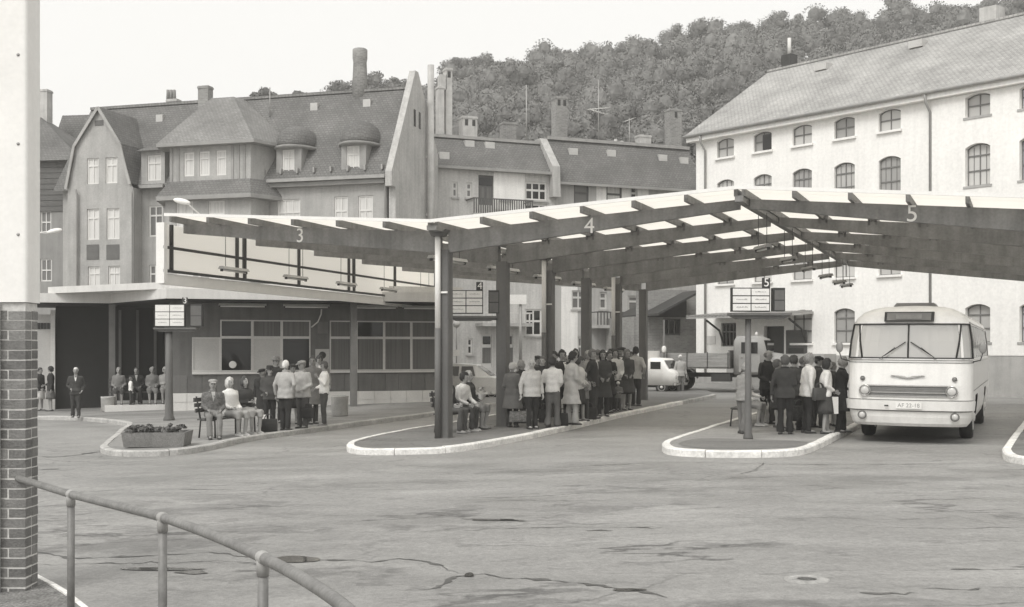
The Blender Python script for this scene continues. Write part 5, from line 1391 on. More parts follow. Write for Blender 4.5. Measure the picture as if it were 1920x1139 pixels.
# ================================================================== STREET LAMPS
def street_lamp(label, px, py, Y, pole_px, zarm):
    h = pt(px, py, Y); pb_ = pt(pole_px, 600, Y + 0.6); zb = g(pb_.x, pb_.y)
    o = thing('street_lamp', label, 'street lamp', (pb_.x, pb_.y, zb), 0, 'street lamps')
    top = pt(pole_px, zarm, Y + 0.6).z - zb
    d = h - Vector(o.location)
    mb = MB(); mb.tube([(0, 0, 0), (0, 0, top * 0.6), (0, 0, top), (d.x * 0.5, d.y * 0.5, top + (d.z - top) * 0.6), (d.x * 0.85, d.y * 0.85, d.z)], [0.08, 0.06, 0.045, 0.035, 0.03], 10); mb.build('pole', M_OFFW, o)
    mb = MB(); rot = Matrix.Rotation(R(12 if d.x < 0 else -12), 3, 'Y'); mb.ell((d.x, d.y, d.z), (0.36, 0.15, 0.12), 14, 9, rot=rot); mb.build('lamp_head', M_WHITE, o)
street_lamp('street lamp with white oval head above the canopy, before the bay of the tenement', 341, 378, 47.0, 374, 402)
street_lamp('small street lamp with white head before the corner house beside the brick pillar', 102, 434, 52.0, 50, 440)

# ================================================================== TROUGH, BINS, BENCHES
M_CONC = mat('exposed_concrete', 0.20, rough=0.95, var=0.2, scale=3, fine=0.2, fscale=40, bump=0.6, bscale=50)
M_CONCL = mat('pale_concrete', 0.45, rough=0.9, var=0.18, scale=3, fine=0.15, fscale=40, bump=0.5, bscale=50)
M_PLANT = leaf_mat('trough_plants', 0.17)
q = gp(296, 836, 0.13)
tr_ = thing('flower_trough', 'low concrete flower trough filled with small plants on the platform corner', 'planter', q, R(4))
s_ = q.y / FPX; hw, hh, hd = 58 * s_, 27 * s_, 0.42
def tring(k, z): return [(-hw * k, -hd * k, z), (hw * k, -hd * k, z), (hw * k, hd * k, z), (-hw * k, hd * k, z)]
mb = MB(); mb.loft([tring(0.93, 0), tring(1.0, hh), tring(0.94, hh), tring(0.9, hh - 0.1)], smooth=False); mb.build('trough', M_CONC, tr_)
r2 = np.random.default_rng(5); qs = []; qn = []
for i in range(46):
    c, n_ = crown_np(r2, 0.11, 0.07, 4, 70, 0.018); qs.append(c + np.array([r2.uniform(-hw * 0.85, hw * 0.85), r2.uniform(-hd * 0.8, hd * 0.8), hh + r2.uniform(-0.02, 0.06)])); qn.append(n_)
qa, na = np.concatenate(qs), np.concatenate(qn); stuff(link('leaves', leaf_mesh('leaves', face_out(qa, na), na, M_PLANT), tr_))
def bin_(label, px, py, wpx, hpx, m):
    q = gp(px, py, 0.13); s_ = q.y / FPX; r_ = wpx * s_ / 2; h_ = hpx * s_
    o = thing('litter_bin', label, 'litter bin', q, random.uniform(0, 1), 'round litter bins')
    mb = MB(); mb.lathe((0, 0, 0), [(r_ * 0.92, 0), (r_, 0.02), (r_ * 1.03, h_ - 0.06), (r_ * 1.06, h_ - 0.05), (r_ * 1.06, h_), (r_ * 0.93, h_), (r_ * 0.9, h_ - 0.3)], n=22); mb.build('drum', m, o)
    mb = MB(); mb.lathe((0, 0, 0), [(r_ * 0.905, h_ - 0.25), (0.02, h_ - 0.24)], n=18); mb.build('liner', M_DARK, o)
    return o
bin_('round pale concrete bin standing free near the kerb, by the boy in white shirt', 637, 780, 31, 38, M_CONCL)
bin_('round grey bin at the foot of the station roof post', 651, 752, 24, 27, M_CONC)
bin_('round pale bin by the waiting hall post with something white on top', 202, 771, 24, 27, M_CONCL)

def bench(label, px0, py0, px1, py1, back=True, group='platform benches', n=3, off=0.13, seat=0.44):
    a = gp(px0, py0, off); b = gp(px1, py1, off); d = (b - a); L_ = d.xy.length
    o = thing('bench', label, 'bench', a, math.atan2(d.y, d.x), group)
    for i in range(4):
        y = 0.02 + i * 0.11; mb = MB(); mb.box(0, L_, y, y + 0.09, seat - 0.035, seat); mb.build('seat_slat', M_BROWN, o)
    if back:
        for i in range(3):
            z = seat + 0.14 + i * 0.12; mb = MB(); mb.box(0, L_, 0.47 + 0.02 * i, 0.5 + 0.02 * i, z, z + 0.09); mb.build('back_slat', M_BROWN, o)
    for k_ in range(n):
        x = 0.12 + (L_ - 0.24) * k_ / (n - 1); mb = MB()
        mb.tube([(x, 0.05, 0.0), (x, 0.06, seat - 0.04), (x, 0.42, seat - 0.04), (x, 0.46, 0.0)], 0.02, 6)
        if back: mb.tube([(x, 0.42, seat - 0.04), (x, 0.53, seat + 0.5)], 0.02, 6)
        mb.build('leg', M_DARK, o, uv=False)
    return o
# ================================================================== VEHICLES
M_BUSW = mat('coach_paint_white', 0.84, rough=0.32, var=0.05, scale=1.4, fine=0.03, spec=0.5, coat=0.25, streak=0.10)
M_BUSL = mat('coach_paint_grey', 0.60, rough=0.35, var=0.04, scale=1.0, spec=0.5, coat=0.2)  # greyer paint for the rain gutters and belt lines
M_BGL = glass_mat('coach_glass', 0.62, 0.25, 0.03, 0.85)  # pale base colour paints the sky's reflection into the windscreen
M_SGL = glass_mat('coach_side_glass', 0.22, 0.35, 0.03, 0.8)
M_CHROME = mat('chrome', 0.55, rough=0.22, var=0.05, metal=0.85)
M_RUB = mat('rubber', 0.03, rough=0.75, var=0.2, scale=6)
M_LENS = glass_mat('lamp_lens', 0.55, 0.0, 0.08)
M_GRIL = mat('grille_dark', 0.2, rough=0.5, var=0.15, scale=4)
M_SEAT = mat('seat_cover', 0.14, rough=0.9, var=0.15)

def wheel(parent, c, r, w_, axis=(1, 0, 0), hub=M_OFFW, name='wheel'):
    mb = MB(); a = Vector(axis)
    mb.lathe(c, [(r * 0.6, -w_ / 2), (r * 0.92, -w_ / 2), (r, -w_ * 0.32), (r, w_ * 0.32), (r * 0.92, w_ / 2), (r * 0.6, w_ / 2)], axis=a, n=28)
    o = mb.build(name, M_RUB, parent, uv=False)
    for sg in (-1, 1):
        mb = MB(); mb.lathe(Vector(c) + a * (sg * w_ / 2), [(r * 0.62, -0.03 * sg), (r * 0.58, 0.012 * sg), (r * 0.45, -0.02 * sg), (r * 0.22, 0.0), (r * 0.18, 0.04 * sg), (0.01, 0.05 * sg)], axis=a, n=24)
        mb.build('hub', hub, o, uv=False)
    return o

BH = 24.0
BL = 11.0
f0 = Vector((8.02, 23.5, 0)); f0.z = g(f0.x, f0.y)
bus = thing('coach', 'white rounded coach with split windscreen, boarding at the platform edge', 'bus', f0, -R(BH))
bus.rotation_euler = (0, R(0.4), -R(BH))
ZL = [0.36, 0.42, 0.55, 0.68, 0.89, 0.97, 1.20, 1.45, 1.70, 1.76, 2.10, 2.44, 2.50, 2.60, 2.70, 2.78, 2.83, 2.86]
def interp(tab, z):
    for (a, b), (c, d) in zip(tab, tab[1:]):
        if a <= z <= c: return b + (d - b) * (z - a) / (c - a)
    return tab[0][1] if z < tab[0][0] else tab[-1][1]
TW = [(0.36, 1.10), (0.42, 1.15), (0.55, 1.19), (0.89, 1.22), (1.7, 1.22), (2.10, 1.19), (2.44, 1.14), (2.5, 1.125), (2.6, 1.07), (2.7, 0.96), (2.78, 0.80), (2.83, 0.60), (2.86, 0.30)]
TF = [(0.36, 0.14), (0.42, 0.09), (0.55, 0.05), (0.89, 0.0), (1.2, 0.0), (1.7, 0.05), (2.1, 0.13), (2.44, 0.22), (2.5, 0.24), (2.6, 0.30), (2.7, 0.42), (2.78, 0.62), (2.83, 0.9), (2.86, 1.4)]
def bpt(z, kn, d=0.0):
    """point on the body: kn = ('f', frac) / ('c', deg) / ('s', y) / ('rc', deg) / ('r', frac); positive side only"""
    w_ = interp(TW, z); fy = interp(TF, z); rc = min(0.42, w_ * 0.6); bow = 0.10
    k_, v = kn
    wf = w_ - rc
    if k_ == 'f':
        x = wf * v; return (x, fy + bow * v * v - d)
    if k_ == 'c':
        a = R(v); return (wf + (rc + d) * math.sin(a), fy + bow + rc - (rc + d) * math.cos(a))
    if k_ == 's':
        return (w_ + d, max(v, fy + bow + rc))
    ry = BL - fy * 0.8
    if k_ == 'rc':
        a = R(v); return (wf + (rc + d) * math.cos(a), ry - rc + (rc + d) * math.sin(a))
    return (wf * (1 - v), ry + d)
SW = [0.80, 1.72, 1.82, 2.80, 2.92, 3.90, 4.02, 5.0, 5.12, 6.1, 6.22, 7.2, 7.32, 8.3, 8.42, 9.4, 9.52, 10.35]
A1, A2 = (1.72, 2.92), (7.20, 8.42)
KN = [('f', v) for v in (0, 0.03, 0.25, 0.5, 0.75, 1.0)] + [('c', v) for v in (15, 30, 38, 50, 65, 80, 90)] + [('s', v) for v in SW] + [('rc', v) for v in (0, 22, 45, 68, 90)] + [('r', v) for v in (0.3, 0.6, 1.0)]
def is_win(i, j):
    z0, z1 = ZL[i], ZL[i + 1]
    if not (z0 >= 1.75 and z1 <= 2.45): return False
    a, b = KN[j], KN[j + 1]
    if a[0] == 'f' and b[0] in 'fc': return 'w'
    if a[0] == 'c' and b[0] == 'c' and b[1] <= 80: return 'w' if b[1] <= 80 and (a[1], b[1]) != (30, 38) else 'p'
    if a[0] == 's' and b[0] == 's' and (SW.index(a[1]) % 2 == 0): return 's'
    if a[0] == 'rc' or a[0] == 'r' or b[0] == 'r': return 'r' if a[0] == 'r' else False
    return False
def is_arch(i, j):
    if ZL[i + 1] > 0.98: return False
    a, b = KN[j], KN[j + 1]
    if a[0] != 's' or b[0] != 's': return False
    return any(lo - 0.01 <= a[1] and b[1] <= hi + 0.01 for lo, hi in (A1, A2))
body, win_f, win_s, pil_ = MB(), MB(), MB(), MB()
def cell(mb, i, j, sg, d=0.0):
    vs = []
    for zi, kj in ((i, j), (i, j + 1), (i + 1, j + 1), (i + 1, j)):
        x, y = bpt(ZL[zi], KN[kj], d); vs.append((x * sg, y, ZL[zi]))
    mb.poly(vs, smooth=True)
winf = {1: MB(), -1: MB()}; sidew = {}
for sg in (1, -1):
    for i in range(len(ZL) - 1):
        for j in range(len(KN) - 1):
            wv = is_win(i, j)
            if is_arch(i, j): continue
            if wv == 'w': cell(winf[sg], i, j, sg, -0.012)
            elif wv == 's': cell(sidew.setdefault((sg, KN[j][1]), MB()), i, j, sg, -0.012)
            elif wv == 'r': cell(sidew.setdefault((sg, 'rear'), MB()), i, j, sg, -0.012)
            else: cell(body, i, j, sg, 0.0)
top = [(bpt(2.86, kn)[0], bpt(2.86, kn)[1], 2.86) for kn in KN] + [(-bpt(2.86, kn)[0], bpt(2.86, kn)[1], 2.86) for kn in KN[::-1]]
cz_ = 2.875
for a, b in zip(top, top[1:]): body.poly([a, b, (0, min(max(b[1], 2.0), 9.5), cz_), (0, min(max(a[1], 2.0), 9.5), cz_)], smooth=True)
bo = body.build('body', M_BUSW, bus, uv=False)
for sg in (1, -1): winf[sg].build('windscreen', M_BGL, bus, uv=False)
for k_, m_ in sidew.items(): m_.build('side_window' if k_[1] != 'rear' else 'rear_window', M_SGL, bus, uv=False)
mb = MB(); mb.box(-1.0, 1.0, 0.6, BL - 0.5, 0.55, 0.62); mb.box(-0.55, 0.55, 1.0, BL - 1, 0.36, 0.55); mb.build('floor', M_SEAT, bus)
for i in range(8):
    for sx in (-0.72, 0.72):
        y = 2.9 + i * 0.85; mb = MB(); mb.box(sx - 0.38, sx + 0.38, y, y + 0.42, 1.0, 1.12); mb.box(sx - 0.38, sx + 0.38, y + 0.38, y + 0.48, 1.0, 1.78); mb.build('seat', M_SEAT, bus, uv=False)
mb = MB(); mb.prism([(0.45, 1.70), (0.85, 1.62), (0.85, 1.2), (0.45, 1.2)], -1.0, 1.0, 'x'); mb.build('dashboard', M_GRIL, bus)
mb = MB(); ring = []
for k_ in range(20):
    a = 2 * math.pi * k_ / 20; ring.append((0.55 + 0.22 * math.cos(a), 1.1 - 0.12 * math.sin(a), 1.78 + 0.18 * math.sin(a)))
mb.tube(ring + [ring[0]], 0.016, 6); mb.build('steering_wheel', M_DARK, bus, uv=False)
def strip(name, z0, z1, kns, d0, d1, m, zsub=1, both=True, parent=None, side=0):
    """band that follows the body, standing d1 proud"""
    mb = MB()
    def run(sg):
        for a, b in zip(kns, kns[1:]):
            P = {}
            for nm, z, d in (('b0', z0, d0), ('b1', z0, d1), ('t1', z1, d1), ('t0', z1, d0)):
                for t_, kn in (('a', a), ('b', b)):
                    x, y = bpt(z, kn, d); P[nm + t_] = (x * sg, y, z)
            for q0, q1 in (('b0', 'b1'), ('b1', 't1'), ('t1', 't0')):
                mb.poly([P[q0 + 'a'], P[q0 + 'b'], P[q1 + 'b'], P[q1 + 'a']], smooth=False)
    for sg_ in ((1, -1) if side == 0 else (side,)): run(sg_)
    return mb.build(name, m, parent or bus, uv=False)
front = [k_ for k_ in KN if k_[0] in 'fc']
sidek = [k_ for k_ in KN if k_[0] == 's']
strip('bumper', 0.69, 0.885, front, 0.0, 0.055, M_BUSW)
strip('bumper_seam', 0.665, 0.688, front, 0.0, 0.012, M_GRIL); strip('bumper_seam', 0.888, 0.905, front, 0.0, 0.010, M_GRIL)
strip('belt_trim', 1.715, 1.74, front, 0.0, 0.03, M_CHROME); strip('belt_trim', 1.655, 1.668, front, 0.0, 0.012, M_GRIL)
strip('windscreen_gasket', 2.435, 2.462, front[:-1], -0.012, 0.012, M_RUB); strip('windscreen_gasket', 1.742, 1.766, front[:-1], -0.012, 0.012, M_RUB)
for sd_ in (1, -1):
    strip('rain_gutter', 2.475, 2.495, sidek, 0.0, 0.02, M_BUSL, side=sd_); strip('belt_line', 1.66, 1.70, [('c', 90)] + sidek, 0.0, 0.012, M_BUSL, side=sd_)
    strip('side_trim', 1.08, 1.095, sidek, 0.0, 0.008, M_GRIL, side=sd_)
    for a in (1.25, 3.4, 4.6, 5.7, 6.7, 9.0, 9.8): strip('panel_joint', 0.45, 1.62, [('s', a), ('s', a + 0.012)], 0.0, 0.004, M_GRIL, side=sd_)
for sg in (1, -1):
    for v in (('f', -0.02 * 0 + 0.0),):
        pass
mb = MB(); mb.tube([(0, bpt(z, ('f', 0))[1] - 0.006, z) for z in (1.75, 2.1, 2.45)], 0.016, 6); mb.build('centre_bar', M_RUB, bus, uv=False)
for sg in (1, -1):
    for ka, kb in ((26, 40),):
        mb = MB(); P = [bpt(z, ('c', c_), 0.002) for z, c_ in ((1.75, 16), (2.1, 28), (2.45, 40))]
        mb.tube([(p_[0] * sg, p_[1], z) for p_, z in zip(P, (1.75, 2.1, 2.45))], 0.02, 6); mb.build('corner_pillar', M_RUB, bus, uv=False)
        P = [bpt(z, ('c', 81), 0.002) for z in (1.75, 2.1, 2.45)]
        mb = MB(); mb.tube([(p_[0] * sg, p_[1], z) for p_, z in zip(P, (1.75, 2.1, 2.45))], 0.022, 6); mb.build('corner_pillar', M_RUB, bus, uv=False)
    # wipers: from the centre, slanting outward and down
    y_ = lambda z: bpt(z, ('f', 0.3))[1] - 0.03
    mb = MB(); mb.tube([(0.05 * sg, y_(2.08), 2.08), (0.46 * sg, y_(1.80), 1.80)], 0.011, 6); mb.tube([(0.25 * sg, y_(1.97) - 0.02, 1.97), (0.55 * sg, y_(1.74) - 0.02, 1.73)], 0.008, 6); mb.build('wiper', M_DARK, bus, uv=False)
# rear wall of the driver's cab is open; destination box
mb = MB(); z0, z1 = 2.50, 2.70
def dbox(x, z, d): return (x, interp(TF, z) + 0.10 * (abs(x) / 0.75) ** 2 - d, z)
mb.loft([[(-0.48, 0.17, 2.50), (0.48, 0.17, 2.50), (0.48, 0.30, 2.70), (-0.48, 0.30, 2.70)], [(-0.48, 0.6, 2.50), (0.48, 0.6, 2.50), (0.48, 0.6, 2.70), (-0.48, 0.6, 2.70)]], smooth=False)
db = mb.build('destination_box', M_RUB, bus, uv=False)
mb = MB(); mb.add([(-0.43, 0.160, 2.522), (0.43, 0.160, 2.522), (0.43, 0.272, 2.678), (-0.43, 0.272, 2.678)], [(0, 1, 2, 3)]); mb.build('destination_glass', M_MGL, db, uv=False)
mb = MB(); mb.add([(-0.25, 0.168, 2.55), (0.25, 0.168, 2.55), (0.25, 0.238, 2.645), (-0.25, 0.238, 2.645)], [(0, 1, 2, 3)])
for i_, v_ in enumerate(mb.v): mb.v[i_] = (v_[0], v_[1] - 0.006, v_[2])
mb.build('destination_blind', M_GRIL, db, uv=False)
# grille with bright bar
strip('grille', 0.985, 1.175, [('f', v) for v in (0, 0.25, 0.5, 0.75, 1.0)], 0.0, 0.004, M_GRIL)
strip('grille_frame', 1.175, 1.20, [('f', v) for v in (0, 0.25, 0.5, 0.75, 1.0)], 0.0, 0.03, M_CHROME); strip('grille_frame', 0.965, 0.985, [('f', v) for v in (0, 0.25, 0.5, 0.75, 1.0)], 0.0, 0.03, M_CHROME)
strip('grille_bar', 1.04, 1.058, [('f', v) for v in (0, 0.25, 0.5, 0.75, 1.0)], 0.0, 0.024, M_CHROME)
for z in (1.10, 1.13): strip('grille_bar', z, z + 0.008, [('f', v) for v in (0, 0.25, 0.5, 0.75, 1.0)], 0.0, 0.012, M_GREYM)
for sg in (1, -1):
    def lampf(x, z, r_, name, m_in, ring_m, dpt=0.05):
        y = bpt(z, ('f', min(1, x / 0.8)))[1]
        mb = MB(); mb.lathe((x * sg, y + 0.02, z), [(r_, 0.0), (r_ * 1.05, -dpt), (r_ * 0.9, -dpt - 0.02), (r_ * 0.86, -dpt)], axis=(0, 1, 0), n=24); lo = mb.build(name, ring_m, bus, uv=False)
        mb = MB(); mb.lathe((x * sg, y + 0.02 - dpt, z), [(r_ * 0.87, 0.0), (r_ * 0.6, -0.025), (0.01, -0.035)], axis=(0, 1, 0), n=20); mb.build('lens', m_in, lo, uv=False)
    lampf(0.84, 1.08, 0.115, 'headlight', M_LENS, M_CHROME, 0.07)
    lampf(0.90, 0.57, 0.085, 'fog_lamp', M_LENS, M_GRIL, 0.04)
    lampf(0.89, 1.33, 0.05, 'indicator', M_GRIL, M_CHROME, 0.03)
# winged emblem, spare lettering on the bumper
mb = MB(); mb.prism([(-0.33, 1.405), (-0.1, 1.39), (0, 1.36), (0.1, 1.39), (0.33, 1.405), (0.1, 1.35), (0, 1.335), (-0.1, 1.35)], -0.025, 0.03); mb.build('winged_emblem', M_CHROME, bus, uv=False)
me = text_mesh('AF 22-18', 0.115, 0.001); me.materials.append(M_INK)
pl = MB(); pl.box(-0.22, 0.28, -0.0575, -0.055, 0.725, 0.855); plo = pl.build('number_plate', M_BUSW, bus, uv=False)
t = link('plate_lettering', me, plo); t.location = (0.03, -0.060, 0.79); t.rotation_euler = (R(90), 0, 0)
mb = MB(); mb.box(-0.44, -0.36, -0.066, -0.056, 0.765, 0.795); mb.build('tow_eye_slot', M_DARK, bus)
# roof hatches, mirrors
for y0, y1 in ((1.6, 2.3), (4.2, 6.4)):
    mb = MB(); mb.prism([(-0.45, 2.84), (-0.38, 2.93), (0.38, 2.93), (0.45, 2.84)], y0, y1); mb.build('roof_vent', M_GRIL, bus, uv=False)
for sg in (1, -1):
    mb = MB(); mb.tube([(1.13 * sg, 0.55, 1.66), (1.36 * sg, 0.40, 1.72), (1.40 * sg, 0.38, 1.86)], 0.012, 6); mo = mb.build('mirror_arm', M_DARK, bus, uv=False)
    mb = MB(); mb.ell((1.40 * sg, 0.38, 1.97), (0.075, 0.03, 0.12), 12, 8); mb.build('mirror', M_GREYM, mo, uv=False)
for yy, sgs in ((2.32, (1, -1)), (7.82, (1, -1))):
    for sg in sgs:
        wheel(bus, (sg * (1.02 if yy < 5 else 0.98), yy, 0.47), 0.475, 0.26 if yy < 5 else 0.42)
        mb = MB(); mb.box(sg * 0.55, sg * 1.12, yy - 0.58, yy - 0.56, 0.4, 1.0); mb.box(sg * 0.55, sg * 1.12, yy + 0.56, yy + 0.58, 0.4, 1.0); mb.box(sg * 0.55, sg * 1.15, yy - 0.58, yy + 0.58, 0.98, 1.0); mb.build('wheel_arch', M_DARK, bus, uv=False)

# ------------------------------------------------------------------ flat-bed lorry before the white building
M_LORRY = mat('lorry_paint', 0.30, rough=0.45, var=0.12, scale=2, fine=0.06)
M_LBED = mat('lorry_boards', 0.28, rough=0.9, var=0.25, scale=3, fine=0.15, stretch=(0.4, 4, 4))
q = Vector((pt(1356, 700, 50.0).x, 50.0, 0)); q.z = g(q.x, q.y)
lo = thing('lorry', 'old flat-bed lorry with rounded cab parked before the porch of the white building', 'lorry', q, R(-22))
lo.scale = (1.02,) * 3
# x forward; cab at +x
mb = MB(); mb.box(-3.0, 2.3, -0.35, 0.35, 0.62, 0.80); mb.build('chassis', M_DARK, lo)
for i in range(4):
    mb = MB(); mb.box(-3.0 + i * 0.86, -3.0 + i * 0.86 + 0.83, -1.1, -1.06, 1.05, 1.62); mb.build('side_board', M_LBED, lo)
    mb = MB(); mb.box(-3.0 + i * 0.86, -3.0 + i * 0.86 + 0.83, 1.06, 1.1, 1.05, 1.62); mb.build('side_board', M_LBED, lo)
    mb = MB(); mb.box(-3.0 + i * 0.86 + 0.83, -3.0 + i * 0.86 + 0.86, -1.13, -1.05, 0.98, 1.66); mb.build('stake', M_DARK, lo)
mb = MB(); mb.box(-3.0, 0.45, -1.05, 1.05, 0.98, 1.06); mb.build('load_bed', M_LBED, lo); mb = MB(); mb.box(-3.05, -3.0, -1.08, 1.08, 1.05, 1.62); mb.build('tail_board', M_LBED, lo); mb = MB(); mb.box(0.42, 0.47, -1.08, 1.08, 1.05, 1.75); mb.build('head_board', M_LBED, lo)
def cabring(x, hw_, z0, z1, rr):
    return [(x, -hw_, z0), (x, -hw_, z1 - rr), (x, -hw_ + rr * 0.3, z1 - rr * 0.3), (x, -hw_ + rr, z1), (x, hw_ - rr, z1), (x, hw_ - rr * 0.3, z1 - rr * 0.3), (x, hw_, z1 - rr), (x, hw_, z0)]
mb = MB(); mb.loft([cabring(0.62, 0.92, 0.75, 2.20, 0.25), cabring(0.72, 0.98, 0.75, 2.34, 0.28), cabring(1.5, 0.98, 0.75, 2.36, 0.28), cabring(1.85, 0.95, 0.75, 2.22, 0.28), cabring(1.97, 0.93, 0.75, 1.72, 0.15)]); mb.build('cab', M_LORRY, lo, uv=False)
mb = MB(); mb.loft([cabring(1.95, 0.72, 0.75, 1.68, 0.3), cabring(2.5, 0.60, 0.75, 1.60, 0.3), cabring(2.95, 0.48, 0.75, 1.48, 0.28), cabring(3.08, 0.40, 0.78, 1.36, 0.2)]); mb.build('bonnet', M_LORRY, lo, uv=False)
for sg in (-1, 1):
    mb = MB(); mb.box(0.95, 1.62, sg * 0.985 - 0.005, sg * 0.985 + 0.005, 1.62, 2.08); mb.build('side_window', M_DGL, lo)
    mb = MB(); mb.box(0.85, 1.72, sg * 0.99 - 0.004, sg * 0.99 + 0.004, 0.85, 1.58); d_ = mb.build('door', M_LORRY, lo); mb = MB(); mb.box(0.92, 1.05, sg * 1.01 - 0.01, sg * 1.01 + 0.01, 1.44, 1.47); mb.build('handle', M_CHROME, d_)
    arc_ = [(2.45 + 0.62 * math.cos(a), 0.55 + 0.55 * math.sin(a)) for a in [math.pi * k_ / 10 for k_ in range(11)]]
    mb = MB()
    for (a, b), (c, d) in zip(arc_, arc_[1:]): mb.prism([(a, b), (c, d), (c, d + 0.04), (a, b + 0.04)], sg * 0.55, sg * 0.98)
    mb.build('front_wing', M_LORRY, lo, uv=False)
    wheel(lo, (2.45, sg * 0.8, 0.48), 0.48, 0.22, axis=(0, 1, 0), hub=M_GREYM); wheel(lo, (-1.9, sg * 0.85, 0.48), 0.48, 0.36, axis=(0, 1, 0), hub=M_GREYM)
    arc_ = [(-1.9 + 0.6 * math.cos(a), 0.52 + 0.5 * math.sin(a)) for a in [math.pi * k_ / 8 for k_ in range(9)]]
    mb = MB()
    for (a, b), (c, d) in zip(arc_, arc_[1:]): mb.prism([(a, b), (c, d), (c, d + 0.03), (a, b + 0.03)], sg * 0.68, sg * 1.05)
    mb.build('mudguard', M_GREYM, lo, uv=False)
    mb = MB(); mb.ell((3.0, sg * 0.62, 1.12), (0.1, 0.11, 0.11), 12, 8); mb.build('headlight', M_LENS, lo, uv=False)
mb = MB(); mb.box(1.80, 1.99, -0.8, 0.8, 1.72, 2.16); mb.build('windscreen', M_DGL, lo); mb = MB(); mb.box(-0.3, 0.5, -1.0, -0.55, 0.45, 0.78); mb.build('tool_box', M_DARK, lo)
mb = MB(); mb.lathe((1.45, -0.3, 2.36), [(0.06, 0), (0.07, 0.06), (0.04, 0.14), (0.01, 0.16)], n=10); mb.build('roof_light', M_OFFW, lo)

# ------------------------------------------------------------------ white delivery van
M_VAN = mat('van_paint', 0.80, rough=0.4, var=0.06, scale=2, spec=0.5)
q = Vector((pt(1219, 700, 49.0).x, 49.0, 0)); q.z = g(q.x, q.y)
va = thing('delivery_van', 'white delivery van with box body, partly hidden by the last canopy post', 'van', q, R(-30)); va.scale = (0.84,) * 3
mb = MB(); mb.box(-2.3, 0.15, -0.9, 0.9, 0.72, 2.12); vb = mb.build('box_body', M_VAN, va)
for x in (-1.5, -0.7): mb = MB(); mb.box(x - 0.012, x + 0.012, -0.912, -0.902, 0.75, 2.1); mb.build('panel_joint', M_GREYM, vb, uv=False)
mb = MB(); mb.box(-2.3, 0.15, -0.905, 0.905, 0.5, 0.718); mb.build('lower_sill', M_VAN, va); mb = MB(); mb.box(-2.2, 1.4, -0.55, 0.55, 0.3, 0.52); mb.build('underbody', M_DARK, va)
mb = MB(); mb.loft([cabring(0.17, 0.82, 0.42, 1.72, 0.22), cabring(0.3, 0.85, 0.42, 1.78, 0.22), cabring(0.95, 0.84, 0.42, 1.74, 0.22), cabring(1.28, 0.80, 0.42, 1.24, 0.12), cabring(1.5, 0.76, 0.42, 1.16, 0.15), cabring(1.62, 0.66, 0.48, 1.0, 0.2)]); mb.build('cab', M_VAN, va, uv=False)
for sg in (-1, 1):
    mb = MB(); mb.box(0.38, 0.92, sg * 0.852 - 0.006, sg * 0.852 + 0.006, 1.22, 1.58); mb.build('side_window', M_DGL, va)
    mb = MB(); mb.lathe((1.56, sg * 0.55, 0.82), [(0.11, -0.04), (0.12, 0.05), (0.1, 0.07), (0.01, 0.09)], axis=(1, 0, 0), n=18); mb.build('headlight', M_LENS, va, uv=False)
    wheel(va, (0.95, sg * 0.72, 0.33), 0.33, 0.17, axis=(0, 1, 0)); wheel(va, (-1.55, sg * 0.74, 0.33), 0.33, 0.17, axis=(0, 1, 0))
mb = MB(); mb.add([(1.27, -0.68, 1.24), (1.27, 0.68, 1.24), (1.0, 0.64, 1.64), (1.0, -0.64, 1.64)], [(0, 1, 2, 3)])
for i_, v_ in enumerate(mb.v): mb.v[i_] = (v_[0] + 0.03, v_[1], v_[2] + 0.012)
mb.build('windscreen', M_DGL, va); mb = MB(); mb.box(1.58, 1.70, -0.78, 0.78, 0.42, 0.54); mb.build('bumper', M_CHROME, va); mb = MB(); mb.box(1.60, 1.645, -0.35, 0.35, 0.66, 0.86); mb.build('grille', M_GRIL, va)

# ------------------------------------------------------------------ white estate car behind the seated people
q = Vector((pt(872, 700, 46.5).x, 46.5, 0)); q.z = g(q.x, q.y)
ca_ = thing('estate_car', 'white estate car parked behind the people sitting at the first canopy post', 'car', q, R(-8))
def cr(x, hw_, z0, z1, zt, tw):  # body ring with cabin
    return [(x, -hw_, z0), (x, -hw_ - 0.02, (z0 + z1) / 2), (x, -hw_, z1), (x, -tw, zt), (x, tw, zt), (x, hw_, z1), (x, hw_ + 0.02, (z0 + z1) / 2), (x, hw_, z0)]
mb = MB(); mb.loft([cr(-1.8, 0.66, 0.35, 0.72, 0.80, 0.6), cr(-1.7, 0.76, 0.25, 0.86, 1.0, 0.62), cr(-1.45, 0.78, 0.22, 0.9, 1.40, 0.58), cr(-0.2, 0.78, 0.22, 0.9, 1.44, 0.6), cr(0.55, 0.78, 0.22, 0.9, 1.38, 0.58), cr(1.15, 0.77, 0.22, 0.9, 0.93, 0.64), cr(1.7, 0.74, 0.25, 0.82, 0.86, 0.62), cr(1.85, 0.64, 0.32, 0.66, 0.72, 0.56)], smooth=False); mb.build('body', M_VAN, ca_, uv=False)
for sg in (-1, 1):
    for xa, xb in ((-1.35, -0.85), (-0.75, -0.12), (-0.02, 0.55)):
        mb = MB(); mb.add([(xa, sg * 0.775, 0.95), (xb, sg * 0.775, 0.95), (xb - (0.12 if xb > 0.3 else 0), sg * 0.625, 1.33), (xa, sg * 0.625, 1.33)], [(0, 1, 2, 3)])
        for i_, v_ in enumerate(mb.v): mb.v[i_] = (v_[0], v_[1] + sg * 0.012, v_[2])
        mb.build('side_window', M_MGL, ca_)
    wheel(ca_, (1.2, sg * 0.68, 0.29), 0.29, 0.16, axis=(0, 1, 0)); wheel(ca_, (-1.15, sg * 0.68, 0.29), 0.29, 0.16, axis=(0, 1, 0))
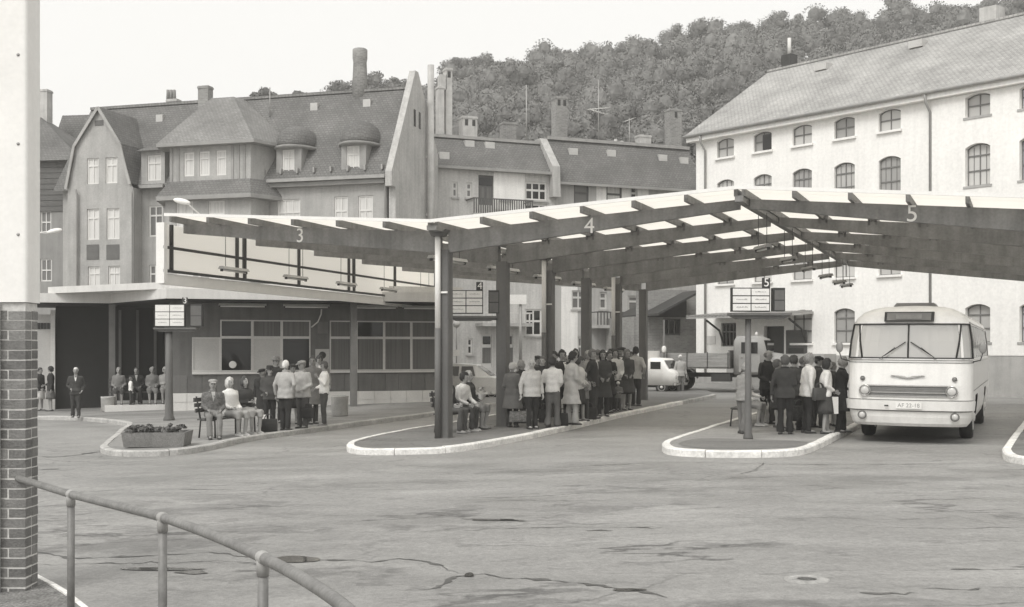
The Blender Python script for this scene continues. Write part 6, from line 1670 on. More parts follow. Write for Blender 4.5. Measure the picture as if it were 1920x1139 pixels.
mb = MB(); mb.add([(0.58, -0.55, 1.34), (0.58, 0.55, 1.34), (1.13, 0.62, 0.95), (1.13, -0.62, 0.95)], [(0, 1, 2, 3)])
for i_, v_ in enumerate(mb.v): mb.v[i_] = (v_[0] + 0.015, v_[1], v_[2] + 0.015)
mb.build('windscreen', M_MGL, ca_)
for x in (-1.86, 1.88): mb = MB(); mb.box(x - 0.04, x + 0.04, -0.7, 0.7, 0.36, 0.46); mb.build('bumper', M_CHROME, ca_)
# ================================================================== PEOPLE
def cloth(v, kind='cloth'):
    if kind in ('cloth', 'check') and v < 0.13: v = 0.012 + v * 0.62
    n = '%s_%03d' % (kind, round(v * 1000))
    if kind == 'skin': return mat(n, v, rough=0.55, var=0.06, scale=8, fine=0.04, fscale=60)
    if kind == 'hair': return mat(n, v, rough=0.6, var=0.3, scale=12, fine=0.25, fscale=70, stretch=(1, 1, 0.5))
    if kind == 'check': 
        return mat(n, v, rough=0.9, var=0.45, scale=14, fine=0.3, fscale=40)
    return mat(n, v, rough=0.9, var=0.14, scale=5, fine=0.12, fscale=60)
M_SHOE = mat('shoe_leather', 0.05, rough=0.5, var=0.2, scale=9)
M_SHOEL = mat('pale_shoe', 0.5, rough=0.6, var=0.2, scale=9)
M_EYE = mat('eye_dark', 0.03, rough=0.4)

def fuse(mb, voxel, smooth=3, wrinkle=0.0, seed=0):
    """grow one continuous skin over overlapping pieces; returns (verts, faces)"""
    me = bpy.data.meshes.new('tmp'); me.from_pydata(mb.v, [], mb.f); me.update()
    o = bpy.data.objects.new('tmp', me); WORK.collection.objects.link(o)
    m = o.modifiers.new('r', 'REMESH'); m.mode = 'VOXEL'; m.voxel_size = voxel; m.adaptivity = 0.0
    s = o.modifiers.new('s', 'SMOOTH'); s.iterations = smooth; s.factor = 0.5
    WORK.view_layers[0].update(); dg = WORK.view_layers[0].depsgraph; ev = o.evaluated_get(dg); m2 = ev.to_mesh()
    n = len(m2.vertices); co = np.empty(n * 3, dtype=np.float32); m2.vertices.foreach_get('co', co); co = co.reshape(-1, 3)
    if wrinkle:
        no = np.empty(n * 3, dtype=np.float32); m2.vertices.foreach_get('normal', no); no = no.reshape(-1, 3)
        r = np.random.default_rng(seed); d = np.zeros(n)
        for k in range(7):
            w_ = r.normal(size=3) * np.array([20, 20, 20]); d += np.sin(co @ w_ + r.uniform(0, 6.28))
        co = co + no * (d / 2.6 * wrinkle)[:, None]
    fs = [tuple(p.vertices) for p in m2.polygons]
    ev.to_mesh_clear(); bpy.data.objects.remove(o); bpy.data.meshes.remove(me)
    return [tuple(map(float, c)) for c in co], fs

def ringz(c, rx, ry, n=14, p=2.3):
    out = []
    for k in range(n):
        t = 2 * math.pi * k / n; ct, st_ = math.cos(t), math.sin(t)
        out.append((c[0] + rx * math.copysign(abs(ct) ** (2 / p), ct), c[1] + ry * math.copysign(abs(st_) ** (2 / p), st_), c[2]))
    return out

ARMS = {  # elbow, wrist offsets from the shoulder for side +1
    'down': ((0.085, 0.03, -0.275), (0.09, -0.05, -0.53)), 'hold': ((0.06, 0.02, -0.27), (-0.06, -0.20, -0.38)),
    'fold': ((0.07, 0.0, -0.26), (-0.16, -0.20, -0.24)), 'pocket': ((0.12, 0.07, -0.25), (0.03, -0.06, -0.45)),
    'behind': ((0.09, 0.10, -0.25), (-0.08, 0.17, -0.45)), 'lap': ((0.05, -0.02, -0.28), (-0.05, -0.26, -0.36)),
    'reach': ((0.06, -0.20, -0.14), (0.03, -0.44, -0.03)), 'up': ((0.05, -0.06, -0.28), (-0.03, -0.22, -0.08)),
    'carry': ((0.10, 0.02, -0.28), (0.12, -0.02, -0.54)), 'cane': ((0.05, -0.12, -0.25), (-0.02, -0.36, -0.30))}

def person(label, pos, yaw, H=1.72, top=('jacket', 0.2), bottom=('trousers', 0.08), hair=('short', 0.06), hat=None, sit=False,
           arms=('down', 'down'), lean=0.0, turn=0.0, nod=0.0, fat=1.0, fem=False, skin=0.33, shoes=M_SHOE, step=0.0, seed=0, group=None):
    rnd = random.Random(seed * 7 + 1); k = H / 1.72
    root = thing('person', label, 'person', pos, R(yaw), group); root.scale = (k, k, k)
    hz_ = 0.53 if sit else 0.91
    hip = Vector((0, 0, hz_)); LM = Matrix.Rotation(R(lean), 3, 'X')
    def U(p): return hip + LM @ (Vector(p) + Vector((0, 0, hz_ - 0.91)) - hip)
    HM = Matrix.Rotation(R(turn), 3, 'Z') @ Matrix.Rotation(R(nod), 3, 'X'); nk = Vector((0, 0.0, 1.49))
    def Hd(p): return U(nk + HM @ (Vector(p) - nk))
    sw = 0.168 if fem else 0.196; hwid = 0.172 if fem else 0.162
    sw *= 0.9 + 0.1 * fat; 
    def trs(s, hem, lo_flare=0.0):
        rings = [(0.86, hwid * fat, 0.108 * fat), (0.94, hwid * 1.0 * fat, 0.112 * fat), (1.04, (0.132 if fem else 0.150) * fat, 0.10 * fat), (1.14, (0.142 if fem else 0.158) * fat, 0.105 * fat), (1.25, (0.16 if fem else 0.178) * (0.5 + 0.5 * fat), 0.112 * fat), (1.34, sw * 1.02, 0.106), (1.395, sw * 0.95, 0.088), (1.445, 0.10, 0.066)]
        return [r_ for r_ in rings if r_[0] >= hem]
    # legs
    hipx = 0.088
    legs = []
    for sg in (-1, 1):
        if sit:
            a_ = rnd.uniform(-0.04, 0.05)
            K = Vector((sg * (0.10 + rnd.uniform(0, 0.03)), -0.43, 0.50)); A_ = Vector((sg * 0.10, -0.40 + a_, 0.085))
            legs.append((Vector((sg * hipx, 0.0, 0.53)), K, A_))
        else:
            st_ = step * sg + rnd.uniform(-0.03, 0.03)
            legs.append((Vector((sg * hipx, 0, 0.90)), Vector((sg * 0.095, -0.02 + st_ * 0.5, 0.49)), Vector((sg * 0.10, st_, 0.085))))
    # arms
    arm = []
    for sg, an in zip((-1, 1), arms):
        S = Vector((sg * sw * 0.98, 0.005, 1.375)); e, w_ = ARMS[an]
        j = Vector((rnd.uniform(-0.02, 0.02), rnd.uniform(-0.02, 0.02), rnd.uniform(-0.01, 0.01)))
        arm.append((U(S), U(S + Vector((e[0] * sg, e[1], e[2])) + j), U(S + Vector((w_[0] * sg, w_[1], w_[2])) + j)))
    # body: one continuous skin
    mb = MB()
    mb.loft([[U(p) for p in ringz((0, 0, z), rx * 0.92, ry * 0.92)] for z, rx, ry in trs(0, 0)])
    mb.tube([U((0, 0.005, 1.42)), Hd((0, 0.002, 1.50)), Hd((0, 0, 1.56))], [0.062, 0.054, 0.054], 12)
    mb.ell(Hd((0, -0.002, 1.615)), (0.076, 0.094, 0.108), 16, 12, rot=LM @ HM); mb.ell(Hd((0, -0.036, 1.555)), (0.056, 0.058, 0.058), 12, 8, rot=LM @ HM)
    mb.ell(Hd((0, -0.100, 1.588)), (0.016, 0.026, 0.030), 8, 6, rot=LM @ HM)
    for sg in (-1, 1): mb.ell(Hd((sg * 0.078, 0.01, 1.60)), (0.014, 0.026, 0.034), 8, 6, rot=LM @ HM)
    for S, E, W_ in arm: mb.tube([S, S.lerp(E, 0.4), E, E.lerp(W_, 0.3), W_], [0.052, 0.048, 0.040, 0.041, 0.027], 10)
    for h_, K, A_ in legs:
        mb.tube([h_ + Vector((0, 0, 0.03)), h_.lerp(K, 0.45), K, K.lerp(A_, 0.35), A_, A_ - Vector((0, 0, 0.05))], [0.092 * fat, 0.08 * fat, 0.058, 0.056, 0.040, 0.042], 10)
        mb.ell(A_ + Vector((0, -0.06, -0.05)), (0.04, 0.115, 0.034), 10, 6)
    for S, E, W_ in arm:
        d = (W_ - E).normalized(); mb.tube([W_ - d * 0.01, W_ + d * 0.04, W_ + d * 0.085], [0.026, 0.036, 0.034], 8, flat=0.6)
    vs, fs = fuse(mb, 0.024, 2)
    B = MB(); B.add(vs, fs, 0, True)
    for (S, E, W_), sg in zip(arm, (-1, 1)):     # fingers and thumb
        d = (W_ - E).normalized(); up = Vector((0, -1, 0)) if abs(d.y) < 0.8 else Vector((0, 0, 1))
        lat = d.cross(Vector((sg, 0, 0)));
        if lat.length < 0.3: lat = d.cross(Vector((0, 0, 1)))
        lat.normalize(); nrm = lat.cross(d).normalized()
        for f_ in range(4):
            L_ = (0.062, 0.072, 0.068, 0.054)[f_]; r0 = W_ + d * 0.075 + lat * ((f_ - 1.5) * 0.019); c = nrm * (-sg if True else 1) * 0.02
            B.tube([r0, r0 + d * L_ * 0.45 + c * 0.4, r0 + d * L_ * 0.8 + c * 1.3, r0 + d * L_ * 0.9 + c * 2.2], [0.009, 0.0085, 0.008, 0.006], 6)
        r0 = W_ + d * 0.03 - lat * 0.03
        B.tube([r0, r0 + d * 0.03 - lat * 0.02, r0 + d * 0.06 - lat * 0.022], [0.011, 0.010, 0.007], 6)
    for sg in (-1, 1):
        B.ell(Hd((sg * 0.031, -0.088, 1.612)), (0.013, 0.008, 0.008), 8, 5, mi=1); B.tube([Hd((sg * 0.016, -0.096, 1.633)), Hd((sg * 0.048, -0.086, 1.632))], 0.004, 5, mi=1)
    B.tube([Hd((-0.022, -0.094, 1.545)), Hd((0, -0.099, 1.546)), Hd((0.022, -0.094, 1.545))], 0.0032, 5, mi=1)
    B.build('body', [cloth(skin, 'skin'), M_EYE], root, uv=False)
    # upper garment
    tk, tv = top[0], top[1]; tm = cloth(tv, 'check' if len(top) > 2 else 'cloth')
    mb = MB(); ex = 1.17 if tk in ('jacket', 'coat') else 1.11
    hem = 0.86
    rr = [(z, rx * ex + 0.006, ry * ex + 0.008) for z, rx, ry in trs(0, hem)]
    low = []
    if tk in ('coat', 'dress') and not sit:
        hz2 = 0.50 if tk == 'coat' else 0.46
        fl = 1.12 if not fem else 1.22
        low = [(hz2, hwid * fat * ex * fl + 0.02, 0.15 * fat * ex * fl), (0.66, hwid * fat * ex * (0.5 + fl / 2) + 0.014, 0.136 * fat * ex * 1.08), (0.80, hwid * fat * ex + 0.012, 0.126 * fat * ex)]
    elif tk == 'jacket':
        low = [(0.79 if not sit else 0.86, hwid * fat * ex + 0.014, 0.120 * fat * ex + 0.012)] if not sit else []
    lw = [[Vector(p) for p in ringz((0, 0, z), rx, ry, 18)] for z, rx, ry in low]
    if tk == 'coat' or tk == 'dress': # follow the lean only above the hip
        rings = lw + [[U(p) for p in ringz((0, 0, z), rx, ry, 18)] for z, rx, ry in rr]
    else:
        rings = [[U(p) for p in r_] for r_ in lw] + [[U(p) for p in ringz((0, 0, z), rx, ry, 18)] for z, rx, ry in rr]
    mb.loft(rings)
    short = len(top) > 3 and top[3] == 'short'
    for S, E, W_ in arm:
        if short: mb.tube([S, S.lerp(E, 0.75)], [0.066, 0.058], 10)
        else: mb.tube([S, S.lerp(E, 0.5), E, E.lerp(W_, 0.5), W_.lerp(E, 0.04)], [0.068, 0.060, 0.054, 0.047, 0.040], 10)
        mb.ell(S, (0.068, 0.068, 0.066), 10, 7)
    mb.tube([U((0, 0.008, 1.40)), U((0, 0.006, 1.475))], [0.085, 0.070], 12)
    vs, fs = fuse(mb, 0.021, 2, 0.0055 if tk in ('jacket', 'coat') else 0.0045, seed)
    T = MB(); T.add(vs, fs, 0, True); T.build({'jacket': 'jacket', 'coat': 'coat', 'shirt': 'shirt', 'dress': 'dress'}[tk], tm, root, uv=False)
    if tk in ('jacket', 'coat') and rnd.random() < 0.8:
        C = MB(); ringc = [U((0.078 * math.cos(a), 0.004 + 0.068 * math.sin(a), 1.468 + 0.012 * math.sin(a))) for a in [2 * math.pi * i / 14 for i in range(15)]]
        C.tube(ringc, 0.016, 6); C.build('collar', tm, root, uv=False)
    if tk == 'jacket' and not fem and rnd.random() < 0.6:      # shirt front between the lapels
        V_ = MB(); yy = lambda z: -(interp([(1.2, 0.112 * fat * ex + 0.012), (1.34, 0.106 * ex + 0.012), (1.40, 0.088 * ex + 0.014), (1.45, 0.082)], z))
        for za, zb, wa, wb_ in ((1.22, 1.30, 0.004, 0.02), (1.30, 1.38, 0.02, 0.036), (1.38, 1.445, 0.036, 0.045)):
            V_.poly([U((-wa, yy(za), za)), U((wa, yy(za), za)), U((wb_, yy(zb), zb)), U((-wb_, yy(zb), zb))], smooth=True)
        V_.build('shirt_front', cloth(rnd.choice((0.7, 0.6, 0.35))), root, uv=False)
    # lower garment
    bk, bv = bottom
    if bk and not (tk == 'dress' and not sit):
        bm_ = cloth(bv); mb = MB()
        if bk == 'skirt' and not sit:
            pts = [(1.0, 0.150 * fat, 0.118 * fat), (0.92, 0.178 * fat, 0.13 * fat), (0.75, 0.19 * fat, 0.15 * fat), (0.58, 0.20 * fat, 0.165 * fat), (0.46, 0.205 * fat, 0.175 * fat)]
            rings = []
            for z, rx, ry in pts:
                r_ = ringz((0, 0, z), rx, ry, 28)
                q = (1.0 - z) / 0.54
                rings.append([(x * (1 + 0.05 * q * math.sin(i * 2.3 + seed)), y * (1 + 0.05 * q * math.sin(i * 2.3 + seed)), zz) for i, (x, y, zz) in enumerate(r_)])
            mb.loft(rings); mb.build('skirt', bm_, root, uv=False)
        else:
            fl = 0.062 if bk == 'trousers' else (0.088 if bk == 'flares' else 0.055)
            if sit:
                mb.ell((0, -0.02, 0.56), (0.18 * fat, 0.15, 0.13), 14, 8)
            else:
                mb.loft([ringz((0, 0, z), rx * 1.04 + 0.002, ry * 1.04 + 0.002) for z, rx, ry in ((0.84, hwid * fat, 0.113 * fat), (0.90, hwid * fat, 0.116 * fat), (0.965, 0.150 * fat, 0.108 * fat))])
            for h_, K, A_ in legs:
                if bk == 'skirt':
                    mb.tube([h_, h_.lerp(K, 0.5), K + Vector((0, -0.02, 0)), K.lerp(A_, 0.25)], [0.11, 0.105, 0.09, 0.08], 10)
                else:
                    mb.tube([h_ + Vector((0, 0, 0.02)), h_.lerp(K, 0.5), K, K.lerp(A_, 0.5), A_ - Vector((0, 0, 0.04))], [0.102 * fat, 0.094 * fat, 0.073, 0.068, fl + 0.008], 12)
            if bk == 'skirt': mb.ell((0, -0.24, 0.52), (0.16, 0.22, 0.085), 12, 8)
            vs, fs = fuse(mb, 0.022, 2, 0.006, seed + 3)
            T = MB(); T.add(vs, fs, 0, True); T.build('skirt' if bk == 'skirt' else 'trousers', bm_, root, uv=False)
    # shoes
    for h_, K, A_ in legs:
        S = MB(); c = A_ + Vector((0, -0.055, -0.05)); rings = []
        for t, wx, hz2 in ((-0.075, 0.030, 0.055), (-0.04, 0.042, 0.07), (0.03, 0.044, 0.058), (0.10, 0.046, 0.045), (0.16, 0.038, 0.036), (0.185, 0.015, 0.02)):
            y = c.y + 0.06 - t; z0 = A_.z - 0.085
            rings.append([(c.x - wx, y, z0), (c.x - wx * 0.95, y, z0 + hz2 * 0.6), (c.x - wx * 0.4, y, z0 + hz2), (c.x + wx * 0.4, y, z0 + hz2), (c.x + wx * 0.95, y, z0 + hz2 * 0.6), (c.x + wx, y, z0)])
        S.loft(rings); S.build('shoe', shoes, root, uv=False)
    # hair and hat
    RR = LM @ HM
    def shell(center, rad, skip, m, name, nu=20, nv=14, nz=0.05):
        Hm = MB(); vs = []; n_ = 0
        for j in range(nv + 1):
            ph = math.pi * j / nv
            for i in range(nu):
                th = 2 * math.pi * i / nu; q = Vector((rad[0] * math.sin(ph) * math.cos(th), rad[1] * math.sin(ph) * math.sin(th), rad[2] * math.cos(ph)))
                q *= 1 + nz * mnoise.noise((q.x * 30 + seed, q.y * 30, q.z * 30))
                vs.append(Vector(center) + q)
        fs = []
        for j in range(nv):
            for i in range(nu):
                f_ = (j * nu + i, (j + 1) * nu + i, (j + 1) * nu + (i + 1) % nu, j * nu + (i + 1) % nu)
                c = (vs[f_[0]] + vs[f_[1]] + vs[f_[2]] + vs[f_[3]]) / 4
                if not skip(c): fs.append(f_)
        Hm.add([Hd(v) for v in vs], fs, 0, True); return Hm.build(name, m, root, uv=False)
    hk, hv = hair; hm_ = cloth(hv, 'hair')
    if hk == 'short': shell((0, 0.014, 1.628), (0.087, 0.102, 0.114), lambda c: (c.y < -0.03 and c.z < 1.672) or (c.z < 1.60 and c.y < 0.035) or c.z < 1.545, hm_, 'hair', nz=0.11)
    elif hk == 'full': shell((0, 0.018, 1.628), (0.100, 0.114, 0.122), lambda c: (c.y < -0.04 and c.z < 1.668) or (c.z < 1.565 and c.y < 0.0) or c.z < 1.525, hm_, 'hair', nz=0.24)
    elif hk == 'bob': shell((0, 0.022, 1.600), (0.104, 0.112, 0.150), lambda c: (c.y < -0.036 and c.z < 1.664) or c.z < 1.485, hm_, 'hair', nz=0.18)
    elif hk == 'long': shell((0, 0.026, 1.575), (0.106, 0.112, 0.178), lambda c: (c.y < -0.03 and c.z < 1.664) or c.z < 1.42, hm_, 'hair', nz=0.18)
    elif hk == 'bald': shell((0, 0.014, 1.605), (0.084, 0.100, 0.075), lambda c: c.y < 0.0 or c.z > 1.655 or c.z < 1.55, hm_, 'hair', nz=0.05)
    if hat:
        ht, hv2 = hat; m_ = cloth(hv2)
        Q = MB()
        if ht == 'cap':
            Q.loft([[Hd(p) for p in ringz((0, 0.01, z), rx, ry, 16, 2)] for z, rx, ry in ((1.652, 0.092, 0.108), (1.685, 0.103, 0.118), (1.715, 0.09, 0.104), (1.728, 0.04, 0.05))])
            Q.loft([[Hd((x, y, z)) for x, y, z in ((-0.07, -0.085, 1.655), (0.07, -0.085, 1.655), (0.07, -0.085, 1.667), (-0.07, -0.085, 1.667))], [Hd((x, y, z)) for x, y, z in ((-0.05, -0.155, 1.640), (0.05, -0.155, 1.640), (0.05, -0.155, 1.648), (-0.05, -0.155, 1.648))]], smooth=False)
        elif ht == 'hat':
            Q.loft([[Hd(p) for p in ringz((0, 0.008, z), rx, ry, 20, 2)] for z, rx, ry in ((1.655, 0.145, 0.165), (1.664, 0.150, 0.170), (1.668, 0.095, 0.112), (1.72, 0.09, 0.106), (1.755, 0.082, 0.096), (1.760, 0.04, 0.05))])
        elif ht == 'scarf':
            Q.loft([[Hd(p) for p in ringz((0, 0.012 + dy, z), rx, ry, 18, 2)] for z, rx, ry, dy in ((1.535, 0.075, 0.05, 0.045), (1.575, 0.092, 0.07, 0.035), (1.63, 0.098, 0.098, 0.012), (1.68, 0.094, 0.104, 0.004), (1.72, 0.066, 0.075, 0.004), (1.735, 0.03, 0.03, 0.004))])
        elif ht == 'knit':
            Q.loft([[Hd(p) for p in ringz((0, 0.008, z), rx, ry, 18, 2)] for z, rx, ry in ((1.635, 0.098, 0.112), (1.67, 0.100, 0.114), (1.72, 0.09, 0.10), (1.765, 0.055, 0.06), (1.78, 0.02, 0.02))])
        elif ht == 'beret':
            Q.loft([[Hd(p) for p in ringz((0.01, 0.015, z), rx, ry, 18, 2)] for z, rx, ry in ((1.662, 0.090, 0.104), (1.685, 0.125, 0.138), (1.705, 0.12, 0.13), (1.73, 0.05, 0.06))])
        Q.build('hat' if ht != 'scarf' else 'headscarf', m_, root, uv=False)
    return root

OFF = 0.125
def stand(label, px, py, head, yaw, **kw):
    p_ = gp(px, py, OFF); H = (py - head) * p_.y / FPX
    H = min(max(H, kw.pop('hmin', 1.5)), kw.pop('hmax', 1.88))
    stand.n += 1; r_ = random.Random(stand.n * 13)
    kw.setdefault('step', r_.uniform(-0.10, 0.10)); kw.setdefault('turn', r_.uniform(-35, 35)); kw.setdefault('lean', r_.uniform(-1, 4)); kw.setdefault('nod', r_.uniform(-2, 9))
    kw.setdefault('arms', r_.choice((('down', 'hold'), ('pocket', 'down'), ('hold', 'hold'), ('carry', 'fold'), ('behind', 'behind'), ('fold', 'fold'))))
    return person(label, p_, yaw + r_.uniform(-8, 8), H=H, seed=stand.n, **kw)
stand.n = 0
def seated(label, b, s, H=1.68, dyaw=0, **kw):
    a = b.rotation_euler.z; u = Vector((math.cos(a), math.sin(a), 0)); n_ = Vector((-math.sin(a), math.cos(a), 0))
    p_ = Vector(b.location) + u * s + n_ * 0.2
    f_ = -n_; stand.n += 1
    return person(label, p_, math.degrees(math.atan2(f_.x, -f_.y)) + dyaw, H=H, sit=True, seed=stand.n, **kw)
def bag(name, label, pos, size, m, yaw=0.0, handle=True, cat='bag'):
    o = thing(name, label, cat, pos, R(yaw)); w_, d_, h_ = size
    mb = MB(); rings = []
    for z, k in ((0, 0.94), (0.03 * h_, 1.0), (0.55 * h_, 0.98), (0.9 * h_, 0.8), (h_, 0.6)): rings.append(ringz((0, 0, z), w_ / 2 * (1 if z < 0.6 * h_ else 0.96), d_ / 2 * k, 18, 4))
    mb.loft(rings); mb.build('bag_body', m, o, uv=False)
    if handle:
        for sg in (-1, 1):
            mb = MB(); mb.tube([(w_ * 0.25 * math.cos(a), sg * d_ * 0.15, h_ * 0.95 + h_ * 0.45 * math.sin(a)) for a in [math.pi * i / 8 for i in range(9)]], 0.011, 6); mb.build('handle', M_SHOE, o, uv=False)
    return o

# ---- far left, by the waiting hall
stand('person in dark top and long white skirt half hidden by the brick pillar', 74, 770, 690, 60, top=('jacket', 0.05), bottom=('skirt', 0.75), hair=('short', 0.05), fem=True)
stand('dark-haired woman in black top and grey skirt with bag, near the brick pillar', 95, 771, 688, -60, top=('jacket', 0.03), bottom=('skirt', 0.14), hair=('full', 0.03), fem=True, arms=('hold', 'carry'))
stand('white-haired man in dark suit standing alone before the waiting hall', 142, 783, 690, 25, top=('jacket', 0.07), bottom=('trousers', 0.06), hair=('short', 0.65), arms=('hold', 'pocket'))
bh = bench('dark bench on the step of the waiting hall', 196, 768, 302, 762, off=0.13)
ua = SF.at(203, 700, 1.9)[0]; q = SF.O + SF.u * ua + SF.n * 1.9; bh.location = (q.x, q.y, SF.O.z + 0.18); bh.rotation_euler = (0, 0, SF.a)
seated('person in dark coat sitting behind the hall post, nearest the pale bin', bh, 0.35, top=('coat', 0.2), bottom=('skirt', 0.1), hair=('short', 0.3), fem=True, arms=('lap', 'lap'))
seated('person in black jacket on hall bench just beside the roof post', bh, 0.95, top=('jacket', 0.03), bottom=('trousers', 0.05), hair=('short', 0.04), arms=('lap', 'lap'))
seated('grey-haired woman in mid grey coat on the hall bench behind the child', bh, 1.5, top=('jacket', 0.22), bottom=('skirt', 0.2), hair=('full', 0.35), fem=True, arms=('lap', 'lap'))
seated('white-haired woman in pale coat on the hall bench', bh, 1.95, top=('jacket', 0.42), bottom=('skirt', 0.3), hair=('full', 0.62), fem=True, arms=('fold', 'lap'))
ua = SF.at(245, 740, 1.4)[0]; q = SF.O + SF.u * ua + SF.n * 1.4 + Vector((0, 0, 0.18))
person('child in white shirt and dark shorts standing before the hall bench', q, 120, H=0.98, top=('shirt', 0.8), bottom=('jeans', 0.05), hair=('short', 0.15), seed=91)
# ---- platform 3
b3_ = bench('bench on platform three with people sitting, between the trough and the standing men', 402, 823, 486, 810, off=0.13)
seated('old man in flat cap and checked jacket sitting at the near end of the bench', b3_, 0.28, dyaw=-55, top=('jacket', 0.13, 'check'), bottom=('trousers', 0.22), hair=('bald', 0.4), hat=('cap', 0.35), arms=('lap', 'lap'), H=1.70)
seated('fair-haired woman in white jacket sitting in profile on the bench', b3_, 1.05, dyaw=-20, top=('jacket', 0.72), bottom=('skirt', 0.34), hair=('bob', 0.5), arms=('lap', 'lap'), fem=True, H=1.72, shoes=M_SHOEL)
seated('dark-haired woman in dark dress with pale collar sitting beside luggage', b3_, 1.75, dyaw=-25, top=('jacket', 0.06), bottom=('skirt', 0.35), hair=('bob', 0.05), arms=('fold', 'lap'), fem=True, H=1.72, shoes=M_SHOEL)
q = gp(504, 809, 0.13); bag('travel_bag', 'dark travel bag on the ground beside the seated women', q, (0.42, 0.22, 0.30), cloth(0.045), 15)
q = gp(492, 803, 0.13); bag('white_bag', 'small white bag on the ground before the dark-dressed seated woman', q, (0.22, 0.14, 0.34), cloth(0.75), 10)
stand('man in wide dark hat and dark grey jacket behind the seated women', 506, 802, 688, 20, top=('jacket', 0.11), bottom=('trousers', 0.03), hair=('bald', 0.1), hat=('hat', 0.04), arms=('hold', 'pocket'))
stand('taller man in grey felt hat standing behind the man in dark hat', 518, 793, 671, 0, top=('jacket', 0.06), bottom=('trousers', 0.05), hair=('short', 0.1), hat=('hat', 0.20), hmax=1.9)
stand('white-haired man in pale grey jacket and black trousers, back half turned', 535, 807, 677, 150, top=('jacket', 0.40), bottom=('trousers', 0.035), hair=('short', 0.72), arms=('pocket', 'down'), fat=1.1)
stand('man in pale jacket and flat cap carrying a dark bag on his arm', 568, 803, 677, -20, top=('jacket', 0.42), bottom=('trousers', 0.10), hair=('short', 0.25), hat=('cap', 0.30), arms=('hold', 'hold'), fat=1.12, lean=4)
stand('tall man in dark grey coat standing behind the man with flat cap', 586, 795, 669, 40, top=('coat', 0.20), bottom=('trousers', 0.08), hair=('short', 0.08), hmax=1.9)
stand('youth in white sweater and jeans facing left, near the free standing bin', 608, 798, 679, -75, top=('shirt', 0.80), bottom=('jeans', 0.11), hair=('full', 0.10), arms=('hold', 'up'), shoes=mat('tan_shoe', 0.22), nod=12)
stand('dark-haired person behind the youth in white, before the ticket door', 599, 778, 668, 10, top=('jacket', 0.25), bottom=('trousers', 0.08), hair=('full', 0.03))
q = gp(584, 802, 0.13); bag('hand_bag', 'black bag held low between the men on platform three', q + Vector((-0.05, -0.2, 0.25)), (0.36, 0.16, 0.26), cloth(0.03), -10)
stand('woman in dark coat and beret standing behind the white-haired man', 549, 795, 684, 10, top=('coat', 0.05), bottom=('skirt', 0.04), hair=('short', 0.1), hat=('beret', 0.05), fem=True)
stand('old man in black cap and dark overcoat right behind the seated women', 493, 799, 694, -10, top=('coat', 0.04), bottom=('trousers', 0.04), hair=('bald', 0.3), hat=('cap', 0.03))
# ---- platform 4
b4_ = bench('bench beside the first canopy post with three people sitting', 846, 813, 908, 801, off=0.13)
seated('old man in cap and dark jacket sitting with crossed walking stick by first post', b4_, 0.25, dyaw=-10, top=('jacket', 0.035), bottom=('trousers', 0.12), hair=('bald', 0.5), hat=('cap', 0.25), arms=('lap', 'lap'), H=1.75, shoes=mat('tan_shoe', 0.22))
seated('dark-haired person in white shirt leaning on a walking stick on the bench', b4_, 0.95, dyaw=-10, top=('shirt', 0.66), bottom=('trousers', 0.08), hair=('full', 0.03), arms=('cane', 'cane'), lean=12, H=1.75, shoes=M_SHOEL)
seated('fair woman in dark coat with flowers in her lap, far end of bench', b4_, 1.55, dyaw=-5, top=('coat', 0.05), bottom=('skirt', 0.22), hair=('full', 0.42), arms=('lap', 'lap'), fem=True, H=1.75)
q = gp(902, 796, 0.13)
fl_ = thing('flower_bunch', 'bunch of pale flowers in paper held by the seated woman', 'flowers', q + Vector((0, 0, 0.62)))
mb = MB(); mb.lathe((0, 0, 0), [(0.03, -0.15), (0.07, 0.05), (0.13, 0.2)], axis=(0.2, -0.3, 1), n=12, cap=False); mb.build('paper', M_WHITE, fl_, uv=False)
r2 = np.random.default_rng(8); c, n_ = crown_np(r2, 0.12, 0.1, 7, 30, 0.02); stuff(link('petals', leaf_mesh('petals', c + np.array([0.04, -0.06, 0.22]), n_, cloth(0.6)), fl_))
q = gp(902, 800, 0.13); mb = MB(); mb.tube([(q.x, q.y, q.z), (q.x - 0.06, q.y, q.z + 0.78), (q.x - 0.12, q.y, q.z + 0.84), (q.x - 0.17, q.y, q.z + 0.80)], 0.014, 7); tag(mb.build('walking_stick', M_OFFW, uv=False), 'pale walking stick held upright by the person in white shirt', 'walking stick')
q = gp(884, 808, 0.13); mb = MB(); mb.tube([(q.x, q.y, q.z), (q.x - 0.28, q.y + 0.05, q.z + 0.55)], 0.014, 7); tag(mb.build('walking_stick', M_OFFW, uv=False), 'pale walking stick slanting across the legs of the old man in cap', 'walking stick')
stand('woman in long grey coat and headscarf, back turned, right beside the second post', 961, 801, 681, 150, top=('coat', 0.15), bottom=('trousers', 0.06), hair=('short', 0.4), hat=('scarf', 0.45), fem=True, fat=1.1, arms=('hold', 'hold'))
stand('grey-haired woman in dark coat behind the woman in grey coat', 979, 793, 677, 60, top=('coat', 0.05), bottom=('trousers', 0.05), hair=('full', 0.35), fem=True)
stand('bald stout man in pale jacket and black trousers holding a shopping bag', 997, 804, 674, 35, top=('jacket', 0.52), bottom=('trousers', 0.025), hair=('bald', 0.3), fat=1.18, arms=('carry', 'down'), skin=0.45)
q = gp(972, 800, 0.13); bag('shopping_bag', 'patterned grey shopping bag carried low by the stout bald man', q + Vector((0.08, -0.1, 0.12)), (0.62, 0.2, 0.26), cloth(0.22, 'check'), 12)
stand('pale-faced person in dark jacket between the bald man and white-shirted man', 1017, 790, 669, 10, top=('jacket', 0.05), bottom=('trousers', 0.04), hair=('short', 0.12), skin=0.5)
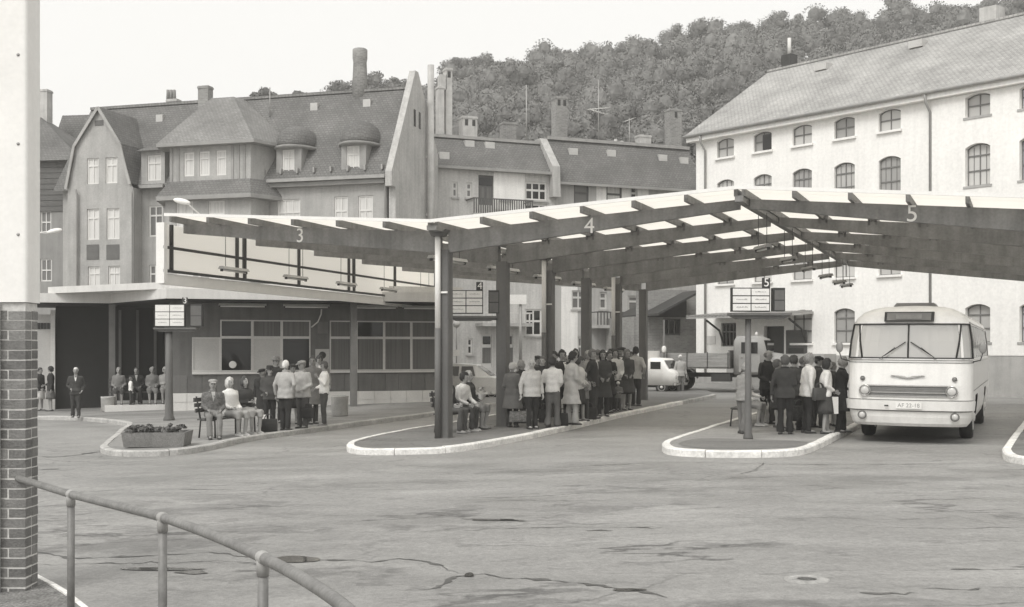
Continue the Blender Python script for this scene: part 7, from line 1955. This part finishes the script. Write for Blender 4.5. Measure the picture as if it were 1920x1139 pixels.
stand('man in rolled-sleeve white shirt and flared grey trousers, back turned', 1036, 801, 671, 165, top=('shirt', 0.70), bottom=('flares', 0.13), hair=('full', 0.04), arms=('hold', 'fold'))
stand('woman in light long trousers and pale coat with dark curly hair', 1071, 797, 661, 120, top=('coat', 0.50), bottom=('flares', 0.42), hair=('full', 0.025), fem=True, arms=('hold', 'down'), hmax=1.9)
stand('dark-haired man in black jacket behind the woman in light trousers', 1052, 789, 658, 40, top=('jacket', 0.03), bottom=('trousers', 0.03), hair=('full', 0.03), hmax=1.9)
stand('young man in dark sweater behind the pale-coated woman', 1041, 782, 660, -20, top=('jacket', 0.08), bottom=('trousers', 0.05), hair=('short', 0.05))
stand('curly-haired woman in white blouse and dark skirt with strap bag', 1086, 790, 671, 60, top=('shirt', 0.62), bottom=('skirt', 0.07), hair=('full', 0.06), fem=True, arms=('hold', 'hold'))
stand('fair child in woolly hat standing before the tall man in jeans', 1095, 789, 700, 20, hmin=1.1, top=('jacket', 0.25), bottom=('jeans', 0.08), hair=('short', 0.4), hat=('knit', 0.45))
stand('tall man in dark jacket and jeans beside the kerb', 1112, 785, 656, 70, top=('jacket', 0.05), bottom=('flares', 0.08), hair=('full', 0.16), arms=('pocket', 'hold'), hmax=1.9)
stand('dark-haired woman in brown belted coat carrying a bag at the kerb', 1130, 781, 658, 15, top=('coat', 0.08), bottom=('trousers', 0.04), hair=('bob', 0.035), fem=True, arms=('hold', 'hold'), hmax=1.86)
stand('man in black coat just behind the woman in brown coat', 1141, 774, 660, 30, top=('coat', 0.02), bottom=('trousers', 0.03), hair=('short', 0.05))
stand('young man in pale sweater with dark trousers, hands together', 1153, 771, 656, 10, top=('shirt', 0.58), bottom=('trousers', 0.04), hair=('full', 0.05), arms=('hold', 'hold'))
stand('small child in white sun hat at the kerb beside the woman in long coat', 1159, 772, 718, 0, hmin=0.85, hmax=1.0, top=('jacket', 0.18), bottom=('jeans', 0.12), hair=('short', 0.3), hat=('knit', 0.78))
stand('woman in long olive coat and scarf near the end of the queue', 1175, 769, 656, 20, top=('coat', 0.09), bottom=('skirt', 0.08), hair=('bob', 0.14), fem=True, arms=('hold', 'hold'))
stand('dark-haired person in pale jacket at the very end of the queue', 1191, 761, 652, 150, top=('jacket', 0.45), bottom=('trousers', 0.04), hair=('full', 0.02), arms=('pocket', 'down'))
stand('person with beret behind the olive coat near the van', 1165, 764, 652, -10, top=('jacket', 0.05), bottom=('trousers', 0.05), hair=('short', 0.04), hat=('beret', 0.04))
stand('elderly woman in mid grey coat and pale headscarf between post and stout man', 972, 788, 683, 20, top=('coat', 0.25), bottom=('skirt', 0.03), hair=('short', 0.3), hat=('scarf', 0.6), fem=True)
stand('man in flat dark cap and grey overcoat behind the stout bald man', 1006, 783, 668, 60, top=('coat', 0.12), bottom=('trousers', 0.03), hair=('short', 0.1), hat=('cap', 0.06))
stand('girl with long dark hair in striped dark jumper behind the white shirt', 1026, 779, 667, -30, top=('shirt', 0.09), bottom=('jeans', 0.05), hair=('long', 0.03), fem=True)
stand('fair woman in grey cardigan seen between two dark jackets', 1061, 778, 668, 30, top=('shirt', 0.60), bottom=('skirt', 0.06), hair=('bob', 0.4), fem=True)
stand('young man with long hair and black coat behind the curly woman', 1079, 774, 656, -10, top=('coat', 0.025), bottom=('flares', 0.03), hair=('long', 0.04))
stand('fair-haired man in grey parka close to the tall man in jeans', 1102, 774, 659, 25, top=('jacket', 0.34), bottom=('jeans', 0.05), hair=('full', 0.4))
stand('woman in pale jacket with knitted cap behind the belted coat', 1121, 769, 659, -20, top=('jacket', 0.5), bottom=('trousers', 0.03), hair=('short', 0.1), hat=('knit', 0.15), fem=True)
stand('man with thick dark hair in suit behind the pale sweater', 1146, 764, 655, 40, top=('jacket', 0.04), bottom=('trousers', 0.03), hair=('full', 0.03))
stand('boy in dark anorak at the back near the van', 1183, 760, 660, -15, top=('jacket', 0.05), bottom=('jeans', 0.05), hair=('short', 0.06))
q = gp(1052, 798, 0.13); bag('dark_bag', 'black shopping bag on the ground by the woman in light trousers', q + Vector((0, -0.1, 0.0)), (0.34, 0.18, 0.3), cloth(0.03), 10)
q = gp(1104, 787, 0.13); bag('dark_case', 'small dark suitcase at the kerb by the tall man in jeans', q, (0.42, 0.16, 0.32), cloth(0.05), 20)
q = gp(1020, 800, 0.13); bag('net_bag', 'black net bag hanging between the stout man and white-shirted man', q + Vector((0, -0.1, 0.1)), (0.26, 0.14, 0.32), cloth(0.03, 'check'), 0)
# ---- platform 5
b5_ = bench('short bench beside the number five sign post', 1405, 801, 1440, 788, back=False, n=2)
stand('youth in grey jacket and jeans leaning at the number five post', 1392, 813, 683, 110, top=('jacket', 0.27), bottom=('jeans', 0.16), hair=('full', 0.3), arms=('fold', 'fold'), lean=8)
seated('woman in white blouse and patterned skirt sitting beside the sign post', b5_, 0.55, dyaw=-10, top=('shirt', 0.72), bottom=('skirt', 0.30), hair=('bob', 0.12), fem=True, H=1.66, arms=('lap', 'cane'), shoes=M_SHOEL, turn=-30)
q = gp(1441, 793, 0.13); bag('white_parcel', 'white parcel bag on the ground before the seated woman at post five', q, (0.2, 0.16, 0.42), cloth(0.7), 10)
stand('balding man in black suit behind the seated woman at post five', 1438, 795, 657, 30, top=('jacket', 0.03), bottom=('trousers', 0.03), hair=('bald', 0.15), hmax=1.88, arms=('hold', 'fold'))
stand('dark-haired woman in belted leather jacket and black trousers, back turned', 1472, 814, 668, 160, top=('jacket', 0.07), bottom=('flares', 0.02), hair=('full', 0.10), fem=True, fat=1.05, arms=('hold', 'carry'))
stand('curly woman in brown leather jacket beside her, turned to the bus', 1488, 806, 668, 120, top=('jacket', 0.08), bottom=('trousers', 0.03), hair=('full', 0.07), fem=True, arms=('down', 'hold'), nod=15)
q = gp(1492, 805, 0.13); bag('holdall', 'big dark holdall hanging by the women in leather jackets', q + Vector((0.0, -0.25, 0.2)), (0.52, 0.24, 0.34), cloth(0.05, 'check'), 20)
stand('fair young man in white jacket and dark trousers in the bus queue', 1513, 812, 664, 100, top=('jacket', 0.72), bottom=('trousers', 0.03), hair=('full', 0.28), arms=('down', 'hold'), lean=5, fat=1.05)
stand('man in dark cap looking down between the white jackets of the queue', 1532, 802, 669, 95, top=('jacket', 0.08), bottom=('trousers', 0.05), hair=('short', 0.05), hat=('cap', 0.03), nod=10)
stand('woman in white blouse and dark skirt with shoulder bag before the bus', 1547, 813, 674, 85, top=('shirt', 0.74), bottom=('skirt', 0.09), hair=('bob', 0.03), fem=True, fat=1.12, arms=('hold', 'hold'))
q = gp(1534, 813, 0.13); bag('shoulder_bag', 'dark brown shoulder bag at the hip of the woman in white blouse', q + Vector((0.0, -0.12, 0.72)), (0.34, 0.13, 0.26), mat('brown_leather', 0.07, rough=0.4, var=0.2, scale=6), 20)
q = gp(1557, 812, 0.13); mb = MB(); o = thing('white_folder', 'narrow white carrier held by the woman in white blouse', 'bag', q + Vector((0.05, -0.15, 0.42)), R(10)); mb.box(-0.07, 0.07, -0.03, 0.03, 0, 0.36); mb.build('paper_body', M_WHITE, o)
stand('woman in long black coat reaching for the coach door', 1576, 811, 671, 80, top=('coat', 0.018), bottom=('trousers', 0.025), hair=('full', 0.28), fem=True, fat=1.1, arms=('reach', 'hold'), lean=4)
stand('short woman in dark coat half hidden behind the leather jackets', 1458, 802, 676, 60, top=('coat', 0.04), bottom=('skirt', 0.05), hair=('full', 0.12), fem=True)
stand('man in dark overcoat behind the fair young man in white jacket', 1502, 797, 670, 80, top=('coat', 0.05), bottom=('trousers', 0.03), hair=('short', 0.15))
stand('old woman in grey coat and headscarf next to the coach door', 1562, 799, 680, 70, top=('coat', 0.10), bottom=('skirt', 0.06), hair=('short', 0.3), hat=('scarf', 0.2), fem=True)
# ---- by the vehicles
q = gp(1276, 739, 0.0); person('white-haired man in light jacket standing in front of the delivery van', q, 20, H=1.62, top=('jacket', 0.38), bottom=('trousers', 0.16), hair=('short', 0.7), seed=120)

bpy.data.scenes.remove(WORK)

# ------------------------------------------------------------------ thin haze: far things fade towards the sky
hm = bpy.data.materials.new('haze'); hm.use_nodes = True
t = hm.node_tree; t.nodes.remove(t.nodes['Principled BSDF'])
pv = t.nodes.new('ShaderNodeVolumePrincipled'); pv.inputs['Color'].default_value = (0.97, 0.96, 0.93, 1); pv.inputs['Density'].default_value = 0.0009; pv.inputs['Anisotropy'].default_value = 0.0
t.links.new(pv.outputs[0], t.nodes['Material Output'].inputs['Volume'])
mb = MB(); mb.box(-890, 890, -55, 700, -3.0, 96.0)
hzo = stuff(mb.build('haze', hm, uv=False))
SC.cycles.volume_bounces = 1
